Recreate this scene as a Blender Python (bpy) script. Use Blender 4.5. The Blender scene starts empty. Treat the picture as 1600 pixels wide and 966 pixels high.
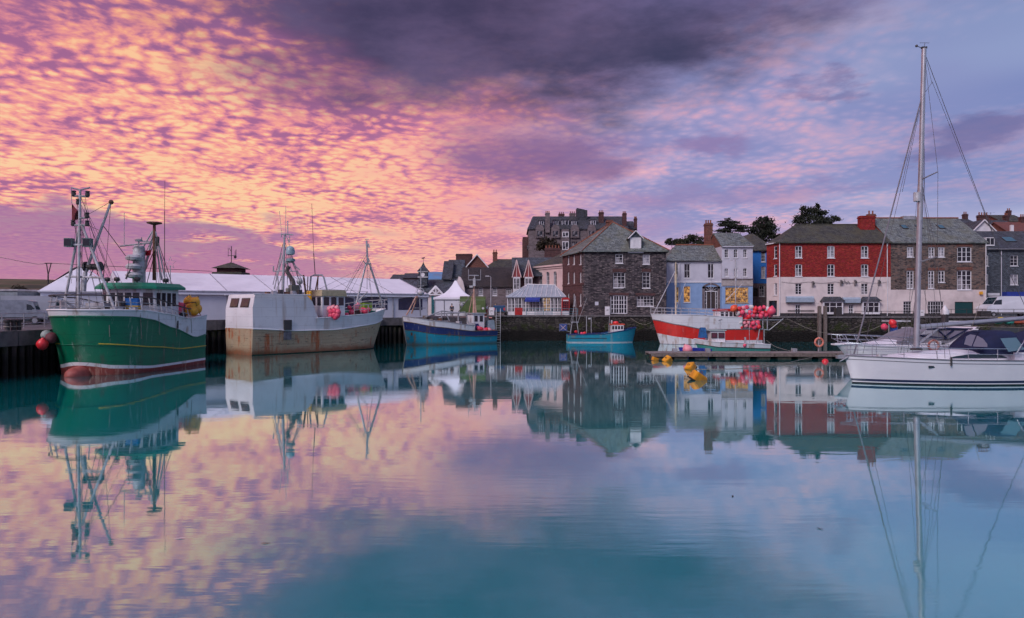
import bpy, bmesh, math, random
from mathutils import Vector, Matrix, geometry
random.seed(7)
R = math.radians
scn = bpy.context.scene
COL = scn.collection
F, H0, CH = 1067.0, 483.0, 4.1          # focal length (px of a 1600 px wide frame), horizon row, eye height above the water

def lin(c): return c/12.92 if c <= .04045 else ((c+.055)/1.055)**2.4
def C(r, g, b): return (lin(r/255), lin(g/255), lin(b/255), 1)

# ------------------------------------------------------------------ camera
cam = bpy.data.cameras.new('camera'); camo = bpy.data.objects.new('camera', cam); COL.objects.link(camo)
camo.location = (0, 0, CH); camo.rotation_euler = (R(90), 0, 0)
cam.sensor_width = 36; cam.lens = 24.0; cam.clip_start = .1; cam.clip_end = 6000
scn.camera = camo

# ------------------------------------------------------------------ node helper
class NT:
    def __init__(s, tree): s.t = tree; s.n = tree.nodes; s.l = tree.links
    def new(s, typ, **kw):
        n = s.n.new(typ)
        for k, v in kw.items(): setattr(n, k, v)
        return n
    def put(s, sock, v):
        if hasattr(v, 'links'): s.l.new(v, sock)
        else: sock.default_value = v
    def m(s, op, a, b=0.0, c=None, clamp=False):
        n = s.new('ShaderNodeMath', operation=op, use_clamp=clamp)
        s.put(n.inputs[0], a); s.put(n.inputs[1], b)
        if c is not None: s.put(n.inputs[2], c)
        return n.outputs[0]
    def vm(s, op, a, b=(0, 0, 0)):
        n = s.new('ShaderNodeVectorMath', operation=op); s.put(n.inputs[0], a); s.put(n.inputs[1], b); return n.outputs[0]
    def xyz(s, x, y, z=0.0):
        n = s.new('ShaderNodeCombineXYZ'); s.put(n.inputs[0], x); s.put(n.inputs[1], y); s.put(n.inputs[2], z); return n.outputs[0]
    def sep(s, v):
        n = s.new('ShaderNodeSeparateXYZ'); s.put(n.inputs[0], v); return n.outputs
    def ss(s, v, a, b):                                   # smooth step from a to b
        n = s.new('ShaderNodeMapRange', interpolation_type='SMOOTHSTEP')
        s.put(n.inputs[0], v); s.put(n.inputs[1], a); s.put(n.inputs[2], b); n.inputs[3].default_value = 0; n.inputs[4].default_value = 1
        return n.outputs[0]
    def noise(s, v, scale, detail=3, rough=.5, dist=0.0):
        n = s.new('ShaderNodeTexNoise'); s.put(n.inputs['Vector'], v); n.inputs['Scale'].default_value = scale
        n.inputs['Detail'].default_value = detail; n.inputs['Roughness'].default_value = rough; n.inputs['Distortion'].default_value = dist
        return n.outputs['Fac']
    def mix(s, f, a, b, typ='MIX'):
        n = s.new('ShaderNodeMix', data_type='RGBA', blend_type=typ); s.put(n.inputs[0], f); s.put(n.inputs[6], a); s.put(n.inputs[7], b)
        return n.outputs[2]
    def ramp(s, f, stops):
        n = s.new('ShaderNodeValToRGB'); s.put(n.inputs[0], f); e = n.color_ramp.elements
        while len(e) < len(stops): e.new(.5)
        for q, (p, c) in zip(e, stops): q.position = p; q.color = c
        return n.outputs[0]

# ------------------------------------------------------------------ sky
wd = bpy.data.worlds.new('World'); scn.world = wd; wd.use_nodes = True
def build_sky():
    w = NT(wd.node_tree); bg = w.n['Background']
    d = w.new('ShaderNodeTexCoord').outputs['Generated']
    x, y, z = w.sep(d)
    zp = w.m('MAXIMUM', z, 0.0)
    az = w.m('MULTIPLY', w.m('ARCTAN2', x, y), 57.2958)                       # degrees, 0 straight ahead
    el = w.m('MULTIPLY', w.m('ARCSINE', zp), 57.2958)
    k = w.m('DIVIDE', 1.0, w.m('ADD', zp, .10))
    pl = w.xyz(w.m('MULTIPLY', x, k), w.m('MULTIPLY', y, k))                  # cloud deck seen in perspective
    # rows of the mackerel sky run a little across the view
    rot = w.new('ShaderNodeMapping'); rot.inputs['Rotation'].default_value = (0, 0, R(-24)); rot.inputs['Scale'].default_value = (1.1, 1.05, 1)
    w.put(rot.inputs['Vector'], pl); pr = rot.outputs[0]
    n2 = w.noise(pl, 1.7, 2, .5)
    n3 = w.noise(pl, .55, 2, .55)
    warp = w.noise(pl, 3.1, 1, .5)
    pr = w.vm('ADD', pr, w.xyz(w.m('MULTIPLY', w.m('SUBTRACT', warp, .5), .15), w.m('MULTIPLY', w.m('SUBTRACT', n2, .5), .12)))
    vo = w.new('ShaderNodeTexVoronoi', feature='SMOOTH_F1'); vo.voronoi_dimensions = '2D'; vo.inputs['Scale'].default_value = 15.5; vo.inputs['Smoothness'].default_value = .35
    w.put(vo.inputs['Vector'], pr)
    puff = w.m('SUBTRACT', 1.0, w.m('MULTIPLY', vo.outputs['Distance'], 1.25))
    pw = w.m('ADD', .18, w.m('MULTIPLY', w.ss(warp, .36, .62), .30))
    n1 = w.m('ADD', w.m('MULTIPLY', w.noise(pr, 14.0, 4, .64, .25), .66), w.m('ADD', .19, w.m('MULTIPLY', w.m('SUBTRACT', puff, .57), pw)))
    n1b = w.noise(pr, 36, 1, .55)
    wob = w.m('SUBTRACT', n2, .5)
    # how far into the warm side
    warm = w.ss(w.m('ADD', az, w.m('MULTIPLY', wob, 26)), 17, -22)
    warm = w.m('MULTIPLY', warm, w.ss(az, -150, -70))
    s = w.m('ADD', w.m('MULTIPLY', n1, .62), w.m('ADD', w.m('MULTIPLY', n1b, .16), w.m('MULTIPLY', n2, .66)))
    s = w.m('SUBTRACT', s, .085)
    s = w.m('ADD', s, w.m('MULTIPLY', w.ss(el, 14, 25), -.15))
    s = w.m('ADD', s, w.m('MULTIPLY', w.ss(w.m('ABSOLUTE', w.m('SUBTRACT', el, 9.5)), 8, 0), .05))
    br = w.ss(s, .47, .77)
    leftc = w.ramp(br, [(0, C(170, 102, 146)), (.22, C(208, 124, 152)), (.48, C(240, 148, 152)), (.76, C(253, 172, 148)), (1, C(255, 206, 160))])
    leftc = w.mix(w.m('MULTIPLY', w.ss(el, 14, 26), .55), leftc, w.mix(br, C(112, 88, 140), C(255, 165, 112)))
    rb = w.ss(w.m('ADD', w.m('MULTIPLY', n1, .30), w.m('MULTIPLY', n2, .80)), .44, .80)
    rightc = w.ramp(rb, [(0, C(142, 144, 194)), (.3, C(172, 158, 200)), (.6, C(206, 166, 196)), (1, C(238, 180, 192))])
    blue = w.mix(w.ss(n3, .38, .62), C(120, 138, 190), C(186, 206, 234))
    rightc = w.mix(w.m('MULTIPLY', w.ss(w.m('ADD', az, w.m('MULTIPLY', wob, 20)), 19, 38), .66), rightc, blue)
    brm = w.m('ADD', w.m('MULTIPLY', br, .62), .20)
    midc = w.ramp(brm, [(0, C(176, 124, 170)), (.4, C(220, 138, 164)), (.75, C(248, 160, 158)), (1, C(255, 192, 164))])
    base = w.mix(w.ss(warm, .0, .55), rightc, midc)
    base = w.mix(w.ss(warm, .4, 1.0), base, leftc)
    base = w.mix(w.m('MULTIPLY', w.m('MULTIPLY', w.ss(el, 11, 22), w.ss(az, 10, 26)), .55), base, C(112, 126, 178))
    # glow over the roofs
    gl = w.m('MULTIPLY', w.ss(el, 9, 1), w.ss(w.m('ABSOLUTE', w.m('ADD', az, 8)), 24, 2))
    base = w.mix(w.m('MULTIPLY', gl, .62), base, w.mix(br, C(240, 150, 156), C(255, 204, 170)))
    hz = w.m('MULTIPLY', w.ss(el, 9, 1), w.ss(az, 4, 20))
    base = w.mix(w.m('MULTIPLY', hz, .55), base, C(214, 156, 186))
    # grey cloud masses: (az, el, half width, half height, softness, strength, colours)
    dn = w.new('ShaderNodeTexNoise'); w.put(dn.inputs['Vector'], w.vm('MULTIPLY', d, (1, 1, 3.0))); dn.inputs['Scale'].default_value = 6; dn.inputs['Detail'].default_value = 6; dn.inputs['Roughness'].default_value = .60
    dx, dy, _ = w.sep(w.vm('SUBTRACT', dn.outputs['Color'], (.5, .5, .5)))
    A = w.m('ADD', az, w.m('MULTIPLY', dx, 22)); E = w.m('ADD', el, w.m('MULTIPLY', dy, 9))
    def cloud(base, a, e, ha, he, soft, strength, c0, c1, tilt=0.0):
        da = w.m('SUBTRACT', A, a); de = w.m('SUBTRACT', w.m('SUBTRACT', E, e), w.m('MULTIPLY', da, tilt))
        r = w.m('SQRT', w.m('ADD', w.m('POWER', w.m('DIVIDE', da, ha), 2.0), w.m('POWER', w.m('DIVIDE', de, he), 2.0)))
        f = w.m('MULTIPLY', w.ss(r, 1.0+soft, 1.0-soft), strength)
        return w.mix(f, base, w.mix(w.ss(w.m('ADD', w.m('MULTIPLY', dn.outputs['Fac'], .7), w.m('MULTIPLY', n2, .3)), .30, .70), c0, c1))
    base = cloud(base, -13, 19.5, 9, 3.6, .6, .62, C(150, 92, 134), C(128, 88, 138), .1)
    base = cloud(base, 1.5, 24.2, 24, 8.0, .34, .97, C(52, 48, 80), C(100, 84, 120), .03)
    base = cloud(base, 25, 27, 17, 4.6, .45, .75, C(88, 86, 128), C(116, 102, 148), .0)
    base = cloud(base, 2.0, 12.8, 7.0, 2.0, .58, .84, C(116, 88, 138), C(146, 104, 150), .05)
    base = cloud(base, 15, 12.8, 3.6, 1.1, .6, .6, C(140, 108, 158), C(150, 112, 160))
    base = cloud(base, 34.5, 11.4, 4.6, 1.4, .55, .8, C(98, 98, 150), C(114, 106, 158))
    base = cloud(base, 24.5, 16.4, 2.4, .6, .7, .6, C(112, 106, 156), C(124, 112, 160))
    base = cloud(base, 18, 8.6, 8, .9, .7, .5, C(146, 120, 170), C(146, 120, 170))
    # low bank over the left hills
    bk = w.m('MULTIPLY', w.ss(w.m('ADD', w.m('ADD', el, w.m('MULTIPLY', dy, 12)), w.m('ADD', w.m('MULTIPLY', w.m('SUBTRACT', warp, .5), 7), w.m('MULTIPLY', w.ss(az, -38, -6), 3.0))), 8.6, 6.2), w.ss(az, -5, -17))
    bk = w.m('MULTIPLY', bk, w.ss(az, -140, -80))
    base = w.mix(w.m('MULTIPLY', bk, .88), base, w.mix(w.m('ADD', w.m('MULTIPLY', n2, .5), w.m('MULTIPLY', w.ss(el, 0, 7), .5)), C(200, 130, 166), C(148, 106, 156)))
    sky = w.new('ShaderNodeTexSky', sky_type='NISHITA'); sky.sun_disc = False; sky.sun_elevation = R(SUN_EL); sky.sun_rotation = R(SUN_ROT)
    nish = w.mix(1.0, sky.outputs[0], (.10, .10, .10, 1), 'MULTIPLY')
    col = w.mix(.94, nish, base)
    w.put(bg.inputs['Color'], col); bg.inputs['Strength'].default_value = SKY
SKY = 1.0
wd.cycles.sampling_method = 'MANUAL'; wd.cycles.sample_map_resolution = 256
SUN_EL, SUN_ROT = 38, 218
build_sky()
sun = bpy.data.lights.new('sun', 'SUN'); sun.energy = 2.2; sun.angle = R(24); sun.color = (1.0, .90, .95)  # soft fill lamp added behind the camera to brighten the house fronts
soft_fillo = bpy.data.objects.new('sun', sun); COL.objects.link(soft_fillo)
soft_fillo.rotation_euler = Vector((.48, .62, -.62)).to_track_quat('-Z', 'Y').to_euler()
scn.view_settings.view_transform = 'Standard'; scn.view_settings.look = 'None'
scn.view_settings.exposure = 0.0; scn.view_settings.gamma = 1.0; scn.view_settings.use_curve_mapping = False
scn.render.engine = 'CYCLES'; scn.cycles.use_denoising = True; scn.cycles.use_adaptive_sampling = True; scn.cycles.adaptive_threshold = .028; scn.cycles.adaptive_min_samples = 12; scn.cycles.max_bounces = 6; scn.cycles.glossy_bounces = 4
scn.cycles.diffuse_bounces = 3; scn.cycles.caustics_reflective = False; scn.cycles.caustics_refractive = False

# ------------------------------------------------------------------ materials
MATS = {}
def newmat(name):
    m = bpy.data.materials.new(name); m.use_nodes = True; MATS[name] = m
    return m, NT(m.node_tree), m.node_tree.nodes['Principled BSDF']
def coords(n, kind='Object'): return n.new('ShaderNodeTexCoord').outputs[kind]
def bumpn(n, p, h, strength, dist=.05):
    b = n.new('ShaderNodeBump'); b.inputs['Strength'].default_value = strength; b.inputs['Distance'].default_value = dist
    n.put(b.inputs['Height'], h); n.l.new(b.outputs[0], p.inputs['Normal'])
def plain(name, c, c2=None, rough=.55, scale=3.0, metal=0, bump=0.0, spec=.5, lo=.35, hi=.7, dirt=.0):
    m, n, p = newmat(name); v = coords(n)
    c2 = c2 or tuple(q*.72 for q in c[:3])+(1,)
    f = n.noise(v, scale, 5, .6, .3)
    col = n.mix(n.ss(f, lo, hi), c, c2)
    if dirt: col = n.mix(n.m('MULTIPLY', n.ss(n.noise(v, scale*.23, 4, .65), .5, .72), dirt), col, tuple(q*.4 for q in c[:3])+(1,))
    n.put(p.inputs['Base Color'], col); p.inputs['Roughness'].default_value = rough; p.inputs['Metallic'].default_value = metal
    p.inputs['Specular IOR Level'].default_value = spec
    if bump: bumpn(n, p, n.noise(v, scale*4, 4, .6), bump)
    return m
def paint(name, c, wear=(.16, .075, .035, 1), amt=.35, rough=.38, stain=(.05, .045, .04, 1), sc=1.0, coat=0.0, low=0.0, sp=0.0):
    """boat paint: tone changes, vertical rust runs, scuffs; low > 0 adds weed and rust close to the waterline"""
    m, n, p = newmat(name); v = coords(n); x, y, z = n.sep(v)
    tone = n.noise(v, .8*sc, 4, .6)
    col = n.mix(n.m('MULTIPLY', n.ss(tone, .3, .75), .5), c, tuple(q*.74 for q in c[:3])+(1,))
    run = n.noise(n.vm('MULTIPLY', v, (2.6*sc, 2.6*sc, .22*sc)), 1.0, 4, .6)
    spot = n.noise(v, .75*sc, 3, .55)
    f = n.m('MULTIPLY', n.ss(run, .50-sp, .64-sp), n.ss(spot, .47-sp, .60-sp))
    col = n.mix(n.m('MULTIPLY', f, min(1, amt*1.3)), col, wear)
    scuff = n.ss(n.noise(n.vm('MULTIPLY', v, (1.2*sc, 1.2*sc, 5*sc)), 1.6, 6, .7), .57, .66)
    col = n.mix(n.m('MULTIPLY', scuff, min(.9, amt*.8)), col, stain)
    salt = n.ss(n.noise(n.vm('MULTIPLY', v, (4*sc, 4*sc, .5*sc)), 1.3, 4, .65), .58, .70)
    col = n.mix(n.m('MULTIPLY', salt, .22*min(1, amt*2)), col, (.55, .54, .52, 1))
    pb = n.new('ShaderNodeTexBrick'); n.put(pb.inputs['Vector'], n.xyz(n.m('ADD', x, 0.0), z)); pb.inputs['Scale'].default_value = 1; pb.inputs['Brick Width'].default_value = 2.1; pb.inputs['Row Height'].default_value = .85; pb.inputs['Mortar Size'].default_value = .012
    col = n.mix(n.m('MULTIPLY', pb.outputs['Fac'], .45), col, tuple(q*.35 for q in c[:3])+(1,))
    if low:
        lf = n.m('MULTIPLY', n.ss(n.m('ADD', z, n.m('MULTIPLY', n.noise(v, 1.1, 5, .65), -1.5*low)), .35, -.35), .85)
        col = n.mix(lf, col, n.mix(n.noise(v, 2.2, 4, .6), stain, wear))
    n.put(p.inputs['Base Color'], col); p.inputs['Roughness'].default_value = rough; p.inputs['Coat Weight'].default_value = coat
    bumpn(n, p, n.noise(v, 2.0, 3, .5), .25, .02)
    return m
def masonry(name, cols, mortar, bw=.5, bh=.2, ms=.02, rubble=.0, bump=.6, rough=.9, var=.5, stain=.35, staincol=(.02, .018, .016, 1)):
    m, n, p = newmat(name); v = coords(n); x, y, z = n.sep(v)
    uv = n.xyz(n.m('ADD', x, n.m('MULTIPLY', y, .83)), z)
    if rubble:
        w = n.new('ShaderNodeTexNoise'); n.put(w.inputs['Vector'], uv); w.inputs['Scale'].default_value = 2.2; w.inputs['Detail'].default_value = 3
        uv = n.vm('ADD', uv, n.vm('MULTIPLY', n.vm('SUBTRACT', w.outputs['Color'], (.5, .5, .5)), (rubble, rubble, 0)))
    b = n.new('ShaderNodeTexBrick'); n.put(b.inputs['Vector'], uv)
    b.inputs['Color1'].default_value = cols[0]; b.inputs['Color2'].default_value = cols[1]; b.inputs['Mortar'].default_value = mortar
    b.inputs['Scale'].default_value = 1; b.inputs['Brick Width'].default_value = bw; b.inputs['Row Height'].default_value = bh
    b.inputs['Mortar Size'].default_value = ms; b.inputs['Bias'].default_value = 0; b.inputs['Mortar Smooth'].default_value = .3
    col = b.outputs['Color']
    vor = n.new('ShaderNodeTexVoronoi'); n.put(vor.inputs['Vector'], n.vm('MULTIPLY', uv, (1/bw, 1/bh, 1))); vor.inputs['Scale'].default_value = 1.0
    hsv = n.new('ShaderNodeHueSaturation'); n.put(hsv.inputs['Color'], col)
    cr, cg, cb = n.sep(vor.outputs['Color'])
    n.put(hsv.inputs['Value'], n.m('ADD', 1-var*.5, n.m('MULTIPLY', cr, var))); n.put(hsv.inputs['Hue'], n.m('ADD', .49, n.m('MULTIPLY', cg, .02)))
    col = hsv.outputs[0]
    if len(cols) > 2: col = n.mix(n.ss(cb, .72, .78), col, cols[2])
    st = n.ss(n.noise(v, .45, 5, .65), .48, .75)
    col = n.mix(n.m('MULTIPLY', st, stain), col, staincol)
    n.put(p.inputs['Base Color'], col); p.inputs['Roughness'].default_value = rough; p.inputs['Specular IOR Level'].default_value = .2
    h = n.m('ADD', n.m('MULTIPLY', b.outputs['Fac'], -1.0), n.m('MULTIPLY', n.noise(v, 6, 4, .6), .7))
    bumpn(n, p, h, bump, .06)
    return m
def rubblew(name, cols, mortar, bw=.34, bh=.17, stain=.35, bump=.9):
    m, n, p = newmat(name); v = coords(n); x, y, z = n.sep(v)
    uv = n.xyz(n.m('MULTIPLY', n.m('ADD', x, n.m('MULTIPLY', y, .83)), 1/bw), n.m('MULTIPLY', z, 1/bh))
    a = n.new('ShaderNodeTexVoronoi'); n.put(a.inputs['Vector'], uv); a.inputs['Scale'].default_value = 1; a.inputs['Randomness'].default_value = .85; a.voronoi_dimensions = '2D'
    e = n.new('ShaderNodeTexVoronoi', feature='DISTANCE_TO_EDGE'); e.voronoi_dimensions = '2D'; n.put(e.inputs['Vector'], uv); e.inputs['Scale'].default_value = 1; e.inputs['Randomness'].default_value = .85
    r, g, b = n.sep(a.outputs['Color'])
    k = len(cols); col = n.ramp(r, [(i/max(1, k-1), c) for i, c in enumerate(cols)])
    col = n.mix(n.ss(e.outputs['Distance'], .10, .03), col, mortar)
    col = n.mix(n.m('MULTIPLY', n.ss(n.noise(v, .45, 5, .65), .46, .72), stain), col, (.02, .018, .018, 1))
    n.put(p.inputs['Base Color'], col); p.inputs['Roughness'].default_value = .9; p.inputs['Specular IOR Level'].default_value = .2
    h = n.m('ADD', n.ss(e.outputs['Distance'], 0, .18), n.m('ADD', n.m('MULTIPLY', g, .5), n.m('MULTIPLY', n.noise(v, 7, 3, .6), .4)))
    bumpn(n, p, h, bump, .08)
    return m
def slate(name, c, c2, moss=(.10, .11, .05, 1), mossamt=.4, bh=.24, bw=.32, rough=.75):
    m, n, p = newmat(name); v = coords(n); x, y, z = n.sep(v)
    uv = n.xyz(n.m('ADD', x, n.m('MULTIPLY', y, .35)), n.m('MULTIPLY', z, 1.35))
    b = n.new('ShaderNodeTexBrick'); n.put(b.inputs['Vector'], uv)
    b.inputs['Color1'].default_value = c; b.inputs['Color2'].default_value = c2; b.inputs['Mortar'].default_value = tuple(q*.35 for q in c[:3])+(1,)
    b.inputs['Scale'].default_value = 1; b.inputs['Brick Width'].default_value = bw; b.inputs['Row Height'].default_value = bh; b.inputs['Mortar Size'].default_value = .014
    big = n.noise(n.vm('MULTIPLY', v, (1, 1, .35)), .55, 5, .65)
    vor = n.new('ShaderNodeTexVoronoi'); n.put(vor.inputs['Vector'], n.vm('MULTIPLY', uv, (1/bw, 1/bh, 1))); vor.inputs['Scale'].default_value = 1.0
    hs = n.new('ShaderNodeHueSaturation'); n.put(hs.inputs['Color'], b.outputs['Color']); n.put(hs.inputs['Value'], n.m('ADD', .55, n.m('MULTIPLY', n.sep(vor.outputs['Color'])[0], .95)))
    col = n.mix(n.m('MULTIPLY', n.ss(big, .42, .62), mossamt), hs.outputs[0], moss)
    col = n.mix(n.m('MULTIPLY', n.ss(n.noise(n.vm('MULTIPLY', v, (2, 2, .4)), 1.3, 5, .7), .55, .7), .45), col, tuple(q*.38 for q in c[:3])+(1,))
    n.put(p.inputs['Base Color'], col); p.inputs['Roughness'].default_value = rough
    bumpn(n, p, n.m('ADD', n.m('MULTIPLY', b.outputs['Fac'], -1), n.noise(v, 3, 3, .6)), .8, .07)
    return m
def glass(name, c=(.012, .014, .02, 1), curtain=.0, rough=.06):
    m, n, p = newmat(name); v = coords(n, 'Generated')
    col = c
    if curtain:
        g = n.ss(n.noise(v, 1.4, 2, .5), .5, .6)
        col = n.mix(n.m('MULTIPLY', g, curtain), c, (.45, .43, .45, 1))
    n.put(p.inputs['Base Color'], col); p.inputs['Roughness'].default_value = rough; p.inputs['Specular IOR Level'].default_value = .45
    bumpn(n, p, n.noise(coords(n), .9, 2, .5), .15, .05)
    return m
def lit(name, c, c2, strength, scale=3.0):
    m, n, p = newmat(name); v = coords(n)
    f = n.noise(v, scale, 4, .6)
    col = n.mix(n.ss(f, .38, .62), c2, c)
    n.put(p.inputs['Base Color'], (.03, .02, .015, 1)); n.put(p.inputs['Emission Color'], col); p.inputs['Emission Strength'].default_value = strength
    p.inputs['Roughness'].default_value = .15
    return m

white = plain('white_paint', (.72, .71, .72, 1), (.56, .55, .57, 1), .5, 1.2)
trim = plain('white_trim', (.74, .74, .76, 1), (.6, .6, .62, 1), .45, 2)
galv = plain('galvanised_steel', (.42, .43, .45, 1), (.28, .28, .30, 1), .45, 3, metal=.4)
alu = plain('anodised_mast', (.40, .41, .44, 1), (.33, .34, .37, 1), .35, 1.5, metal=.55)
dark = plain('dark_iron', (.028, .028, .032, 1), (.05, .04, .035, 1), .55, 4)
blackr = plain('black_rubber', (.018, .018, .02, 1), (.03, .03, .03, 1), .7, 4)
wire = plain('stay_wire', (.09, .085, .09, 1), None, .5, 4)
rope = plain('pale_rope', (.30, .27, .23, 1), (.2, .18, .15, 1), .9, 8)
rust = plain('rusty_steel', (.16, .07, .035, 1), (.07, .035, .025, 1), .8, 4, bump=.3)
wood = plain('weathered_wood', (.19, .15, .13, 1), (.10, .08, .07, 1), .85, 5, bump=.3)
salmon = plain('salmon_pole_paint', (.55, .34, .26, 1), (.38, .2, .15, 1), .6, 3)
mat_pane3 = glass('window_glass_blind', (.20, .20, .23, 1), curtain=.9, rough=.2); mat_pane = glass('window_glass'); mat_pane2 = glass('window_glass_curtained', curtain=.55)
pink_b = plain('pink_float', (.80, .055, .12, 1), (.72, .10, .17, 1), .42, 2)
hot_b = plain('red_float', (.75, .03, .04, 1), (.6, .02, .03, 1), .4, 2)
white_b = plain('white_float', (.68, .66, .64, 1), (.5, .47, .45, 1), .5, 3)
pale_b = plain('faded_pink_float', (.78, .30, .34, 1), (.7, .22, .28, 1), .5, 3)
yellow_b = plain('yellow_float', (.80, .42, .02, 1), (.62, .28, .02, 1), .45, 2.5)
concrete = plain('quay_concrete', (.145, .132, .134, 1), (.085, .078, .08, 1), .9, 1.6, bump=.4, dirt=.5)
asphalt = plain('asphalt', (.075, .072, .078, 1), (.05, .048, .052, 1), .9, 2.2, bump=.3)

# ------------------------------------------------------------------ geometry helpers
def W(px, py, D): return Vector(((px-800)*D/F, D, CH-(py-H0)*D/F))
XF = {}
class MB:
    def __init__(s): s.v = []; s.f = []
    def add(s, vs, fs):
        o = len(s.v); s.v += [tuple(p) for p in vs]; s.f += [tuple(i+o for i in q) for q in fs]; return s
    def poly(s, *ps): return s.add(ps, [tuple(range(len(ps)))])
    def bx(s, x0, x1, y0, y1, z0, z1):
        return s.add([(x0,y0,z0),(x1,y0,z0),(x1,y1,z0),(x0,y1,z0),(x0,y0,z1),(x1,y0,z1),(x1,y1,z1),(x0,y1,z1)],
                     [(0,3,2,1),(4,5,6,7),(0,1,5,4),(1,2,6,5),(2,3,7,6),(3,0,4,7)])
    def obx(s, o, ux, uy, sx, sy, sz, taper=1.0):
        """box on point o (bottom centre) with unit axes ux, uy in plan"""
        o = Vector(o); ux = Vector((ux[0], ux[1], 0)); uy = Vector((uy[0], uy[1], 0)); vs = []
        for z, k in ((0, 1), (sz, taper)):
            for a, b in ((-1,-1),(1,-1),(1,1),(-1,1)): vs.append(o+ux*a*sx/2*k+uy*b*sy/2*k+Vector((0,0,z)))
        return s.add(vs, [(0,3,2,1),(4,5,6,7),(0,1,5,4),(1,2,6,5),(2,3,7,6),(3,0,4,7)])
    def tube(s, a, b, r, r2=None, n=7, cap=True):
        a = Vector(a); b = Vector(b); r2 = r if r2 is None else r2; d = (b-a)
        if d.length < 1e-6: return s
        d.normalize(); u = d.orthogonal().normalized(); w = d.cross(u); vs = []
        for p, q in ((a, r), (b, r2)):
            for i in range(n):
                t = 2*math.pi*i/n; vs.append(p+(u*math.cos(t)+w*math.sin(t))*q)
        fs = [(i, (i+1)%n, n+(i+1)%n, n+i) for i in range(n)]
        if cap: fs += [tuple(range(n-1, -1, -1)), tuple(range(n, 2*n))]
        return s.add(vs, fs)
    def path(s, pts, r, n=6, closed=False):
        pts = [Vector(p) for p in pts]; m = len(pts); vs = []; u = None
        for i, p in enumerate(pts):
            if closed: d = pts[(i+1)%m]-pts[i-1]
            else: d = pts[min(i+1, m-1)]-pts[max(i-1, 0)]
            d.normalize(); u = d.orthogonal() if u is None else (u-d*u.dot(d)); u.normalize(); w = d.cross(u)
            for k in range(n):
                t = 2*math.pi*k/n; vs.append(p+(u*math.cos(t)+w*math.sin(t))*r)
        fs = []
        for i in range(m if closed else m-1):
            j = (i+1) % m
            fs += [(i*n+k, i*n+(k+1)%n, j*n+(k+1)%n, j*n+k) for k in range(n)]
        if not closed: fs += [tuple(range(n-1, -1, -1)), tuple(range((m-1)*n, m*n))]
        return s.add(vs, fs)
    def lathe(s, prof, c=(0, 0, 0), n=12):
        c = Vector(c); vs = []
        for r, z in prof:
            for i in range(n):
                t = 2*math.pi*i/n; vs.append(c+Vector((r*math.cos(t), r*math.sin(t), z)))
        m = len(prof); fs = [(a*n+i, a*n+(i+1)%n, (a+1)*n+(i+1)%n, (a+1)*n+i) for a in range(m-1) for i in range(n)]
        fs += [tuple(range(n-1, -1, -1)), tuple(range((m-1)*n, m*n))]
        return s.add(vs, fs)
    def ball(s, c, r, n=12, sz=1.0, sx=1.0):
        m = n//2; prof = [(max(.001, r*math.sin(math.pi*i/m)), -r*sz*math.cos(math.pi*i/m)) for i in range(m+1)]
        return s.lathe(prof, c, n)
    def torus(s, c, R0, r, ax=(0, 1, 0), n=18, m=7, a0=0.0, a1=2*math.pi):
        ax = Vector(ax).normalized(); u = ax.orthogonal().normalized(); w = ax.cross(u); c = Vector(c); full = a1-a0 > 6.28
        pts = [c+(u*math.cos(a0+(a1-a0)*i/n)+w*math.sin(a0+(a1-a0)*i/n))*R0 for i in range(n if full else n+1)]
        return s.path(pts, r, m, full)
    def slabs(s, polys, th):
        """sheets of thickness th (downwards)"""
        for ps in polys:
            k = len(ps); ps = [Vector(p) for p in ps]; lo = [p-Vector((0, 0, th)) for p in ps]
            s.add(ps+lo, [tuple(range(k)), tuple(range(2*k-1, k-1, -1))]+[(i, k+i, k+(i+1)%k, (i+1)%k) for i in range(k)])
        return s
    def build(s, name, mat, parent=None, world=False, smooth=False):
        me = bpy.data.meshes.new(name)
        vs = s.v
        if world and parent is not None:
            inv = XF[parent.name]; vs = [inv @ Vector(p) for p in vs]
        me.from_pydata([tuple(p) for p in vs], [], s.f); me.validate(); me.update()
        bm = bmesh.new(); bm.from_mesh(me); bmesh.ops.recalc_face_normals(bm, faces=bm.faces); bm.to_mesh(me); bm.free()
        if mat: me.materials.append(mat)
        if smooth:
            for p in me.polygons: p.use_smooth = True
            try: me.set_sharp_from_angle(angle=R(42))
            except Exception: pass
        o = bpy.data.objects.new(name, me); COL.objects.link(o)
        if parent is not None:
            o.parent = parent
            if parent.type == 'MESH':  XF[o.name] = XF.get(parent.name, Matrix.Identity(4))
            else: XF[o.name] = XF[parent.name]
        else: XF[o.name] = Matrix.Identity(4)
        return o
def tag(o, label, cat, group=None, kind=None):
    if label: o['label'] = label
    if cat: o['category'] = cat
    if group: o['group'] = group
    if kind: o['kind'] = kind
    return o
def thing(name, label, cat, loc=(0, 0, 0), rz=0.0, group=None):
    o = bpy.data.objects.new(name, None); COL.objects.link(o); o.location = loc; o.rotation_euler = (0, 0, rz); o.empty_display_size = .2
    XF[o.name] = (Matrix.Translation(Vector(loc)) @ Matrix.Rotation(rz, 4, 'Z')).inverted()
    return tag(o, label, cat, group)
def structure(o): o['kind'] = 'structure'; return o
def lerp(a, b, t): return a+(b-a)*t
def interp(tab, t):
    if t <= tab[0][0]: return tab[0][1]
    for (a, va), (b, vb) in zip(tab, tab[1:]):
        if t <= b:
            k = (t-a)/(b-a); k = k*k*(3-2*k)*.5+k*.5
            return lerp(va, vb, k)
    return tab[-1][1]

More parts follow.
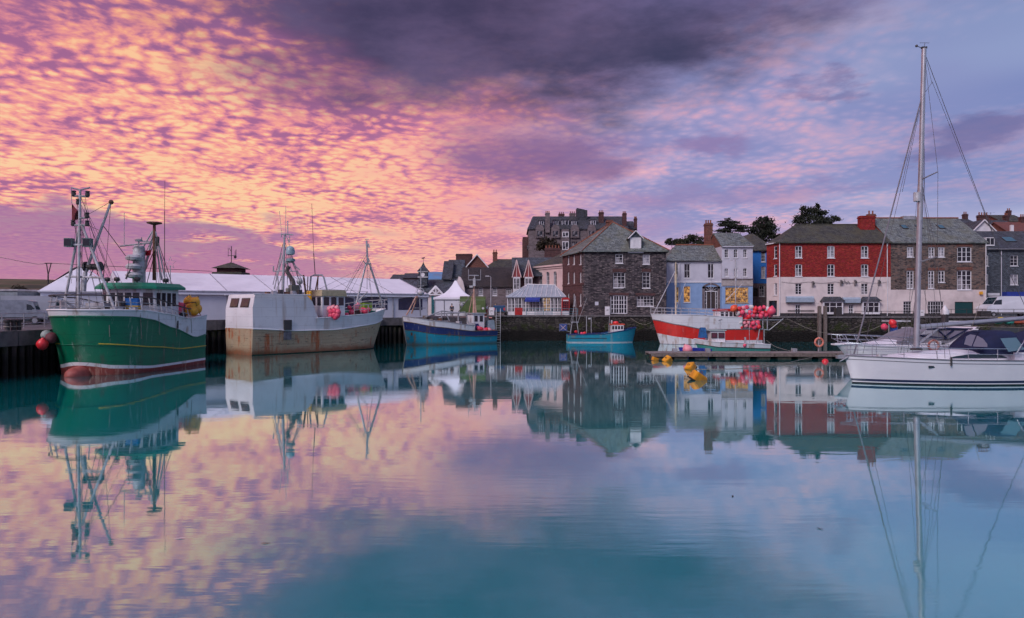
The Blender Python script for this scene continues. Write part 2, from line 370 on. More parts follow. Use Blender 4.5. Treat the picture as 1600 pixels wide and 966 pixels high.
# ------------------------------------------------------------------ water
def water_mat():
    m, n, p = newmat('harbour_water'); v = coords(n)
    r1 = n.noise(n.vm('MULTIPLY', v, (.35, 1.6, 1)), 1.0, 3, .55)
    r2 = n.noise(n.vm('MULTIPLY', v, (1.2, 5.0, 1)), 1.0, 2, .5)
    patch = n.ss(n.noise(n.vm('MULTIPLY', v, (.05, .11, 1)), 1.0, 3, .5), .46, .62)
    h = n.m('ADD', n.m('MULTIPLY', r1, .55), n.m('MULTIPLY', n.m('MULTIPLY', r2, patch), .55))
    b = n.new('ShaderNodeBump'); b.inputs['Strength'].default_value = .10; b.inputs['Distance'].default_value = .035; n.put(b.inputs['Height'], h)
    body = n.new('ShaderNodeBsdfDiffuse'); body.inputs['Color'].default_value = (.001, .255, .262, 1)
    gl = n.new('ShaderNodeBsdfGlossy'); gl.inputs['Color'].default_value = (.86, .98, .99, 1); n.put(gl.inputs['Roughness'], n.m('ADD', .028, n.m('MULTIPLY', patch, .035)))
    n.l.new(b.outputs[0], gl.inputs['Normal'])
    fr = n.new('ShaderNodeFresnel'); fr.inputs['IOR'].default_value = 1.45
    fac = n.m('MINIMUM', n.m('ADD', .38, n.m('MULTIPLY', fr.outputs[0], .86)), .94)
    mx = n.new('ShaderNodeMixShader'); n.put(mx.inputs[0], fac); n.l.new(body.outputs[0], mx.inputs[1]); n.l.new(gl.outputs[0], mx.inputs[2])
    n.l.new(mx.outputs[0], n.n['Material Output'].inputs['Surface'])
    return m
wt = MB().poly((-120, -120, 0), (140, -120, 0), (140, 100, 0), (-120, 100, 0)).build('water', water_mat()); structure(wt)

# ------------------------------------------------------------------ land: one sheet with the harbour basin cut out
EDGE = [(-33.5, -90), (-31.2, 25), (-30.3, 40), (-28.6, 62), (-14.6, 80), (-2.6, 88.2), (2, 88.6), (18, 88.0), (32, 85.6), (46, 84.6), (70, 82), (95, 78), (95, -90)]
def sstep(a, b, x): t = max(0, min(1, (x-a)/(b-a))); return t*t*(3-2*t)
def ground_z(x, y):
    z = 2.72+.30*sstep(42, 66, y)
    if y > 88: z += .12
    az = x/max(y, 1)
    z += sstep(102, 190, y)*16*sstep(-.02, .06, az)                       # hill behind the town
    z += sstep(150, 420, y)*10*sstep(-.25, -.05, az)
    z += sstep(230, 620, y)*(30+2.2*math.sin(x*.008+1))*sstep(-.46, -.60, az)*1.0       # fields on the left
    z += sstep(250, 700, y)*30*sstep(.1, .4, az)
    return z
def make_land():
    pts = [Vector(p) for p in EDGE]; ne = len(pts); edges = [(i, (i+1) % ne) for i in range(ne)]
    xs = [-1500, -900, -600, -450, -350, -270, -200, -150, -110, -80, -60, -48, -38, -25, -10, 5, 20, 40, 60, 80, 110, 150, 220, 320, 500, 900, 1500]
    ys = [-90.5, -40, 0, 30, 50, 70, 92, 97, 104, 112, 122, 135, 150, 170, 195, 230, 280, 340, 420, 520, 640, 900, 1500, 2600]
    def inside(x, y):
        c = False
        for (x0, y0), (x1, y1) in zip(EDGE, EDGE[1:]+EDGE[:1]):
            if (y0 > y) != (y1 > y) and x < (x1-x0)*(y-y0)/(y1-y0)+x0: c = not c
        return c
    for x in xs:
        for y in ys:
            if not inside(x, y) and min((Vector((x, y))-p).length for p in pts[:ne]) > 1.5: pts.append(Vector((x+random.uniform(-.01, .01), y)))
    out = geometry.delaunay_2d_cdt(pts, edges, [], 0, 1e-5)
    vs, fs = out[0], out[2]
    m = MB(); m.v = [(p.x, p.y, ground_z(p.x, p.y)) for p in vs]
    m.f = [tuple(f) for f in fs if not inside(sum(vs[i].x for i in f)/3, sum(vs[i].y for i in f)/3)]
    mt, n, p = newmat('ground'); v = coords(n); x, y, z = n.sep(v)
    field = n.mix(n.ss(n.noise(n.vm('MULTIPLY', v, (.010, .004, 1)), 1.0, 3, .5), .42, .56), (.060, .062, .026, 1), (.105, .078, .045, 1))
    hedge = n.ss(n.noise(n.vm('MULTIPLY', v, (.003, .03, .2)), 1.0, 2, .4), .60, .63)
    field = n.mix(n.m('MULTIPLY', hedge, .7), field, (.022, .026, .016, 1))
    tar = n.mix(n.ss(n.noise(v, .5, 5, .6), .35, .7), (.105, .10, .105, 1), (.065, .062, .068, 1))
    col = n.mix(n.ss(y, 130, 190), tar, field)
    n.put(p.inputs['Base Color'], col); p.inputs['Roughness'].default_value = .9
    bumpn(n, p, n.noise(v, 4, 4, .6), .3)
    o = m.build('ground', mt); structure(o)
make_land()

# ------------------------------------------------------------------ quay walls
weed = (.035, .042, .016, 1)
def wall_mat(name, cols, mortar, bw, bh, rubble):
    m = masonry(name, cols, mortar, bw, bh, .03, rubble, 1.0, .85, .7, .4) if not rubble else rubblew(name, cols, mortar, bw, bh, .4, 1.0)
    n = NT(m.node_tree); p = m.node_tree.nodes['Principled BSDF']; src = p.inputs['Base Color'].links[0].from_socket
    v = coords(n); x, y, z = n.sep(v)
    zz = n.m('ADD', z, n.m('MULTIPLY', n.noise(v, .6, 4, .6), -1.5))
    col = n.mix(n.m('MULTIPLY', n.ss(zz, 1.05, .25), .93), src, (.010, .009, .008, 1))                 # tide-soaked foot
    col = n.mix(n.m('MULTIPLY', n.m('MULTIPLY', n.ss(zz, .4, .9), n.ss(zz, 2.0, 1.2)), n.ss(n.noise(v, 1.1, 5, .65), .45, .6)), col, weed)
    n.put(p.inputs['Base Color'], col)
    return m
quay_stone = wall_mat('quay_masonry', [(.028, .024, .023, 1), (.055, .048, .044, 1), (.10, .086, .078, 1)], (.018, .016, .015, 1), .52, .24, .10)
pile_wood = wall_mat('tarred_piles', [(.05, .042, .04, 1), (.028, .024, .024, 1)], (.012, .01, .01, 1), .5, 2.5, .0)
def along(pts, step):
    """points each step metres along a line, with the unit direction"""
    out = []; acc = 0.0
    for (a, b) in zip(pts, pts[1:]):
        a = Vector(a); b = Vector(b); L = (b-a).length; d = (b-a)/L
        while acc < L: out.append((a+d*acc, d)); acc += step
        acc -= L
    return out
def quay_wall(name, label, line, mat, batter, top):
    w = thing(name, label, 'quay wall', (line[0][0], line[0][1], 0))
    m = MB(); rows = 5
    pts = along(line, 1.2)+[(Vector(line[-1]), Vector((1, 0)))]
    grid = []
    for i, (p, d) in enumerate(pts):
        nrm = Vector((d.y, -d.x)); col = []
        for k in range(rows+1):
            z = lerp(-1.5, top(p), k/rows); off = batter*(1-k/rows)+random.uniform(-.05, .05)*(k < rows)
            q = p+nrm*off; col.append(len(m.v)); m.v.append((q.x, q.y, z))
        q = p-nrm*.5; col.append(len(m.v)); m.v.append((q.x, q.y, top(p)))
        grid.append(col)
    for a, b in zip(grid, grid[1:]):
        for k in range(rows+1): m.f.append((a[k], b[k], b[k+1], a[k+1]))
    m.build('wall_face', mat, w, True)
    return w
ztop = lambda p: ground_z(p.x, p.y)+.01
TOWN = [(-2.6, 88.2), (2, 88.6), (18, 88.0), (32, 85.6), (46, 84.6), (70, 82), (95, 78)]
tw = quay_wall('quay_wall', 'long rubble stone quay wall with wet black foot below the shops', TOWN, quay_stone, .5, ztop)
cop = MB().bx(-.62, .62, -.12, .55, -.05, .17); cop0 = None
for i, (p, d) in enumerate(along(TOWN, 1.26)):
    if p.x > 66: break
    if cop0 is None: cop0 = o = cop.build('coping_stone', concrete, tw)
    else: o = cop0.copy(); COL.objects.link(o)
    o.location = (p.x-TOWN[0][0], p.y-TOWN[0][1], ztop(p)+random.uniform(-.012, .012)); o.rotation_euler = (0, 0, math.atan2(d.y, d.x)+random.uniform(-.012, .012))
PIER = [(-31.2, 25), (-30.3, 40), (-28.6, 62), (-14.6, 80), (-2.6, 88.2)]
pw = quay_wall('timber_quay_wall', 'dark piled quay front with concrete capping behind the fishing boats', PIER, pile_wood, .0, lambda p: ztop(p)-.2)
pile = MB().tube((0, 0, -1.5), (0, 0, 1.95), .19, .18, 9); pile0 = None
capm = MB().bx(-1.23, 1.23, -.42, .5, -.85, .06); cap0 = None
for i, (p, d) in enumerate(along(PIER, .62)):
    q = p+Vector((d.y, -d.x))*.2
    if p.y < 36: continue
    if pile0 is None: pile0 = o = pile.build('pile', pile_wood, pw)
    else: o = pile0.copy(); COL.objects.link(o)
    o.location = (q.x-PIER[0][0], q.y-PIER[0][1], random.uniform(-.06, .06)); o.rotation_euler = (random.uniform(-.01, .01), random.uniform(-.01, .01), random.uniform(0, 6))
for i, (p, d) in enumerate(along(PIER, 2.5)):
    if p.y < 33: continue
    if cap0 is None: cap0 = o = capm.build('capping_block', concrete, pw)
    else: o = cap0.copy(); COL.objects.link(o)
    o.location = (p.x-PIER[0][0], p.y-PIER[0][1], ztop(p)+random.uniform(-.01, .01)); o.rotation_euler = (0, 0, math.atan2(d.y, d.x))

# ------------------------------------------------------------------ buildings
class Face:
    """one wall plane, p0 left and p1 right as seen from outside"""
    def __init__(s, p0, p1):
        s.p0 = Vector(p0); s.p1 = Vector(p1); s.L = (s.p1-s.p0).length; s.d = (s.p1-s.p0)/s.L; s.n = Vector((-s.d.y, s.d.x)); s.holes = []
    def at(s, u, z, dep=0.0):
        q = s.p0+s.d*u+s.n*dep; return Vector((q.x, q.y, z))
    def uz(s, px, py):
        k = (px-800)/F; u = (k*s.p0.y-s.p0.x)/(s.d.x-k*s.d.y); D = s.p0.y+u*s.d.y
        return u, CH-(py-H0)*D/F
    def box(s, m, u0, u1, d0, d1, z0, z1):
        vs = [s.at(u, z, d) for z in (z0, z1) for u, d in ((u0, d0), (u1, d0), (u1, d1), (u0, d1))]
        m.add(vs, [(0,3,2,1),(4,5,6,7),(0,1,5,4),(1,2,6,5),(2,3,7,6),(3,0,4,7)]); return m
    def wall(s, m, z0, z1, rec=.16, arches=()):
        hs = [(max(0, a), min(s.L, b), max(z0, c), min(z1, e), c, e) for a, b, c, e in s.holes if e > z0+.01 and c < z1-.01]
        us = sorted(set([0, s.L]+[h[0] for h in hs]+[h[1] for h in hs])); zs = sorted(set([z0, z1]+[h[2] for h in hs]+[h[3] for h in hs]))
        for a, b in zip(us, us[1:]):
            for c, e in zip(zs, zs[1:]):
                if b-a < 1e-5 or e-c < 1e-5: continue
                um, zm = (a+b)/2, (c+e)/2
                if any(h[0] < um < h[1] and h[2] < zm < h[3] for h in hs): continue
                m.poly(s.at(a, c), s.at(b, c), s.at(b, e), s.at(a, e))
        for a, b, c, e, oc, oe in hs:
            m.poly(s.at(a, c), s.at(a, e), s.at(a, e, rec), s.at(a, c, rec)); m.poly(s.at(b, c), s.at(b, c, rec), s.at(b, e, rec), s.at(b, e))
            if abs(oe-e) < 1e-4: m.poly(s.at(a, e), s.at(b, e), s.at(b, e, rec), s.at(a, e, rec))
            if abs(oc-c) < 1e-4: m.poly(s.at(a, c), s.at(a, c, rec), s.at(b, c, rec), s.at(b, c))
        return m
class House:
    def __init__(s, name, label, cat, origin, group=None):
        s.root = thing(name, label, cat, origin, 0, group); s.f = []
    def face(s, p0, p1): f = Face(p0, p1); s.f.append(f); return f
    def part(s, m, name, mat, smooth=False): return m.build(name, mat, s.root, True, smooth)
    def win(s, f, px0, py0, px1, py1, nx=2, nz=3, pane=None, fr=.07, bar=.035, mat=None, sill=True, arch=False, name='window', mull=()):
        u0, z1 = f.uz(px0, py0); u1, z0 = f.uz(px1, py1)
        return s.winm(f, u0, u1, z0, z1, nx, nz, pane, fr, bar, mat, sill, arch, name, mull)
    def winm(s, f, u0, u1, z0, z1, nx=2, nz=3, pane=None, fr=.07, bar=.035, mat=None, sill=True, arch=False, name='window', mull=()):
        mat = mat or trim; pane = pane or random.choice((mat_pane, mat_pane, mat_pane2, mat_pane2, mat_pane3)); f.holes.append((u0, u1, z0, z1)); m = MB(); r0, r1 = .07, .14
        f.box(m, u0, u0+fr, r0, r1, z0, z1); f.box(m, u1-fr, u1, r0, r1, z0, z1)
        f.box(m, u0+fr, u1-fr, r0, r1, z1-fr, z1); f.box(m, u0+fr, u1-fr, r0, r1, z0, z0+fr)
        iw = (u1-u0-2*fr); ih = z1-z0-2*fr
        for i in range(1, nx):
            c = u0+fr+iw*i/nx; b = bar*(2.2 if i in mull else 1); f.box(m, c-b/2, c+b/2, r0+.015, r1-.01, z0+fr, z1-fr)
        for i in range(1, nz):
            c = z0+fr+ih*i/nz; f.box(m, u0+fr, u1-fr, r0+.02, r1-.015, c-bar/2, c+bar/2)
        if arch:                                             # rounded head: spandrels proud of the frame, in the wall's plane
            k = 8; rad = (u1-u0)/2; c = (u0+u1)/2; s.sp = getattr(s, 'sp', [])
            rise = rad if arch is True else arch
            for sg in (-1, 1):
                pts = [f.at(c+sg*rad, z1, .004), f.at(c, z1, .004)]+[f.at(c+sg*rad*math.sin(math.pi/2*i/k), z1-rise+rise*math.cos(math.pi/2*i/k), .004) for i in range(1, k+1)]
                s.sp.append(MB().poly(*pts))
        w = s.part(m, name, mat)
        g = MB(); g.poly(f.at(u0, z0, .12), f.at(u1, z0, .12), f.at(u1, z1, .12), f.at(u0, z1, .12)); g.build('pane', pane, w, True)
        if sill:
            q = MB(); f.box(q, u0-.06, u1+.06, -.07, .07, z0-.09, z0-.003); q.build('sill', mat, w, True)
        return w
    def walls(s, bands, name='wall'):
        for z0, z1, mat, nm in bands:
            m = MB()
            for f in s.f: f.wall(m, z0, z1)
            s.part(m, nm, mat)
        for q in getattr(s, 'sp', []): s.part(q, 'window_arch', s.spmat)
    def roof(s, polys, mat, th=.14, name='roof'): m = MB().slabs(polys, th); return s.part(m, name, mat)
def chimney(parent, c, sx, sy, z0, z1, mat, pots=2, potmat=None, ang=0.0):
    m = MB(); ux = (math.cos(ang), math.sin(ang)); uy = (-ux[1], ux[0])
    m.obx((c[0], c[1], z0), ux, uy, sx, sy, z1-z0-.35); m.obx((c[0], c[1], z1-.35), ux, uy, sx+.14, sy+.14, .16); m.obx((c[0], c[1], z1-.19), ux, uy, sx+.02, sy+.02, .19)
    o = m.build('chimney', mat, parent, True)
    for i in range(pots):
        q = Vector((c[0], c[1], z1))+Vector((ux[0], ux[1], 0))*((i+.5)/pots-.5)*sx
        MB().lathe([(.13, 0), (.11, .1), (.10, .4), (.13, .42), (.13, .48)], q, 8).build('chimney_pot', potmat or terra, o, True)
    return o
terra = plain('terracotta', (.28, .10, .055, 1), (.16, .06, .04, 1), .8, 4)
stoneA = rubblew('warehouse_stone', [(.034, .030, .037, 1), (.08, .07, .077, 1), (.14, .12, .126, 1), (.24, .20, .195, 1)], (.078, .067, .072, 1), .36, .15)
stoneB = rubblew('tavern_stone', [(.06, .05, .05, 1), (.14, .11, .10, 1), (.22, .17, .145, 1), (.28, .17, .13, 1)], (.16, .135, .125, 1), .34, .14)
brickD = masonry('maroon_brick', [(.125, .058, .056, 1), (.09, .045, .045, 1)], (.08, .055, .055, 1), .24, .09, .012, 0, .3, .9, .5, .35)
brickR = masonry('red_brick', [(.34, .030, .026, 1), (.26, .024, .022, 1), (.19, .024, .022, 1)], (.24, .045, .040, 1), .24, .09, .010, 0, .35, .85, .55, .35, (.14, .02, .018, 1))
brickO = masonry('orange_brick', [(.22, .085, .06, 1), (.15, .06, .045, 1)], (.14, .09, .08, 1), .24, .09, .012, 0, .3, .9, .5, .3)
greyst = masonry('hotel_stone', [(.20, .165, .17, 1), (.15, .125, .13, 1)], (.13, .11, .115, 1), .6, .28, .02, 0, .4, .9, .4, .25)
slateG = slate('green_slate', (.16, .185, .18, 1), (.115, .14, .14, 1), (.15, .155, .10, 1), .45)
slateM = slate('mossy_slate', (.062, .064, .050, 1), (.044, .046, .040, 1), (.085, .082, .040, 1), .5)
slateD = slate('dark_slate', (.055, .062, .078, 1), (.042, .048, .062, 1), (.06, .06, .045, 1), .3)
slateB = slate('blue_slate', (.07, .085, .105, 1), (.052, .065, .085, 1), (.08, .085, .06, 1), .25)
thatch = slate('brown_black_roof', (.022, .02, .022, 1), (.03, .026, .026, 1), (.045, .035, .028, 1), .45)
hung = slate('slate_hanging', (.088, .105, .125, 1), (.062, .076, .095, 1), (.05, .055, .06, 1), .35, .22, .30)
cream = plain('cream_render', (.72, .63, .60, 1), (.60, .52, .50, 1), .85, .8, bump=.15, dirt=.4)
offw = plain('offwhite_render', (.62, .60, .63, 1), (.52, .50, .53, 1), .85, .7, bump=.12, dirt=.3)
greyw = plain('grey_white_render', (.56, .56, .62, 1), (.47, .47, .53, 1), .85, .7, bump=.12, dirt=.3)
palebl = plain('pale_blue_paint', (.26, .40, .62, 1), (.21, .33, .53, 1), .7, .8, dirt=.2)
midbl = plain('royal_blue_paint', (.02, .17, .52, 1), (.018, .14, .44, 1), .7, .8)
pinkr = plain('pink_render', (.66, .50, .47, 1), (.56, .41, .39, 1), .85, .7, bump=.1, dirt=.25)
redp = plain('red_gloss_paint', (.42, .018, .016, 1), (.30, .014, .014, 1), .4, 1.5)
maroon = plain('maroon_timber', (.30, .05, .05, 1), (.22, .04, .04, 1), .6, 2)
shopblue = plain('blue_canvas', (.02, .045, .30, 1), (.015, .035, .22, 1), .8, 2)
warm = lit('warm_shop_light', (1.0, .47, .11, 1), (.07, .022, .008, 1), .62, 3.6)
warm2 = lit('amber_shop_light', (1.0, .58, .20, 1), (.05, .02, .01, 1), .40, 3.4)
teald = glass('teal_shop_glass', (.02, .07, .075, 1), rough=.1)

# --- stone warehouse on the corner
def warehouse():
    h = House('stone_warehouse', 'four storey rubble stone warehouse with white loading dormer in its slate roof', 'warehouse', (9.4, 90.5, 3.1))
    A = (9.58, 90.5); B = (20.45, 90.5); Cc = (21.0, 101); Dd = (7.35, 98.8); EZ = 11.82
    f = h.face(A, B); l = h.face(Dd, A); h.face(B, Cc); h.face(Cc, Dd)
    z = lambda zx: 800+zx*.2587
    y = lambda zy: 310+zy*.2588
    for a, b, c, e, nx, nz, ar in ((625, 338, 670, 392, 2, 3, False), (790, 340, 832, 398, 2, 3, False), (612, 447, 684, 540, 3, 4, .15), (788, 445, 835, 542, 2, 4, .12), (755, 588, 856, 652, 5, 3, .15)):
        h.win(f, z(a), y(b), z(c), y(e), nx, nz, arch=ar)
    h.win(f, z(595), y(585), z(697), y(697), 6, 4, mat_pane, .10, .05, arch=.2, sill=False, name='french_window', mull=(1, 3, 5))
    for px, ww in ((888.5, 2.6), (897.2, 2.6), (907.5, 2.8)):
        for y0, y1 in ((400+(px-888)*-.12, 413), (426, 443), (459, 478)): h.win(l, px-ww/2, y0, px+ww/2, y1, 1, 3, fr=.16)
    h.spmat = stoneA
    h.walls([(3.1, EZ, stoneA, 'wall')])
    m = MB()
    for (a, b, c, e) in ((612, 425, 684, 447), (790, 425, 835, 444), (590, 570, 702, 586), (750, 572, 862, 588)):    # brick arches
        u0, z1 = f.uz(z(a), y(b)); u1, z0 = f.uz(z(c), y(e)); f.box(MB(), 0, 0, 0, 0, 0, 0)
        q = MB(); f.box(q, u0-.1, u1+.1, -.02, .05, z0+.02, z1); h.part(q, 'brick_arch', brickD)
    lf = MB(); l.box(lf, 0, l.L, -.10, .02, 7.35, 7.6); h.part(lf, 'string_course', brickD)
    cl = MB(); l.box(cl, .02, l.L-.7, -.03, .01, 3.12, EZ-.02); hs = l.holes; 
    m = MB(); f2 = Face(l.at(0, 0, -.035).xy, l.at(l.L-.75, 0, -.035).xy); f2.holes = [(a, b, c, e) for a, b, c, e in hs]; f2.wall(m, 3.12, EZ-.05, .05); h.part(m, 'brick_facing', brickD)
    ap = Vector((14.0, 94.8, 16.15)); ap2 = Vector((14.6, 98.2, 16.1)); o = .35
    e = [Vector((A[0]-.3, A[1]-o, EZ)), Vector((B[0]+o, B[1]-o, EZ)), Vector((Cc[0]+o, Cc[1]+o, EZ)), Vector((Dd[0]-.4, Dd[1], EZ))]
    h.roof([(e[0], e[1], ap), (e[1], e[2], ap2, ap), (e[2], e[3], ap2), (e[3], e[0], ap, ap2)], slateG, .16)
    rm = MB(); rm.tube(e[3]+Vector((0, 0, .06)), ap+Vector((0, 0, .05)), .09, .09, 6); rm.tube(e[0]+Vector((0, 0, .05)), ap+Vector((0, 0, .05)), .08, .08, 6); rm.tube(e[1]+Vector((0, 0, .05)), ap+Vector((0, 0, .05)), .08, .08, 6); rm.build('ridge_tiles', terra, h.root, True)
    chimney(h.root, (13.6, 95.3), .9, .6, 15.6, 16.5, brickO, 0)
    # loading dormer
    df = Face((f.at(f.uz(983.5, 390)[0], 0, -.05)).xy, (f.at(f.uz(1003, 390)[0], 0, -.05)).xy); wdt = df.L; z0 = EZ-.15; z1 = 13.6; zt = 14.45
    m = MB(); df.box(m, 0, .09, 0, 3.2, z0, z1); df.box(m, wdt-.09, wdt, 0, 3.2, z0, z1)
    m.poly(df.at(0, z1, .02), df.at(wdt, z1, .02), df.at(wdt/2, zt, .02)); d = h.part(m, 'dormer', slateB)
    q = MB(); df.box(q, .1, wdt-.1, .05, .12, z0+.05, z1+.05); q.build('loading_door', white, d, True)
    q = MB(); df.box(q, -.2, wdt+.2, -.12, .1, z0-.16, z0); q.build('sill', trim, d, True)
    q = MB().slabs([(df.at(-.2, z1-.12, -.15), df.at(wdt/2, zt+.08, -.15), df.at(wdt/2, zt+.08, 3.0), df.at(-.2, z1-.12, 3.0)), (df.at(wdt/2, zt+.08, -.15), df.at(wdt+.2, z1-.12, -.15), df.at(wdt+.2, z1-.12, 3.0), df.at(wdt/2, zt+.08, 3.0))], .1); q.build('dormer_roof', slateM, d, True)
    q = MB(); q.tube(df.at(-.2, z1-.2, -.17), df.at(wdt/2, zt, -.17), .07, .07, 5); q.tube(df.at(wdt+.2, z1-.2, -.17), df.at(wdt/2, zt, -.17), .07, .07, 5); q.build('bargeboard', trim, d, True)
    q = MB(); u0, zz = f.uz(z(530), y(612)); u1, z0 = f.uz(z(558), y(660)); f.box(q, u0, u1, -.05, .0, z0, zz); h.part(q, 'notice_board', dark)
    q = MB(); u0, zz = f.uz(z(498), y(622)); u1, z0 = f.uz(z(525), y(648)); f.box(q, u0, u1, -.04, .0, z0, zz); nb = h.part(q, 'sign_frame', dark)
    q = MB(); f.box(q, u0+.06, u1-.06, -.055, -.042, z0+.05, zz-.05); q.build('sign_face', greyw, nb, True)
    q = MB(); f.box(q, -.02, f.L+.02, -.12, -.01, EZ-.16, EZ-.04); h.part(q, 'gutter', dark)
    for px in (942, 976, 992, 1022):
        u, zz = f.uz(px, 452); q = MB(); q.tube(f.at(u, zz, 0), f.at(u, zz, -.08), .2, .2, 10); h.part(q, 'tie_plate', dark)
warehouse()

# --- pale blue and white pair
def blue_white():
    D = 95.0; s = D/F; x = lambda px: (px-800)*s
    z5 = lambda zx: 1000+zx*.238; y5 = lambda zy: 330+zy*.238
    h = House('blue_shop_house', 'low white house with pale blue ground floor and fanlight doorway', 'house', (x(1042), D, 3.1))
    A = (x(1041.5), D); B = (x(1127), D); EZ = CH+(H0-407.4)*s; BZ = CH+(H0-440.7)*s
    f = h.face(A, B); h.face(B, (B[0], D+9)); h.face((B[0], D+9), (A[0], D+9)); h.face((A[0], D+9), A)
    for a, b in ((225, 252), (290, 330), (445, 485)): h.win(f, z5(a), y5(345), z5(b), y5(440), 2, 2)
    h.win(f, z5(228), y5(497), z5(256), y5(600), 1, 1, warm2); h.win(f, z5(286), y5(493), z5(332), y5(600), 1, 1, warm)
    u0, z1 = f.uz(z5(425), y5(497)); u1, z0 = f.uz(z5(510), y5(640)); f.holes.append((u0, u1, z0, z1))
    h.walls([(3.1, BZ, palebl, 'lower_wall'), (BZ, EZ, greyw, 'upper_wall')])
    m = MB(); f.box(m, u0-.35, u0, -.06, .12, z0, z1+.05); f.box(m, u1, u1+.35, -.06, .12, z0, z1+.05)
    k = 12; c = (u0+u1)/2; rr = (u1-u0)/2+.35
    for i in range(k):
        a0, a1 = math.pi*i/k, math.pi*(i+1)/k; ri = rr-.35
        pts = [(c+rr*math.cos(a0), z1-.25+rr*.62*math.sin(a0)), (c+rr*math.cos(a1), z1-.25+rr*.62*math.sin(a1)), (c+ri*math.cos(a1), z1-.25+ri*.62*math.sin(a1)), (c+ri*math.cos(a0), z1-.25+ri*.62*math.sin(a0))]
        m.add([f.at(u, z, d) for d in (-.06, .02) for u, z in pts], [(0,1,2,3),(7,6,5,4),(0,4,5,1),(3,2,6,7)])
    dr = h.part(m, 'doorway', greyst)
    q = MB(); f.box(q, u0+.3, u1-.3, .10, .16, z0, z1-.75); q.build('door', plain('dark_door', (.05, .035, .03, 1), None, .5), dr, True)
    q = MB()
    for i in range(1, 6):
        a = math.pi*i/6; q.tube(f.at(c, z1-.62, .05), f.at(c+.85*math.cos(a), z1-.62+.75*math.sin(a), .05), .025, .025, 4)
    f.box(q, u0, u1, .03, .10, z1-.68, z1-.58)
    for u in (u0+.04, u0+.28, u1-.28, u1-.04): f.box(q, u-.03, u+.03, .03, .10, z0, z1-.68)
    for zz in (.7, 1.2, 1.7):
        f.box(q, u0, u0+.3, .04, .09, z0+zz, z0+zz+.04); f.box(q, u1-.3, u1, .04, .09, z0+zz, z0+zz+.04)
    q.build('fanlight', trim, dr, True)
    q = MB(); q.poly(f.at(u0, z0, .14), f.at(u1, z0, .14), f.at(u1, z1, .14), f.at(u0, z1, .14)); q.build('door_glass', mat_pane, dr, True)
    m = MB(); f.box(m, 0, f.L, -.08, .0, BZ-.10, BZ+.06); h.part(m, 'string_course', trim)
    RZ = CH+(H0-383)*(D+3.5)/F; o = .25
    e = [(A[0]-.2, D-o, EZ), (B[0]+.05, D-o, EZ), (B[0]+.05, D+9, EZ), (A[0]-.2, D+9, EZ)]; r0 = (A[0]+2.2, D+3.8, RZ); r1 = (B[0]+.05, D+3.8, RZ)
    h.roof([(e[0], e[1], r1, r0), (e[2], e[3], r0, r1), (e[3], e[0], r0)], slateG, .14)
    q = MB(); q.tube((r0[0], r0[1], RZ+.05), (r1[0], r1[1], RZ+.05), .1, .1, 6); h.part(q, 'ridge_tiles', terra)
    q = MB(); f.box(q, 0, f.L, -.28, -.16, EZ-.14, EZ-.02); h.part(q, 'gutter', dark)
    for a in (262, 465): 
        u, zz = f.uz(z5(a), y5(330)); q = MB(); q.tube(f.at(u, zz, -.06), f.at(u, 4.0, -.06), .04, .04, 6); h.part(q, 'drainpipe', greyw)
    # tall narrow neighbour
    h = House('narrow_white_house', 'tall narrow white house with six arched windows over a lit shop window', 'house', (x(1128), D-.2, 3.1))
    A = (x(1127)+.02, D-.2); B = (x(1175.5), D-.2); EZ = CH+(H0-385)*s
    f = h.face(A, B); h.face(B, (B[0], D+8)); h.face((B[0], D+8), (A[0], D+8)); h.face((A[0], D+8), A)
    for a in (568, 628, 690):
        h.win(f, z5(a-13), y5(250), z5(a+13), y5(307), 2, 3, arch=True); h.win(f, z5(a-13), y5(375), z5(a+13), y5(432), 2, 3, arch=True)
    h.win(f, z5(560), y5(500), z5(712), y5(603), 9, 4, warm, .1, .04, plain('shop_frame_tan', (.45, .33, .2, 1), None, .5), name='shop_window')
    BZ = CH+(H0-y5(495))*s; h.spmat = greyw
    h.walls([(3.1, BZ, palebl, 'lower_wall'), (BZ, EZ, greyw, 'upper_wall')])
    u0, z1 = f.uz(z5(533), y5(450)); u1, z0 = f.uz(z5(735), y5(490))
    q = MB(); f.box(q, .02, f.L-.02, -.12, -.0, z0, z1); h.part(q, 'shop_fascia', plain('beige_fascia', (.42, .38, .36, 1), None, .6))
    q = MB(); f.box(q, -.02, f.L+.02, -.22, -.0, z1, z1+.14); h.part(q, 'cornice', greyst)
    RZ = CH+(H0-364)*(D+3.5)/F
    e = [(A[0]-.1, D-.45, EZ), (B[0]+.2, D-.45, EZ), (B[0]+.2, D+8, EZ), (A[0]-.1, D+8, EZ)]; r0 = (A[0]-.1, D+3.5, RZ); r1 = (B[0]-.7, D+3.5, RZ)
    h.roof([(e[0], e[1], r1, r0), (e[1], e[2], r1), (e[2], e[3], r0, r1)], slateG, .14)
    q = MB().poly((A[0], D-.2, EZ), (A[0], D+3.5, RZ-.15), (A[0], D+8, EZ)); h.part(q, 'gable', brickO)
    q = MB(); f.box(q, 0, f.L, -.28, -.16, EZ-.14, EZ-.02); h.part(q, 'gutter', greyw)
    chimney(h.root, (x(1118)+.5, D+5.2), 1.0, 1.0, 12.5, CH+(H0-349)*(D+5)/F, brickO, 3)
    # set-back blue house
    D2 = 101.0; s2 = D2/F; x2 = lambda px: (px-800)*s2
    h = House('royal_blue_house', 'narrow royal blue house squeezed between white house and red brick inn', 'house', (x2(1175), D2, 3.1))
    A = (x2(1173), D2); B = (x2(1203), D2); EZ = CH+(H0-391)*s2; BZ = CH+(H0-443)*s2
    f = h.face(A, B); h.face(B, (B[0], D2+8)); h.face((B[0], D2+8), (A[0], D2+8)); h.face((A[0], D2+8), A)
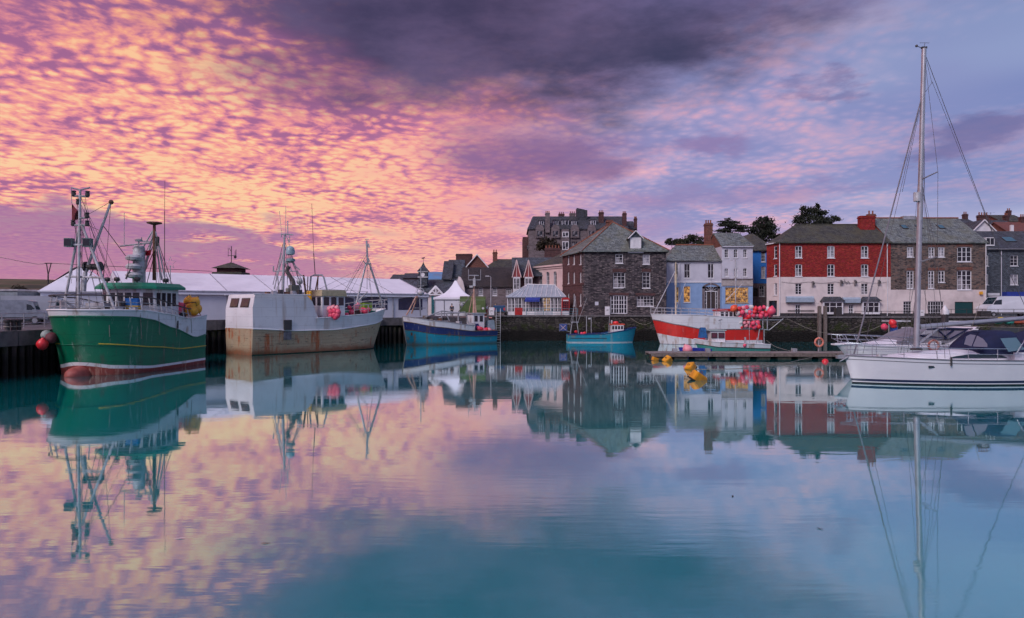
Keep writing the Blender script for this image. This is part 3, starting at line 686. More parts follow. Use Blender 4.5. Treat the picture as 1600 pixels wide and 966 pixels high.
    h.win(f, z5(796), y5(264), z5(824), y5(333), 2, 3); h.win(f, z5(796), y5(364), z5(824), y5(440), 2, 3)
    h.win(f, z5(743), y5(505), z5(775), y5(560), 1, 1, mat_pane, mat=dark, sill=False); h.win(f, z5(783), y5(490), z5(818), y5(560), 2, 3)
    h.walls([(3.1, BZ, greyst, 'lower_wall'), (BZ, EZ, midbl, 'upper_wall')])
    e = [(A[0]-.2, D2-.3, EZ), (B[0]+1, D2-.3, EZ), (B[0]+1, D2+10, EZ+3.6), (A[0]+1.6, D2+10, EZ+3.0)]
    h.roof([e, [(e[3][0], e[3][1], e[3][2]), (e[2][0], e[2][1], e[2][2]), (B[0]+1, D2+14, EZ), (A[0], D2+14, EZ)]], slateM, .14)
blue_white()

# --- red brick and white inn with stone wing
def inn():
    D = 91.5; s = D/F; x = lambda px: (px-800)*s; z6 = lambda zx: 1170+zx*.2588; y6 = lambda zy: 310+zy*.2588
    h = House('red_brick_inn', 'big red brick building with white painted lower storey and four sash columns', 'inn', (x(1217), D, 3.08))
    A = (x(1217.5), D); B = (x(1392), D); L0 = (398*(D+2.6)/F, D+2.6); EZ = CH+(H0-378.6)*s; BZ = CH+(H0-433)*s
    f = h.face(A, B); l = h.face(L0, A); h.face(B, (B[0], D+10)); h.face((B[0], D+10), (38.6, D+10)); h.face((38.6, D+10), L0)
    for a, b in ((280, 323), (474, 519), (678, 723)):
        h.win(f, z6(a), y6(287), z6(b), y6(360), 2, 3, arch=.12, fr=.1, mull=(1,)); h.win(f, z6(a), y6(398), z6(b), y6(472), 2, 3, arch=.12, fr=.1, mull=(1,)); h.win(f, z6(a+2), y6(515), z6(b-3), y6(580), 2, 4, sill=False, fr=.05, mull=(1,), arch=.06)
    for y0, y1 in ((290, 362), (400, 470), (512, 585)): h.win(l, z6(152), y6(y0), z6(171), y6(y1), 1, 3, fr=.09)
    door = plain('black_door', (.02, .02, .022, 1), None, .4)
    for a, b in ((280, 315), (602, 635)): h.win(f, z6(a), y6(640), z6(b), y6(712), 2, 3, mat_pane, .12, .06, trim, False, name='door')
    h.win(l, 1201, 470, 1214, 493, 1, 1, mat_pane, .1, mat=dark, sill=False, name='door')
    h.spmat = brickR
    h.walls([(3.08, BZ, cream, 'lower_wall'), (BZ, EZ, brickR, 'upper_wall')])
    q = MB(); f.box(q, 0, f.L, -.05, -.003, 3.1, 3.55); h.part(q, 'plinth', dark)
    q = MB(); f.box(q, -.1, f.L+.05, -.22, .0, EZ-.12, EZ+.02); l.box(q, 0, l.L+.1, -.22, .0, EZ-.12, EZ+.02); h.part(q, 'eaves_board', trim)
    for px in (1217.8, 1386):
        u, zz = f.uz(px, 380); q = MB(); q.tube(f.at(u, EZ-.1, -.09), f.at(u, 3.2, -.09), .055, .055, 6); h.part(q, 'drainpipe', trim)
    RZ = CH+(H0-351.4)*(D+4.5)/F; o = .3
    e = [(A[0]-.2, D-o, EZ), (B[0]+.02, D-o, EZ), (B[0]+.02, D+10, EZ), (38.4, D+10, EZ), (L0[0]-.12, L0[1]-.1, EZ)]
    r0 = (x(1238)*1.06, D+4.6, RZ); r1 = (x(1392)+.02, D+4.6, RZ)
    h.roof([(e[0], e[1], r1, r0), (e[2], e[3], r0, r1), (e[3], e[4], r0), (e[4], e[0], r0)], slateM, .15)
    q = MB(); q.tube((r0[0], r0[1], RZ+.04), (r1[0], r1[1], RZ+.04), .11, .11, 6); h.part(q, 'ridge_tiles', slateM)
    chimney(h.root, (x(1352)*1.03+.6, D+3.6), 2.0, .9, 13.2, 17.05, brickR, 0)
    chimney(h.root, (x(1361)*1.03+.6, D+3.9), 1.0, .7, 16.9, 17.35, brickO, 2)
    # shop fronts: two awning boxes, two bay windows with slate canopies
    for a, b, c, e2 in ((222, 592, 387, 630), (563, 598, 668, 634)):
        u0, z1 = f.uz(z6(a), y6(b)); u1, z0 = f.uz(z6(c), y6(e2)); q = MB()
        prof = [(0, z1), (-.30, z1-.02), (-.42, z1-.2), (-.42, z0+.06), (-.34, z0), (0, z0)]
        vs = [f.at(u, z, d) for u in (u0, u1) for d, z in prof]; n = len(prof)
        q.add(vs, [tuple(range(n)), tuple(range(2*n-1, n-1, -1))]+[(i, n+i, n+(i+1) % n, (i+1) % n) for i in range(n)]); aw = h.part(q, 'awning_box', plain('awning_grey_blue_%d' % a, (.34, .42, .50, 1), (.28, .35, .42, 1), .6))
        q = MB(); f.box(q, u0-.05, u1+.05, -.46, -.44, z0-.04, z0+.05); q.build('awning_rail', dark, aw, True)
    for a, b in ((440, 560), (676, 780)):
        u0, z1 = f.uz(z6(a), y6(622)); u1, z0 = f.uz(z6(b), y6(700)); q = MB(); dd = -.5
        bf = Face(f.at(u0, 0, dd).xy, f.at(u1, 0, dd).xy)
        for (c0, c1) in ((0, .16), (bf.L-.16, bf.L)): bf.box(q, c0, c1, 0, .48, z0, z1)
        bf.box(q, .16, bf.L-.16, 0, .12, z1-.2, z1); bf.box(q, .16, bf.L-.16, 0, .48, z0, z0+.28)
        for i in (1, 2): bf.box(q, bf.L*i/3-.04, bf.L*i/3+.04, .02, .1, z0+.28, z1-.2)
        bf.box(q, .16, bf.L-.16, .03, .09, z0+1.0, z0+1.06); by = h.part(q, 'bay_window', trim)
        q = MB(); q.poly(bf.at(.1, z0+.2, .11), bf.at(bf.L-.1, z0+.2, .11), bf.at(bf.L-.1, z1, .11), bf.at(.1, z1, .11)); q.build('pane', mat_pane, by, True)
        u0c, zc = -.25, z1+.7; q = MB(); B0 = [bf.at(-.25, z1, -.2), bf.at(bf.L+.25, z1, -.2), bf.at(bf.L+.25, z1, .5), bf.at(-.25, z1, .5)]; T0 = [bf.at(.25, z1+.62, .35), bf.at(bf.L-.25, z1+.62, .35), bf.at(bf.L-.25, z1+.62, .5), bf.at(.25, z1+.62, .5)]
        q.add(B0+T0, [(0,3,2,1),(4,5,6,7),(0,1,5,4),(1,2,6,5),(2,3,7,6),(3,0,4,7)]); q.build('canopy', slateD, by, True)
    # iron wall lamps and brackets
    for px, py in ((1270, 440), (1314, 438), (1336, 438), (1373, 438)):
        u, zz = f.uz(px, py); q = MB(); f.box(q, u-.14, u+.14, -.10, -.01, zz-.75, zz+.05); br = h.part(q, 'wall_bracket', plain('lamp_grey_%d' % px, (.25, .22, .22, 1), None, .7))
        q = MB(); q.tube(f.at(u, zz-.1, -.1), f.at(u, zz-.1, -.35), .03, .03, 5); q.lathe([(.05, -.35), (.12, -.3), (.12, -.1), (.02, 0)], f.at(u, zz-.1, -.36), 8); q.build('lantern', dark, br, True)
    q = MB(); u0, zz = f.uz(1206+10, 446); pts = []
    for i in range(41):
        t = i/40; u = .3+t*(f.L-.6); pts.append(f.at(u, 7.75-.18*abs(math.sin(t*math.pi*4)), -.06))
    q.path(pts, .018, 4); h.part(q, 'light_string', dark)
    q = MB(); u, zz = f.uz(1319, 441)
    q.path([f.at(u-.3, zz, -.2), f.at(u+.0, zz+.12, -.2), f.at(u+.2, zz-.1, -.2), f.at(u+.5, zz+.1, -.2), f.at(u+.62, zz-.12, -.2)], .045, 5); q.tube(f.at(u, zz+.1, -.2), f.at(u, zz+.45, 0), .02, .02, 4); h.part(q, 'iron_scroll', dark)
    # stone wing to the right
    z7 = lambda zx: 1380+zx*.2588; y7 = lambda zy: 310+zy*.2588
    h = House('stone_tavern', 'rubble stone building with white ground floor and three skylights in its long roof', 'tavern', (x(1392), D+.1, 3.08))
    A = (x(1392)+.03, D+.12); B = (x(1541.5), D+.12); BZ = CH+(H0-y7(552))*s
    f = h.face(A, B); h.face(B, (B[0], D+11)); h.face((B[0], D+11), (A[0], D+11)); h.face((A[0], D+11), A)
    for a, b, c, e, nx, nz in ((145, 295, 185, 355, 2, 3), (275, 295, 312, 355, 2, 3), (333, 295, 372, 355, 2, 3), (448, 293, 535, 383, 3, 3), (143, 437, 185, 545, 2, 5), (272, 437, 310, 545, 2, 5), (333, 437, 373, 508, 2, 3), (447, 435, 535, 553, 3, 4)):
        h.win(f, z7(a), y7(b), z7(c), y7(e), nx, nz, fr=.1, bar=.045, arch=.15 if a > 440 else False, mull=(1, 2) if nx > 2 else (1,))
    h.win(f, z7(122), y7(622), z7(172), y7(712), 3, 5, mat_pane, name='door', sill=False); h.win(f, z7(270), y7(622), z7(368), y7(715), 6, 4, mat_pane, name='french_window', sill=False, mull=(1, 3, 5)); h.win(f, z7(433), y7(625), z7(545), y7(715), 1, 1, teald, .08, mat=dark, sill=False, name='shop_window')
    h.spmat = stoneB
    h.walls([(3.08, BZ, cream, 'lower_wall'), (BZ, EZ, stoneB, 'upper_wall')])
    q = MB(); f.box(q, 0, f.L, -.05, -.003, 3.1, 3.5); h.part(q, 'plinth', dark)
    for a, b, c, e in ((143, 420, 187, 436), (272, 420, 373, 436), (445, 415, 540, 434), (443, 275, 540, 292), (272, 280, 374, 294)):
        u0, z1 = f.uz(z7(a), y7(b)); u1, z0 = f.uz(z7(c), y7(e)); q = MB(); f.box(q, u0, u1, -.02, .03, z0+.02, z1); h.part(q, 'brick_arch', brickO)
    q = MB(); f.box(q, 0, f.L+.05, -.2, -.05, EZ-.12, EZ+.0); h.part(q, 'gutter', dark)
    u, zz = f.uz(1540, 380); q = MB(); q.tube(f.at(u, EZ-.1, -.09), f.at(u, 3.2, -.09), .055, .055, 6); h.part(q, 'drainpipe', trim)
    RZ = CH+(H0-341)*(D+5.2)/F
    e = [(A[0], D-.15, EZ), (B[0]+.2, D-.15, EZ), (B[0]+.2, D+11, EZ), (A[0], D+11, EZ)]; r0 = (A[0], D+5.4, RZ); r1 = (x(1500)*1.055, D+5.4, RZ)
    rf = h.roof([(e[0], e[1], r1, r0), (e[1], e[2], r1), (e[2], e[3], r0, r1)], slateG, .15)
    q = MB().poly((A[0], D+.12, EZ), (A[0], D+5.4, RZ-.12), (A[0], D+11, EZ)); h.part(q, 'gable', brickR)
    q = MB(); q.tube((r0[0], r0[1], RZ+.05), (r1[0], r1[1], RZ+.05), .11, .11, 6); h.part(q, 'ridge_tiles', terra)
    E0, E1, R0 = Vector(e[0]), Vector(e[1]), Vector(r0); up = (R0-E0); nrm = Vector((0, -up.z, up.y)).normalized()
    for px in (1413.5, 1436.5, 1471):
        k = .62; base = Vector(((px-800)*(D+3.2)/F, E0.y+up.y*k, E0.z+up.z*k)); uu = up.normalized(); q = MB(); xx = Vector((1, 0, 0))
        c = [base+xx*a*.42+uu*b*.5+nrm*dz for dz in (.0, .10) for a, b in ((-1,-1),(1,-1),(1,1),(-1,1))]
        q.add(c, [(0,3,2,1),(4,5,6,7),(0,1,5,4),(1,2,6,5),(2,3,7,6),(3,0,4,7)]); sk = h.part(q, 'skylight', dark)
        q = MB().poly(*[base+xx*a*.34+uu*b*.42+nrm*.104 for a, b in ((-1,-1),(1,-1),(1,1),(-1,1))]); q.build('pane', sky_glass, sk, True)
    q = MB(); zz = RZ; q.bx(x(1425)*1.05-.9, x(1425)*1.05+.9, D+5.0, D+5.9, RZ-.2, RZ+.3); h.part(q, 'roof_vent', galv)
    q = MB(); u, zz = f.uz(1532, 458); f.box(q, u-.16, u+.16, -.3, -.02, zz-.2, zz+.2); h.part(q, 'alarm_box', yellow_b)
    # slate hung house
    D3 = 96.0; s3 = D3/F; x3 = lambda px: (px-800)*s3
    h = House('slate_hung_house', 'blue grey slate hung house with skylight beside the white van', 'house', (x3(1543), D3, 3.08))
    A = (x3(1541), D3); B = (x3(1660), D3); EZ3 = CH+(H0-389.7)*s3
    f = h.face(A, B); h.face(B, (B[0], D3+9)); h.face((B[0], D3+9), (A[0], D3+9)); h.face((A[0], D3+9), A)
    for y0, y1 in ((345, 408), (458, 522)):
        h.win(f, z7(768), y7(y0), z7(815), y7(y1), 2, 3); h.win(f, z7(622), y7(y0), z7(636), y7(y1), 1, 3); h.win(f, z7(910), y7(y0), z7(955), y7(y1), 2, 3)
    h.win(f, z7(640), y7(596), z7(860), y7(700), 4, 1, mat_pane, mat=dark, name='shop_window', sill=False)
    h.walls([(3.08, EZ3, hung, 'wall')])
    q = MB(); u0, z1 = f.uz(z7(715), y7(566)); u1, z0 = f.uz(z7(1000), y7(592)); f.box(q, u0, u1, -1.0, -.02, z0, z1); h.part(q, 'shop_awning', shopblue)
    q = MB(); u0, z1 = f.uz(z7(630), y7(572)); u1, z0 = f.uz(z7(700), y7(588)); f.box(q, u0, u1, -.15, -.02, z0, z1); h.part(q, 'shop_fascia', trim)
    u, zz = f.uz(z7(712), y7(308)); q = MB(); q.tube(f.at(u, EZ3, -.09), f.at(u, 3.2, -.09), .06, .06, 6); h.part(q, 'drainpipe', greyw)
    q = MB(); f.box(q, 0, f.L, -.3, -.12, EZ3-.1, EZ3+.04); h.part(q, 'gutter', greyw)
    RZ3 = CH+(H0-361)*(D3+4)/F
    e = [(A[0], D3-.3, EZ3), (B[0], D3-.3, EZ3), (B[0], D3+9, EZ3), (A[0], D3+9, EZ3)]; r0 = (A[0], D3+4.3, RZ3); r1 = (B[0], D3+4.3, RZ3)
    h.roof([(e[0], e[1], r1, r0), (e[2], e[3], r0, r1)], slateD, .15)
    E0 = Vector(e[0]); up = Vector(r0)-E0; uu = up.normalized(); nrm = Vector((0, -up.z, up.y)).normalized(); base = Vector(((1577-800)*(D3+2)/F, E0.y+up.y*.52, E0.z+up.z*.52)); q = MB(); xx = Vector((1, 0, 0))
    c = [base+xx*a*.8+uu*b*.7+nrm*dz for dz in (.0, .10) for a, b in ((-1,-1),(1,-1),(1,1),(-1,1))]
    q.add(c, [(0,3,2,1),(4,5,6,7),(0,1,5,4),(1,2,6,5),(2,3,7,6),(3,0,4,7)]); sk = h.part(q, 'skylight', dark)
    q = MB().poly(*[base+xx*a*.72+uu*b*.62+nrm*.104 for a, b in ((-1,-1),(1,-1),(1,1),(-1,1))]); q.build('pane', sky_glass, sk, True)
    df = Face((x3(1542), D3+.2), (x3(1556), D3+.2)); q = MB(); df.box(q, 0, df.L, 0, 2.6, EZ3+.5, EZ3+1.7); d = h.part(q, 'dormer', white)
    q = MB(); df.box(q, .12, df.L/2-.05, -.03, -.004, EZ3+.7, EZ3+1.6); df.box(q, df.L/2+.05, df.L-.12, -.03, -.004, EZ3+.7, EZ3+1.6); q.build('pane', mat_pane, d, True)
sky_glass = glass('skylight_glass', (.05, .12, .15, 1), rough=.04)
inn()

# --- conservatory restaurant, pink chapel-like house, gabled pair
def restaurant_row():
    z3 = lambda zx: 600+zx*.2484; y3 = lambda zy: 320+zy*.2484
    h = House('pink_house', 'pale pink rendered house with three tall round headed windows', 'house', (4.0, 103, 3.1))
    A = (z3(945)-800, 0); D0, D1 = 108.0, 101.0
    A = ((z3(943)-800)*D0/F, D0); B = ((z3(1131)-800)*D1/F, D1)
    f = h.face(A, B); n = f.n*9; h.face(B, (B[0]+n.x, B[1]+n.y)); h.face((A[0]+n.x, A[1]+n.y), A)
    for a, c, w in ((986, 532, 9), (1030, 530, 10), (1076, 528, 10)): h.win(f, z3(a-w), y3(c-108), z3(a+w), y3(c), 2, 4, mat_pane2, arch=True, sill=False)
    EZ = f.uz(z3(1131), y3(372))[1]; h.spmat = pinkr
    h.walls([(3.1, EZ, pinkr, 'wall')])
    q = MB(); f.box(q, -.2, f.L, -.35, .05, EZ-.25, EZ); f.box(q, -.05, f.L, -.15, .05, EZ-.55, EZ-.25); h.part(q, 'cornice', pinkr)
    a = f.at(-.2, EZ+.02, -.2); b = f.at(f.L, EZ+.02, -.2); c = f.at(f.L, EZ+3.4, 6); d = f.at(2.6, EZ+3.1, 6); e = f.at(-.2, EZ, 9)
    h.roof([(a, b, c, d), (e, a, d)], slateM, .12)
    # chimneys block behind
    chimney(h.root, (z3(1062)*.0+(z3(1060)-800)*113/F, 113), 2.6, 1.2, 12, CH+(H0-388)*113/F, brickD, 5)
    # gabled pair
    h = House('gabled_house_pair', 'twin gabled houses with maroon bargeboards and white bay windows', 'house', (.3, 106, 3.1))
    D = 106.0; s = D/F; x = lambda px: (px-800)*s
    A = (x(z3(812)), D); B = (x(z3(946)), D); EZ = CH+(H0-y3(445))*s
    f = h.face(A, B); h.face(B, (B[0], D+8)); h.face((B[0], D+8), (A[0], D+8)); h.face((A[0], D+8), A)
    h.walls([(3.1, EZ, brickD, 'wall')])
    RZ = CH+(H0-y3(332))*(D+4)/F
    h.roof([((A[0]-.2, D-.2, EZ), (B[0]+8, D-.2, EZ), (B[0]+8, D+4, RZ), (A[0]-.2, D+4, RZ)), ((A[0]-.2, D+8, EZ), (A[0]-.2, D+4, RZ), (B[0]+8, D+4, RZ), (B[0]+8, D+8, EZ))], slateB, .14)
    for c, w0 in ((834, 22), (908, 24)):
        b0, b1 = x(z3(c-w0)), x(z3(c+w0)); bf = Face((b0, D-.9), (b1, D-.9)); z0 = CH+(H0-y3(560))*s; zt = CH+(H0-y3(456))*s; za = CH+(H0-y3(350))*s
        q = MB(); bf.box(q, 0, bf.L, 0, .9, 3.1, zt); by = h.part(q, 'bay_window', white)
        q = MB()
        for i in range(2): bf.box(q, bf.L*(.12+.42*i), bf.L*(.46+.42*i), -.02, .0, z0+.75, zt-.25)
        q.build('pane', mat_pane2, by, True)
        q = MB()
        for i in range(2):
            u = bf.L*(.29+.42*i); bf.box(q, u-.02, u+.02, -.035, -.021, z0+.75, zt-.25); bf.box(q, bf.L*(.12+.42*i), bf.L*(.46+.42*i), -.035, -.021, z0+1.5, z0+1.54)
        q.build('glazing_bar', trim, by, True)
        q = MB().poly(bf.at(-.1, zt, .02), bf.at(bf.L+.1, zt, .02), bf.at(bf.L/2, za, .02)); g = h.part(q, 'gable', maroon)
        q = MB(); q.tube(bf.at(-.15, zt-.1, -.06), bf.at(bf.L/2, za, -.06), .1, .1, 4); q.tube(bf.at(bf.L+.15, zt-.1, -.06), bf.at(bf.L/2, za, -.06), .1, .1, 4); bf.box(q, bf.L/2-.05, bf.L/2+.05, -.08, -.0, zt, za-.2); q.build('bargeboard', pinkr, g, True)
        q = MB().slabs([(bf.at(-.2, zt, -.1), bf.at(bf.L/2, za+.08, -.1), bf.at(bf.L/2, za+.08, 3.2), bf.at(-.2, zt, 3.2)), (bf.at(bf.L/2, za+.08, -.1), bf.at(bf.L+.2, zt, -.1), bf.at(bf.L+.2, zt, 3.2), bf.at(bf.L/2, za+.08, 3.2))], .08); q.build('gable_roof', slateB, g, True)
    # conservatory
    h = House('glass_conservatory', 'white framed glass conservatory with hipped glazed roof on the quay', 'conservatory', (-.6, 96, 3.1))
    D = 96.0; s = D/F; x = lambda px: (px-800)*s
    A = (x(793), D+1.0); B = (x(882), D-.6); f = Face(A, B); EZ = CH+(H0-464)*s; L = f.L; dep = 4.5
    q = MB(); f.box(q, 0, L, 0, .1, 3.1, 3.75); f.box(q, 0, L, 0, .14, EZ-.16, EZ); sf = Face(f.at(0, 0, dep).xy, A); sf.box(q, 0, sf.L, 0, .1, 3.1, 3.75); sf.box(q, 0, sf.L, 0, .14, EZ-.16, EZ)
    h.part(q, 'dwarf_wall', white)
    n = 16
    for i in range(n+1):
        u = L*i/n; q = MB(); f.box(q, u-.05, u+.05, -.02, .10, 3.75, EZ-.16); h.part(q, 'glazing_post', trim)
    for i in range(n):
        u0, u1 = L*i/n+.05, L*(i+1)/n-.05; m = random.choice((mat_pane, mat_pane2, mat_pane2)) if i not in (10, 11) else warm2
        q = MB(); q.poly(f.at(u0, 3.75, .05), f.at(u1, 3.75, .05), f.at(u1, EZ-.16, .05), f.at(u0, EZ-.16, .05)); pn = h.part(q, 'pane', m)
        q = MB(); f.box(q, u0, u1, .0, .04, 4.75, 4.8); 
        um = (u0+u1)/2; f.box(q, um-.015, um+.015, .01, .04, 3.75, EZ-.16); f.box(q, u0, u1, .0, .04, 4.25, 4.29); q.build('glazing_bar', trim, pn, True)
    RZ = CH+(H0-455.5)*s+.35; rg = plain('opal_roof_glass', (.34, .40, .45, 1), (.26, .31, .36, 1), .18, .8)
    a, b, c, d = f.at(-.2, EZ, -.2), f.at(L+.2, EZ, -.2), f.at(L+.2, EZ, dep), f.at(-.2, EZ, dep); r0, r1 = f.at(L*.30, RZ+.7, dep*.5), f.at(L*.80, RZ+.55, dep*.5)
    h.roof([(a, b, r1, r0), (b, c, r1), (c, d, r0, r1), (d, a, r0)], rg, .06)
    q = MB()
    for i in range(13):
        t = i/12; p = a.lerp(b, t); r = r0.lerp(r1, max(0, min(1, (t-.30)/.5))); q.tube(p+Vector((0, 0, .05)), r+Vector((0, 0, .05)), .035, .035, 4)
    q.tube(r0+Vector((0, 0, .06)), r1+Vector((0, 0, .06)), .07, .07, 5); h.part(q, 'roof_bars', trim)
    u0, z1 = f.uz(822, 464); u1, z0 = f.uz(845, 469); q = MB().slabs([(f.at(u0, z1, -.02), f.at(u1, z1, -.02), f.at(u1, z0, -1.0), f.at(u0, z0, -1.0))], .06); f.box(q, u0, u1, -1.04, -1.0, z0-.25, z0+.02); h.part(q, 'awning', shopblue)
restaurant_row()

# --- hotel on the hill
def hotel():
    D = 165.0; s = D/F; x = lambda px: (px-800)*s; zx = lambda a: 815+a*.1156; zy = lambda b: 320+b*.1156
    h = House('hilltop_hotel', 'large grey stone Victorian hotel with dormers and tall chimneys on the skyline', 'hotel', (x(830), D, 10))
    A = (x(826), D); B = (x(980), D); EZ = CH+(H0-zy(325))*s; RZ = CH+(H0-zy(150))*(D+5)/F
    f = h.face(A, B); h.face(B, (B[0], D+12)); h.face((A[0], D+12), A)
    for a, w in ((240, 38), (445, 38), (718, 38), (940, 36)):
        for y0, y1 in ((365, 440), (495, 560)): h.win(f, zx(a-w), zy(y0), zx(a+w), zy(y1), 3, 2, mat_pane2, .1, .09, greyst)
    h.walls([(10, EZ, greyst, 'wall')])
    h.roof([((A[0]-.3, D-.3, EZ), (B[0]+.3, D-.3, EZ), (B[0]+.3, D+6, RZ), (A[0]+1.2, D+6, RZ)), ((A[0]-.3, D+12, EZ), (A[0]+1.2, D+6, RZ), (B[0]+.3, D+6, RZ), (B[0]+.3, D+12, EZ)), ((A[0]-.3, D-.3, EZ), (A[0]+1.2, D+6, RZ), (A[0]-.3, D+12, EZ))], slateD, .2)
    for a in (245, 455, 718, 945):          # stone gables
        u, zz = f.uz(zx(a), zy(325)); gz = CH+(H0-zy(268))*s; q = MB(); pts = [(u-1.0, EZ-2.2), (u+1.0, EZ-2.2), (u+1.0, EZ+.1), (u+.55, gz-.2), (u, gz), (u-.55, gz-.2), (u-1.0, EZ+.1)]
        q.add([f.at(a2, b2, d) for d in (-.5, 1.4) for a2, b2 in pts], [tuple(range(7)), tuple(range(13, 6, -1))]+[(i, 7+i, 7+(i+1) % 7, (i+1) % 7) for i in range(7)]); g = h.part(q, 'gable', greyst)
        q = MB(); f.box(q, u-.6, u-.05, -.53, -.51, EZ-1.9, EZ-.6); f.box(q, u+.05, u+.6, -.53, -.51, EZ-1.9, EZ-.6); q.build('pane', mat_pane2, g, True)
        q = MB(); f.box(q, u-.68, u+.68, -.57, -.53, EZ-.62, EZ-.5); f.box(q, u-.05, u+.05, -.57, -.53, EZ-1.9, EZ-.62); f.box(q, u-.68, u+.68, -.57, -.53, EZ-1.98, EZ-1.9); q.build('window_frame', greyst, g, True)
    for a, w, b0, b1 in ((270, 32, 215, 280), (465, 32, 212, 275), (590, 46, 205, 298), (710, 32, 212, 275), (970, 34, 205, 275)):   # dormers
        q = MB(); D2 = D+1.6; u0, u1 = x(zx(a-w))*D2/D, x(zx(a+w))*D2/D; z1 = CH+(H0-zy(b0))*D2/F; z0 = CH+(H0-zy(b1))*D2/F; q.bx(u0, u1, D2, D2+4, z0-1, z1); d = h.part(q, 'dormer', greyw)
        q = MB(); m = (u0+u1)/2; q.bx(u0+.15, m-.07, D2-.03, D2-.005, z0+.1, z1-.15); q.bx(m+.07, u1-.15, D2-.03, D2-.005, z0+.1, z1-.15); q.build('pane', mat_pane2, d, True)
        q = MB(); q.bx(u0-.15, u1+.15, D2-.2, D2+4, z1, z1+.15); q.build('dormer_roof', slateD, d, True)
    # projecting white bay
    u0, zz = f.uz(zx(540), zy(360)); u1, zz2 = f.uz(zx(640), zy(620)); q = MB(); f.box(q, u0, u1, -.7, 0, 10, EZ-.2); b = h.part(q, 'bay', greyst)
    for y0, y1 in ((365, 440), (495, 610)):
        z1 = CH+(H0-zy(y0))*(D-.7)/F; z0 = CH+(H0-zy(y1))*(D-.7)/F; q = MB(); f.box(q, u0+.1, u1-.1, -.78, -.703, z0, z1); q.build('bay_window', white, b, True)
        q = MB(); 
        for i in range(2): f.box(q, lerp(u0, u1, .15+.38*i), lerp(u0, u1, .47+.38*i), -.8, -.783, z0+.2, z1-.2)
        q.build('pane', mat_pane2, b, True)
    q = MB(); f.box(q, 0, f.L, -.15, -.003, EZ-.35, EZ-.05); h.part(q, 'cornice', greyst)
    for a, w, t, dd in ((352, 60, 108, -.6), (540, 80, 120, 6), (690, 80, 112, 7), (1080, 64, 98, 2.5), (1395, 50, 112, 1.0), (1545, 36, 182, 3.0)):
        D2 = D+dd; chimney(h.root, (x(zx(a))*D2/D, D2+.6), w*.1156*s, 1.2, EZ-1 if a < 1500 else 14, CH+(H0-zy(t))*D2/F, brickD if a not in (352, 690) else greyst, 3)
    q = MB(); D2 = D+4; x0, x1 = x(zx(748))*D2/D, x(zx(890))*D2/D; z0 = EZ; z1 = CH+(H0-zy(42))*D2/F; z2 = CH+(H0-zy(75))*D2/F
    q.add([(x0, D2, z0), (x1, D2, z0), (x1, D2, z2), (x0, D2, z1), (x0, D2+3, z0), (x1, D2+3, z0), (x1, D2+3, z2), (x0, D2+3, z1)], [(0,1,2,3),(7,6,5,4),(0,4,5,1),(1,5,6,2),(2,6,7,3),(3,7,4,0)]); h.part(q, 'lift_tower', slateD)
    q = MB(); q.bx(x(817), x(826)+.1, D+2, D+10, 10, CH+(H0-zy(435))*(D+2)/F); tw = h.part(q, 'side_tower', brickD)
    q = MB(); q.bx(x(zx(75))*(D+2)/D, x(zx(98))*(D+2)/D, D+1.95, D+1.99, CH+(H0-zy(610))*s, CH+(H0-zy(540))*s); q.build('pane', mat_pane2, tw, True)
    q = MB(); q.bx(B[0], x(997), D+3, D+10, 10, CH+(H0-357)*(D+3)/F); sw = h.part(q, 'side_wing', greyst)
    q = MB().slabs([(((B[0]), D+2.8, CH+(H0-357)*(D+3)/F), (x(999), D+2.8, CH+(H0-357)*(D+3)/F), (x(997), D+7, CH+(H0-345)*(D+6)/F), (B[0], D+7, CH+(H0-345)*(D+6)/F))], .15); q.build('wing_roof', slateD, sw, True)
hotel()

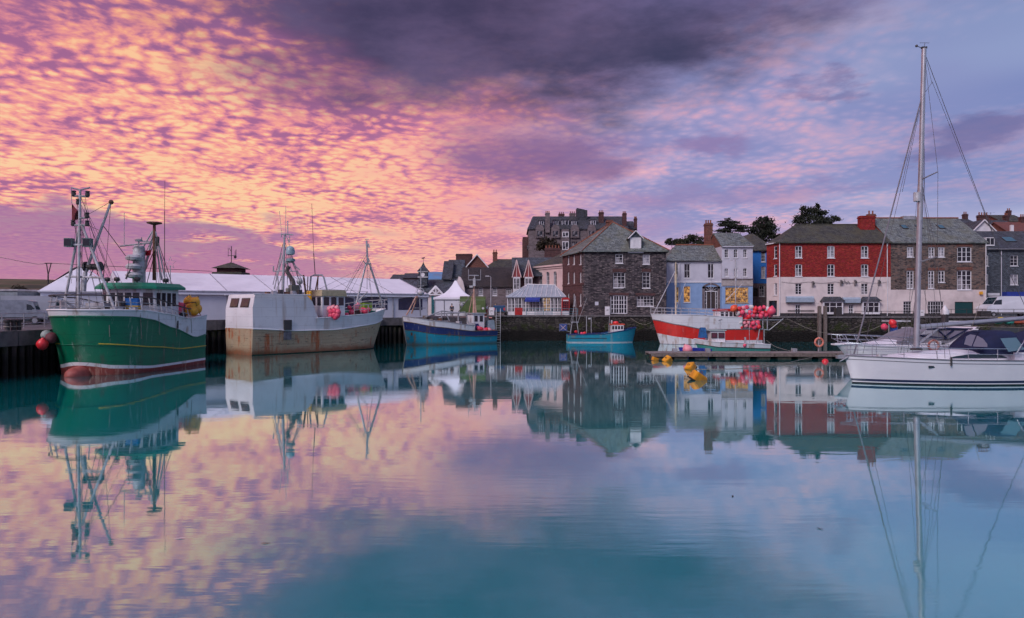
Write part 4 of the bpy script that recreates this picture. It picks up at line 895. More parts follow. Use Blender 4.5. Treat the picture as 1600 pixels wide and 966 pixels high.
# --- older roofs between the tents and the restaurant
def simple_house(name, label, px0, px1, ye, yr, D, dep, wallm, roofm, gable=False, base=3.1, wins=(), hipl=0, hipr=0, rb=None):
    s = D/F; x = lambda px: (px-800)*s
    h = House(name, label, 'house', (x(px0), D, base)); A = (x(px0), D); B = (x(px1), D); EZ = CH+(H0-ye)*s
    f = h.face(A, B); h.face(B, (B[0], D+dep)); h.face((B[0], D+dep), (A[0], D+dep)); h.face((A[0], D+dep), A)
    for w in wins: h.win(f, *w[:4], w[4] if len(w) > 4 else 2, w[5] if len(w) > 5 else 3)
    h.walls([(base, EZ, wallm, 'wall')]); o = .25
    if gable:
        RZ = CH+(H0-yr)*s; c = (A[0]+B[0])/2
        q = MB().poly((A[0], D, EZ), (B[0], D, EZ), (c, D, RZ)); h.part(q, 'gable', wallm)
        h.roof([((A[0]-o, D-o, EZ-.1), (c, D-o, RZ+.1), (c, D+dep, RZ+.1), (A[0]-o, D+dep, EZ-.1)), ((c, D-o, RZ+.1), (B[0]+o, D-o, EZ-.1), (B[0]+o, D+dep, EZ-.1), (c, D+dep, RZ+.1))], roofm, .12)
        q = MB(); q.tube((A[0]-o, D-o-.04, EZ-.16), (c, D-o-.04, RZ+.02), .11, .11, 4); q.tube((B[0]+o, D-o-.04, EZ-.16), (c, D-o-.04, RZ+.02), .11, .11, 4); h.part(q, 'bargeboard', trim)
    else:
        RZ = CH+(H0-yr)*(D+dep/2)/F; y0, y1, ym = D-o, D+dep+o, D+dep/2
        a, b, c, d = (A[0]-o, y0, EZ), (B[0]+o, y0, EZ), (B[0]+o, y1, EZ), (A[0]-o, y1, EZ); r0, r1 = (A[0]-o+hipl, ym, RZ), (B[0]+o-hipr, ym, RZ)
        ps = [(a, b, r1, r0), (c, d, r0, r1)]
        if hipl: ps.append((d, a, r0))
        if hipr: ps.append((b, c, r1))
        h.roof(ps, roofm, .14)
        q = MB()
        if not hipl: q.poly((A[0], D, EZ), (A[0], ym, RZ-.13), (A[0], D+dep, EZ))
        if not hipr: q.poly((B[0], D, EZ), (B[0], ym, RZ-.13), (B[0], D+dep, EZ))
        if q.f: h.part(q, 'gable', wallm)
    return h, EZ, RZ
w6 = lambda a: 690+a*.13125
y6b = lambda b: 380+b*.13125
h, _, _ = simple_house('dark_roofed_hall', 'brown stone hall under a huge black sagging roof behind the street lamp', 721, 803, 448, 418, 108, 12, greyst, thatch, wins=[(w6(440), y6b(530), w6(492), y6b(626), 3, 4), (w6(605), y6b(530), w6(660), y6b(626), 3, 4), (w6(765), y6b(540), w6(830), y6b(626), 3, 4)])
h, _, _ = simple_house('red_gable_house', 'brick red gable with white bargeboards rising over the black roof', 728, 763, 419, 398, 124, 9, brickO, slateD, True)
chimney(h.root, ((727-800)*127/F-.2, 127), 3.0, 1.2, 9, CH+(H0-397)*127/F, brickD, 0)
h, _, _ = simple_house('grey_gable_house', 'slate roofed house with white walls left of the brick red gable', 700, 722, 433, 406, 118, 8, white, slateB)
h, _, _ = simple_house('slate_gable_house', 'narrow dark slate gable standing left of the white walled house', 692.5, 704, 436, 408, 116, 8, slateB, slateD, wins=())
h, _, _ = simple_house('long_mossy_house', 'long low house with mossy roof and one tall chimney near the hotel', 758, 812, 419, 405, 132, 9, greyst, slateM, hipl=2.5)
chimney(h.root, ((773.5-800)*136/F, 136), .9, .9, 12, CH+(H0-394)*136/F, brickO, 2)
def shell_wall():
    D = 107.0; s = D/F; pts = [(714, 470), (726.5, 470), (726, 452), (723.5, 440), (719.5, 433), (716.5, 432), (714, 440)]
    q = MB(); vs = [((a-800)*s, D+d, CH+(H0-b)*s) for d in (0, .8) for a, b in pts]; n = len(pts)
    q.add(vs, [tuple(range(n)), tuple(range(2*n-1, n-1, -1))]+[(i, n+i, n+(i+1) % n, (i+1) % n) for i in range(n)])
    o = q.build('curved_gable_wall', cream); tag(o, 'curved whitewashed gable wall behind the pointed tent', 'wall')
shell_wall()
h, _, _ = simple_house('clock_house', 'long low slate roofed building with a small clock turret', 618, 706, 459, 437, 112, 10, cream, slateB)
def turret(h):
    D = 113.0; s = D/F; c = Vector(((660-800)*s, D+1.2, 0)); q = MB(); ux, uy = (1, 0), (0, 1)
    q.obx((c.x, c.y, 8.0), ux, uy, 1.45, 1.45, CH+(H0-425)*s-8.0); t = q.build('turret', slateB, h.root, True)
    z = CH+(H0-425)*s; q = MB(); q.obx((c.x, c.y, z-.9), ux, uy, 1.7, 1.7, .12); q.obx((c.x, c.y, z), ux, uy, 1.8, 1.8, .12); q.build('cornice', trim, t, True)
    q = MB(); q.add([(c.x+a*.95, c.y+b*.95, z+.12) for a, b in ((-1,-1),(1,-1),(1,1),(-1,1))]+[(c.x+a*.3, c.y+b*.3, z+1.0) for a, b in ((-1,-1),(1,-1),(1,1),(-1,1))]+[(c.x, c.y, z+1.75)], [(0,1,5,4),(1,2,6,5),(2,3,7,6),(3,0,4,7),(4,5,8),(5,6,8),(6,7,8),(7,4,8)]); q.build('spire', slateD, t, True)
    q = MB(); q.tube((c.x, c.y-.74, z-.42), (c.x, c.y-.70, z-.42), .34, .34, 14); q.build('clock_face', white, t, True)
    q = MB(); q.tube((c.x, c.y, z+1.7), (c.x, c.y, z+2.5), .03, .03, 5); q.bx(c.x-.35, c.x+.3, c.y-.02, c.y+.02, z+2.2, z+2.24); q.add([(c.x-.3, c.y, z+2.3), (c.x, c.y, z+2.25), (c.x+.35, c.y, z+2.55), (c.x+.05, c.y, z+2.5), (c.x-.25, c.y+.02, z+2.42)], [(0,1,2,3,4)]); q.build('weathervane', dark, t, True)
turret(h)
h, _, _ = simple_house('porch_house', 'small gable porch with white timber truss and teal door', 669, 693, 461, 447, 104, 3, cream, slateB, True)
def truss(h):
    D = 103.7; s = D/F; P = lambda a, b: ((a-800)*s, D, CH+(H0-b)*s); q = MB()
    for a, b in (((681, 448.5), (681, 460)), ((681, 460), (675, 454)), ((681, 460), (687, 454)), ((670, 460.5), (692, 460.5)), ((670, 460.5), (681, 448)), ((692, 460.5), (681, 448))): q.tube(P(*a), P(*b), .12, .12, 4)
    q.build('porch_truss', trim, h.root, True)
    q = MB(); a = P(674, 463); b = P(678.5, 490); q.bx(a[0], b[0], D+.05, D+.25, 3.1, a[2]); q.build('door', plain('teal_door', (.01, .11, .13, 1), None, .5), h.root, True)
truss(h)
for nm, lb, a in (('stone_terrace', 'low grey roofline of far terrace above the big marquee end', (611, 632, 436, 429, 150, 8, greyst, slateD)), ('far_cottage', 'far slate cottage left of the clock turret', (630, 652, 434, 427, 145, 8, brickD, slateD)), ('tarp_cottage', 'far cottage with a blue sheeted roof right of the clock turret', (666, 692, 436, 425, 140, 8, brickD, plain('blue_tarpaulin', (.10, .26, .46, 1), (.14, .2, .3, 1), .6, .8)))):
    simple_house(nm, lb, *a, base=2.9)
# hillside houses far right
HR = [('white_gable_cottage', 'small white gabled cottage with brick chimney above the slate hung house', (1518, 1556, 363, 344, 118, 8, white, slateD, True)),
      ('hillside_house', 'dark roofed hillside house far behind the skylight roof', (1556, 1592, 359, 344, 135, 8, brickD, slateD, False)),
      ('upper_hillside_house', 'brown hillside house highest against the sky near the frame edge', (1566, 1604, 346, 336, 150, 8, brickO, slateM, False)),
      ('brick_hillside_house', 'red roofed hillside house with one white window at the frame edge', (1578, 1640, 364, 347, 128, 8, brickO, plain('red_tile', (.17, .06, .045, 1), (.1, .04, .035, 1), .8, 2), False)),
      ('ridge_cottage', 'low cottage on the ridge just right of the long tavern roof', (1499, 1530, 352, 342, 140, 8, greyst, slateD, False))]
for nm, lb, a in HR:
    h, EZ, RZ = simple_house(nm, lb, *a, base=8)
    D = a[4]; c = {'white_gable_cottage': 1536, 'hillside_house': 1572, 'upper_hillside_house': 1576, 'brick_hillside_house': 1597, 'ridge_cottage': 1508}[nm]
    chimney(h.root, ((c-800)*(D+4)/F, D+4), 1.8 if c == 1536 else .8, .8, RZ-1.5, RZ+(1.4 if c == 1536 else 1.0), brickD, 4 if c == 1536 else 2)
    if nm == 'brick_hillside_house':
        s = D/F; q = MB(); q.bx((1577.5-800)*s, (1582-800)*s, D-.4, D-.05, CH+(H0-364)*s, CH+(H0-352)*s); q.build('window', white, h.root, True)
    if c == 1536:
        q = MB(); z = RZ+1.4; X = (1548-800)*(D+4)/F; q.tube((X, D+4, RZ-.5), (X, D+4, z+.5), .025, .025, 4); q.tube((X-.9, D+4, z+.3), (X+.7, D+4, z+.45), .02, .02, 4)
        for i in range(5): q.tube((X-.8+.35*i, D+3.7, z+.32+.03*i), (X-.8+.35*i, D+4.3, z+.32+.03*i), .015, .015, 4)
        q.build('aerial', dark, h.root, True)
# lookout with pyramid roof behind the marquee
def lookout():
    D = 118.0; s = D/F; X = lambda px: (px-800)*s; Z = lambda py: CH+(H0-py)*s
    t = thing('lookout_hut', 'lookout hut with pyramid roof and aerials showing above the marquee', 'hut', (X(354), D+2, 3))
    q = MB(); q.obx((X(354), D+2, 3), (1, 0), (0, 1), 3.6, 3.6, Z(418)-3); q.build('wall', brickD, t, True)
    q = MB(); c = (X(354), D+2); q.add([(c[0]+a*2.5, c[1]+b*2.5, Z(419)) for a, b in ((-1,-1),(1,-1),(1,1),(-1,1))]+[(c[0], c[1], Z(408.5))], [(0,1,4),(1,2,4),(2,3,4),(3,0,4),(3,2,1,0)]); q.build('roof', slateM, t, True)
    q = MB(); q.bx(X(331), X(377), D, D+3.8, Z(428.5), Z(425)); q.build('lower_roof', slateM, t, True)
    q = MB(); P = lambda a, b: (X(a), D+2, Z(b))
    for a, b, r in (((354, 410), (354, 383), .07), ((348, 398), (361, 398), .05), ((349, 400), (349, 386), .04), ((360, 404), (360, 390), .05), ((361.5, 398), (361.5, 388), .04), ((354, 392), (350, 386), .04)): q.tube(P(*a), P(*b), r, r, 5)
    q.tube(P(358.5, 400), P(361.5, 400), .25, .25, 6); q.build('aerial_mast', dark, t, True)
lookout()

# ------------------------------------------------------------------ boats
class Hull:
    """bow at x = 0, stern at x = L, y across, z up from the waterline"""
    def __init__(s, L, B, top, wl=.82, bp=2.6, bq=1.5, bpw=2.0, bqw=1.2, tm=.42, st=.8, sw=.7, rake=1.0, srake=0.0, flare=1.2, rk=2.0):
        s.__dict__.update(locals())
    def plan(s, t, p, q, st):
        if t < s.tm: return max(0.0, 1-(1-t/s.tm)**p)**(1/q)
        k = (t-s.tm)/(1-s.tm); return lerp(1, st, k*k)
    def half(s, t, z):
        tp = interp(s.top, t); a = s.B/2*s.plan(t, s.bp, s.bq, s.st); b = s.B/2*s.wl*s.plan(t, s.bpw, s.bqw, s.sw)
        if z < 0: return b*max(.15, 1+.45*z)
        u = min(1.15, z/tp); return b+(a-b)*u**s.flare
    def pt(s, t, z, sg, off=0.0):
        u = max(-.3, min(1.1, z/interp(s.top, t))); x = s.L*t+s.rake*(1-u)*max(0, 1-t/.4)**s.rk+s.srake*u*max(0, (t-.7)/.3)**2
        return Vector((x-off*max(0, 1-t/.12), sg*(s.half(t, z)+off), z))
    def ts(s, t0, t1, n): return [t0+(t1-t0)*(i/n)**(1.7 if t0 == 0 else 1) for i in range(n+1)]
    def band(s, zlo, zhi, t0=0, t1=1, n=26, rows=3, off=0.0, sides=(-1, 1), stern=True, m=None):
        m = m or MB(); tt = s.ts(t0, t1, n)
        lo = zlo if callable(zlo) else (lambda t: zlo if not isinstance(zlo, list) else interp(zlo, t)); hi = zhi if callable(zhi) else (lambda t: zhi if not isinstance(zhi, list) else interp(zhi, t))
        for sg in sides:
            g = [[s.pt(t, lerp(lo(t), hi(t), k/rows), sg, off) for k in range(rows+1)] for t in tt]; o = len(m.v); m.v += [tuple(p) for c in g for p in c]; w = rows+1
            m.f += [(o+i*w+k, o+(i+1)*w+k, o+(i+1)*w+k+1, o+i*w+k+1) for i in range(n) for k in range(rows)]
        if stern and t1 >= .999 and len(sides) == 2:
            for k in range(rows):
                z0, z1 = lerp(lo(1), hi(1), k/rows), lerp(lo(1), hi(1), (k+1)/rows)
                m.poly(s.pt(1, z0, -1, off)+Vector((off, 0, 0)), s.pt(1, z0, 1, off)+Vector((off, 0, 0)), s.pt(1, z1, 1, off)+Vector((off, 0, 0)), s.pt(1, z1, -1, off)+Vector((off, 0, 0)))
        return m
    def deck(s, zf, t0=0, t1=1, n=20, inset=.05):
        m = MB(); z = zf if callable(zf) else (lambda t: zf); tt = s.ts(t0, t1, n)
        for t in tt:
            for sg in (-1, 1):
                p = s.pt(t, z(t), sg); m.v.append((p.x+inset*(t == 0), p.y-sg*min(inset, abs(p.y)), z(t)))
        m.f = [(2*i, 2*i+1, 2*i+3, 2*i+2) for i in range(n)]
        return m
    def rail(s, zf, r=.06, t0=0, t1=1, n=26, sides=(-1, 1), off=0.0):
        m = MB(); z = zf if callable(zf) else (lambda t: interp(zf, t))
        for sg in sides: m.path([s.pt(t, z(t), sg, off) for t in s.ts(t0, t1, n)], r, 5)
        return m
def boat(name, label, cat, bow, axis, group=None):
    return thing(name, label, cat, (bow[0], bow[1], 0), math.atan2(axis[1], axis[0]), group)
class tubes:
    """a set of straight tubes, each built as a part of its own"""
    def __init__(s, segs, r, n=6):
        s.m = [MB().tube(W(*q[0]), W(*q[1]), q[2] if len(q) > 2 else r, None, n) for q in segs]
    def build(s, name, mat, parent=None, world=True, smooth=True):
        for m in s.m: o = m.build(name, mat, parent, world, smooth)
        return o
def floats(spots, label, group, name='buoy', mats=(None,), rad=.24, cat='buoy', squash=1.12):
    """round plastic floats, each a thing of its own: body with rope eye"""
    lbs = [sp[5] if len(sp) > 5 else label for sp in spots]; ordn = ('first', 'second', 'third', 'fourth', 'fifth', 'sixth', 'seventh', 'eighth', 'ninth', 'tenth', 'eleventh', 'twelfth', 'thirteenth', 'fourteenth', 'fifteenth', 'sixteenth', 'seventeenth', 'eighteenth', 'nineteenth', 'twentieth', 'twenty-first', 'twenty-second', 'twenty-third', 'twenty-fourth')
    for lb in set(lbs):
        ids = sorted([i for i in range(len(spots)) if lbs[i] == lb], key=lambda i: spots[i][0])
        if len(ids) > 1:
            for k, i in enumerate(ids): lbs[i] = lb+', '+('leftmost' if k == 0 else 'rightmost' if k == len(ids)-1 else ordn[k]+' from the left')
    for i, sp in enumerate(spots):
        p = W(sp[0], sp[1], sp[2]); m = sp[4] if len(sp) > 4 else mats[i % len(mats)]; r = sp[3] if len(sp) > 3 else rad*random.uniform(.9, 1.1)
        lb = lbs[i]
        t = thing(name, lb, cat, tuple(p), random.uniform(0, 6), group); t.rotation_euler = (random.uniform(-.9, .9), random.uniform(-.9, .9), random.uniform(0, 6))
        MB().lathe([(.02*r, -1.15*r), (.35*r, -1.05*r), (.72*r, -.72*r), (.96*r, -.25*r), (1.0*r, .1*r), (.88*r, .5*r), (.58*r, .85*r), (.3*r, 1.05*r), (.2*r, 1.25*r)], (0, 0, 0), 14).build('body', m, t, False, True)
        MB().torus((0, 0, 1.3*r), .14*r, .06*r, (0, 1, 0), 8, 5).build('eye', blackr, t)
def stanchions(h, root, tops, base, ts, sides, r=.03, mat=None, name='stanchion', lean=0.0):
    for t in ts:
        for sg in sides:
            a = h.pt(t, base(t), sg); b = h.pt(t, base(t), sg); b.z = tops(t); b.y -= sg*lean; a.y -= sg*.05; b.y -= sg*.05
            MB().tube(a, b, r, r, 5).build(name, mat or galv, root)

# ---- green trawler
green = paint('green_hull_paint', (.001, .150, .072, 1), (.06, .08, .05, 1), .5, .40, (.003, .05, .028, 1), .7, .0)
whitep = paint('white_boat_paint', (.74, .74, .76, 1), (.30, .17, .09, 1), .55, .4, (.35, .33, .32, 1), .8)
redlead = paint('red_antifouling', (.26, .045, .035, 1), (.42, .20, .15, 1), .6, .6, (.07, .02, .02, 1), 1.6)
yell = plain('yellow_line', (.62, .46, .04, 1), (.45, .34, .05, 1), .5, 3)
deckm = plain('boat_deck', (.16, .15, .14, 1), (.10, .09, .085, 1), .8, 2)
whglass = glass('wheelhouse_glass', (.02, .022, .03, 1))
grnroof = plain('green_roof_paint', (.005, .21, .12, 1), (.004, .16, .09, 1), .5, 1)
whitegear = plain('white_gear_paint', (.52, .53, .56, 1), (.30, .28, .28, 1), .5, 2.5)
flood = plain('floodlight_body', (.07, .13, .13, 1), None, .5)
def green_trawler():
    b = boat('green_trawler', 'large green trawler with white bulwark and red bulbous bow', 'fishing boat', (-26.75, 41.0), (.139, .99))
    top = [(0, 4.05), (.3, 4.0), (.5, 3.78), (.75, 3.42), (1, 3.65)]
    h = Hull(10.6, 5.75, top, .92, 2.7, 1.75, 2.2, 1.25, .30, .92, .88, 1.15, -.35, 1.35, 2.0)
    sheer = [(0, 3.66), (.18, 3.60), (.36, 3.40), (.58, 2.78), (.85, 2.02), (1, 2.22)]
    b1 = [(0, .84), (.1, .62), (.4, .40), (1, .46)]; b0 = [(0, .62), (.1, .40), (.4, .24), (1, .29)]
    h.band(-.7, b0, rows=3).build('underwater_hull', redlead, b, False, True)
    h.band(b0, b1, rows=1).build('boot_stripe', whitep, b, False, True)
    h.band(b1, sheer, rows=8, n=34).build('hull', green, b, False, True)
    h.band(sheer, top, rows=2, n=34).build('bulwark', whitep, b, False, True)
    h.band(lambda t: interp(sheer, t)+.05, lambda t: interp(top, t)-.03, rows=1, off=-.08, n=34).build('bulwark_lining', whitep, b)
    h.rail(lambda t: interp(sheer, t), .05, off=.02).build('rubbing_strake', green, b, False, True)
    h.rail(top, .055).build('bulwark_cap', whitep, b, False, True)
    h.rail(lambda t: interp([(0, 2.0), (.4, 1.62), (.7, 1.32), (1, 1.36)], t), .035, t0=.05, off=.02, sides=(-1, 1)).build('yellow_line', yell, b, False, True)
    h.rail(lambda t: interp([(0, 1.92), (.4, 1.54), (.7, 1.22), (1, 1.26)], t), .03, t0=.0, off=.015).build('hull_moulding', green, b, False, True)
    h.deck(lambda t: interp(sheer, t)-.35).build('deck', deckm, b)
    q = MB(); n = 10
    for i in range(n+1):
        a = math.pi*i/n; r = max(.01, .62*math.sin(a)**.7); cx = 1.1-1.05*math.cos(a)
        for k in range(12): t = 2*math.pi*k/12; q.v.append((cx, r*math.cos(t)*.95, .05+r*math.sin(t)*.9))
    q.f = [(i*12+k, i*12+(k+1) % 12, (i+1)*12+(k+1) % 12, (i+1)*12+k) for i in range(n) for k in range(12)]; q.build('bulb', plain('bulb_red', (.40, .10, .08, 1), (.28, .06, .05, 1), .6, 2), b, False, True)
    # freeing port and plate seams
    for t, zz in ((.62, 3.05),):
        p = h.pt(t, zz, -1, .02); MB().obx((p.x, p.y, zz-.3), (1, 0), (0, 1), .12, .05, .55).build('freeing_port', dark, b)
    # wheelhouse
    x0, x1, wy, z0, z1 = 4.9, 7.9, 1.95, 2.6, 5.45; q = MB()
    P = [(x0+.45, -wy+.0), (x0, -wy+.7), (x0, wy-.7), (x0+.45, wy), (x1, wy), (x1, -wy)]
    for i in range(6):
        a, c = P[i], P[(i+1) % 6]; q.poly((a[0], a[1], z0), (c[0], c[1], z0), (c[0], c[1], z1), (a[0], a[1], z1))
    q.poly(*[(a[0], a[1], z1) for a in P]); wh = q.build('wheelhouse', whitep, b)
    def pane(a, c, k0, k1, za, zb):
        a = Vector(a); c = Vector(c); n = Vector((c.y-a.y, a.x-c.x)).normalized()*-.02
        if n.dot((a+c)/2-Vector(((x0+x1)/2, 0))) < 0: n = -n
        u, v = a.lerp(c, k0)+n, a.lerp(c, k1)+n; MB().poly((u.x, u.y, za), (v.x, v.y, za), (v.x, v.y, zb), (u.x, u.y, zb)).build('wheelhouse_window', whglass, wh)
    for i in range(4): pane(P[1], P[2], .04+.24*i, .23+.24*i, 4.35, 5.2)
    pane(P[0], P[1], .15, .85, 4.35, 5.2); pane(P[2], P[3], .15, .85, 4.35, 5.2)
    for i in range(4): pane(P[0], P[5], .06+.22*i, .22+.22*i, 4.3, 5.2)
    q = MB(); Q = [(x0-.35, -wy+.35), (x0+.15, -wy-.35), (x1+.3, -wy-.35), (x1+.3, wy+.35), (x0+.15, wy+.35), (x0-.35, wy-.35)]; k = len(Q)
    q.v = [(a, c, z1) for a, c in Q]+[(lerp(a, 6.4, .12), c*.86, z1+.42) for a, c in Q]+[(a, c, z1+.16) for a, c in Q]
    q.f = [tuple(range(k-1, -1, -1)), tuple(range(k, 2*k))]+[(i, (i+1) % k, 2*k+(i+1) % k, 2*k+i) for i in range(k)]+[(2*k+i, 2*k+(i+1) % k, k+(i+1) % k, k+i) for i in range(k)]
    rf = q.build('wheelhouse_roof', grnroof, b)
    for x, y in ((5.0, -.9), (5.0, .6), (5.1, 1.4), (7.3, -1.4)):
        MB().lathe([(.05, 0), (.05, .15), (.17, .18), (.2, .32), (.15, .42), (.02, .45)], (x, y, z1+.36), 8).build('searchlight', dark, rf)
    # funnel with radar stack
    q = MB(); q.lathe([(.42, 0), (.40, 1.6), (.38, 2.6), (.3, 2.75)], (6.6, .15, z1+.3), 12)
    for i in range(3): q.lathe([(.1, 0), (.5, .08), (.55, .25), (.4, .42), (.1, .46)], (6.1, .15, z1+.75+.6*i), 12)
    fn = q.build('funnel', whitegear, rf, False, True)
    zz = z1+3.0; q = MB(); q.tube((6.1, -1.1, zz+.2), (6.1, 1.2, zz), .06, .06, 6); q.tube((6.1, .9, zz), (6.1, .9, zz+2.3), .025, .02, 5); q.lathe([(.22, 0), (.25, .12), (.05, .2)], (6.1, -.2, zz+.3), 8); q.tube((6.1, -.2, zz), (6.1, -.2, zz+.3), .05, .05, 5); q.build('aerial_yard', galv, rf)
    # bow gantry: post, two raking legs, cross bars
    D = 42.9; T = (125, 352, D); q = MB()
    q.tube(W(122, 487, D), W(125, 296, D), .095, .075, 8); q.build('gantry_post', whitegear, b, True, True)
    for a, c in (((98, 486, 43.4), (124, 354, D)), ((180, 486, 42.6), (128, 352, D))): q = MB(); q.tube(W(*a), W(*c), .085, .075, 8); q.build('gantry_leg', whitegear, b, True, True)
    tubes([((103, 432, 43.3), (160, 434, 42.7), .07), ((110, 383, D), (143, 382, D), .06)], .07).build('gantry_crossbar', whitegear, b, True)
    tubes([((111, 293, D), (125, 297, D), .05), ((125, 297, D), (140.5, 293, D), .05), ((113.5, 306, D), (138, 307, D), .07), ((125, 341, D), (137, 340, D), .06), ((112, 352, D), (138, 352, D), .07), ((111, 293, D), (112, 318, D), .02)], .05).build('masthead_yard', galv, b, True)
    for px, py in ((115, 303), (136.5, 303.5), (135.5, 337), (114, 349), (136, 349.5), (122, 316)):
        p = W(px, py, D); MB().lathe([(.10, -.16), (.13, -.1), (.13, .08), (.08, .1), (.15, .14), (.12, .2)], p, 9).build('navigation_light', dark, b, True)
    for px in (108, 137):
        p = W(px, 379, D); q = MB(); q.obx(p-Vector((0, 0, .28)), (1, .1), (-.1, 1), .46, .40, .54); o = q.build('floodlight', flood, b, True)
        q = MB(); q.obx(p-Vector((0, -.02, .22)), (1, .1), (-.1, 1), .40, .36, .42); q.v = [(a, c-.05, d) for a, c, d in q.v]; q.build('lens', whglass, o, True)
    # derrick
    q = MB(); q.tube(W(132, 430, 43.6), W(174, 313, 43.9), .10, .075, 8); q.tube(W(129, 455, 43.5), W(133, 426, 43.6), .2, .13, 8); q.build('derrick', whitegear, b, True, True)
    p = W(173.5, 316, 43.9); MB().ball(p, .16, 8).build('derrick_head', rust, b, True)
    p = W(145, 417, 43.7); q = MB(); q.tube(p-Vector((.45, 0, 0)), p+Vector((.45, 0, 0)), .2, .2, 10); q.tube(p-Vector((.5, 0, 0)), p-Vector((.42, 0, 0)), .34, .34, 10); q.tube(p+Vector((.42, 0, 0)), p+Vector((.5, 0, 0)), .34, .34, 10); q.build('winch_head', dark, b, True)
    # pole mast on the roof
    DM = 48.2; q = MB(); q.tube(W(241, 438, DM), W(241, 348, DM), .13, .10, 8); q.lathe([(.08, 0), (.5, .12), (.5, .2), (.08, .22)], W(241, 352, DM), 10); q.build('aft_mast', rust, b, True, True)
    tubes([((224, 432, DM), (240, 360, DM), .07), ((221, 432, DM), (237, 378, DM), .06), ((258, 438, DM), (243, 362, DM), .05), ((252, 438, DM), (243, 372, DM), .05), ((222, 377, DM), (246, 379, DM), .05), ((216, 400, DM), (238, 361, DM), .05), ((221, 377, DM), (221, 371, DM), .04)], .05).build('mast_stay', galv, b, True)
    q = MB()
    for i in range(4): p = W(246.5, 372+3.4*i, DM); q.ball(p, .13, 7)
    q.build('mast_lamps', dark, b, True)
    tubes([((257, 438, DM), (257, 330, DM), .025), ((257, 330, DM), (257.5, 282, DM), .014)], .02).build('whip_aerial', dark, b, True)
    tubes([((198, 437, 46), (202, 400, 46), .02), ((136, 336, D), (172, 316, 43.9), .014), ((137, 352, D), (155, 360, 43.8), .014), ((162, 354, 43.8), (196, 400, 46.9), .025), ((173, 318, 43.9), (165, 420, 44), .014), ((163, 412, 44), (160, 452, 44.5), .03), ((119, 352, D), (119, 480, D), .016), ((116, 352, D), (131, 420, D), .014), ((146, 420, 43.6), (132, 448, 44), .03), ((196, 436, 46.5), (213, 402, 46.8), .05)], .016, 5).build('rigging', wire, b, True)
    rr = random.Random(4)
    for i in range(16):
        a = W(rr.uniform(118, 134), rr.uniform(300, 360), 42.9+rr.uniform(-.1, .1)); c = W(rr.uniform(95, 200), rr.uniform(440, 484), rr.uniform(42.6, 46)); MB().tube(a, c, .011, .011, 4).build('rigging', wire, b, True)
    for i in range(14):
        a = W(rr.uniform(238, 246), rr.uniform(356, 392), 48.2); c = W(rr.uniform(205, 272), rr.uniform(436, 470), rr.uniform(47, 49.5)); MB().tube(a, c, rr.uniform(.01, .028), None, 4).build('rigging', rr.choice((wire, dark, rust)), b, True)
    for i in range(12):
        x = rr.uniform(1.2, 4.4); y = rr.uniform(-1.8, 1.8); MB().obx((x, y, 3.25), (math.cos(i), math.sin(i)), (-math.sin(i), math.cos(i)), rr.uniform(.25, .7), rr.uniform(.2, .5), rr.uniform(.6, 1.4)).build('deck_fitting', rr.choice((dark, galv, rust, whitegear)), b)
    for i in range(5):
        p = h.pt(.08+.17*i, 3.0, -1, .05); MB().path([p+Vector((0, 0, .9)), p+Vector((.05, -.02, .2)), p+Vector((.1, -.02, -.6-.2*(i % 2)))], .02, 5).build('hanging_rope', rope, b)
    # rails
    tt = [(0, 4.95), (.35, 4.85), (.8, 4.1)]
    h.rail(lambda t: interp(tt, t), .045, 0, .8, sides=(-1, 1), off=-.25).build('hand_rail', dark, b, False, True)
    h.rail(lambda t: interp(tt, t)-.38, .022, 0, .8, off=-.2).build('guard_rail', galv, b)
    h.rail(lambda t: interp(tt, t)-.68, .022, 0, .8, off=-.15).build('guard_rail', galv, b)
    for t in [.0, .03, .07, .13, .2, .28, .36, .42, .47, .52, .58, .64, .7, .76]:
        for sg in (-1, 1):
            if t == 0 and sg > 0: continue
            a = h.pt(t, interp(top, t), sg, -.1); c = h.pt(t, interp(top, t), sg, -.25); c.z = interp(tt, t); MB().tube(a, c, .035, .035, 5).build('stanchion', whitegear, b)
    # deck gear forward
    MB().bx(1.0, 1.7, -.9, .9, 3.3, 4.15).build('windlass', dark, b); MB().bx(2.3, 3.3, -1.2, 1.2, 3.2, 4.2).build('hatch', whitegear, b)
    MB().bx(3.4, 4.3, .3, 1.6, 3.2, 4.5).build('vent_box', whitegear, b)
    q = MB(); q.tube((10.6-.6, -2.4, 3.4), (9.3, -2.35, 4.6), .03, .03, 5); q.tube((9.3, -2.35, 4.6), (8.2, -2.2, 4.5), .03, .03, 5); q.tube((8.2, -2.2, 4.5), (8.2, -2.2, 3.3), .03, .03, 5); q.build('stern_frame', rust, b)
    # flag
    q = MB(); pts = []
    for i in range(7):
        for k in range(4): w = W(112+i*2.1, 318+i*2.6+k*9*(1-i/9), 42.9+.12*math.sin(i*1.3+k)); q.v.append(tuple(w))
    q.f = [(i*4+k, (i+1)*4+k, (i+1)*4+k+1, i*4+k+1) for i in range(6) for k in range(3)]; q.build('flag', plain('dark_red_flag', (.16, .02, .03, 1), (.06, .015, .02, 1), .9, 3), b, True)
    q = MB()
    for i in range(5):
        for k in range(3): w = W(226+i*2.4, 391+k*4+math.sin(i)*1.0, 48+.1*math.sin(i*1.5)); q.v.append(tuple(w))
    q.f = [(i*3+k, (i+1)*3+k, (i+1)*3+k+1, i*3+k+1) for i in range(4) for k in range(2)]; q.build('flag', plain('bright_red_flag', (.55, .01, .03, 1), None, .9, 3), b, True)
    # fish bins standing on deck: things of their own
    cols = [((.02, .16, .50, 1), 3.35, 'blue'), ((.62, .40, .02, 1), 2.75, 'yellow'), ]
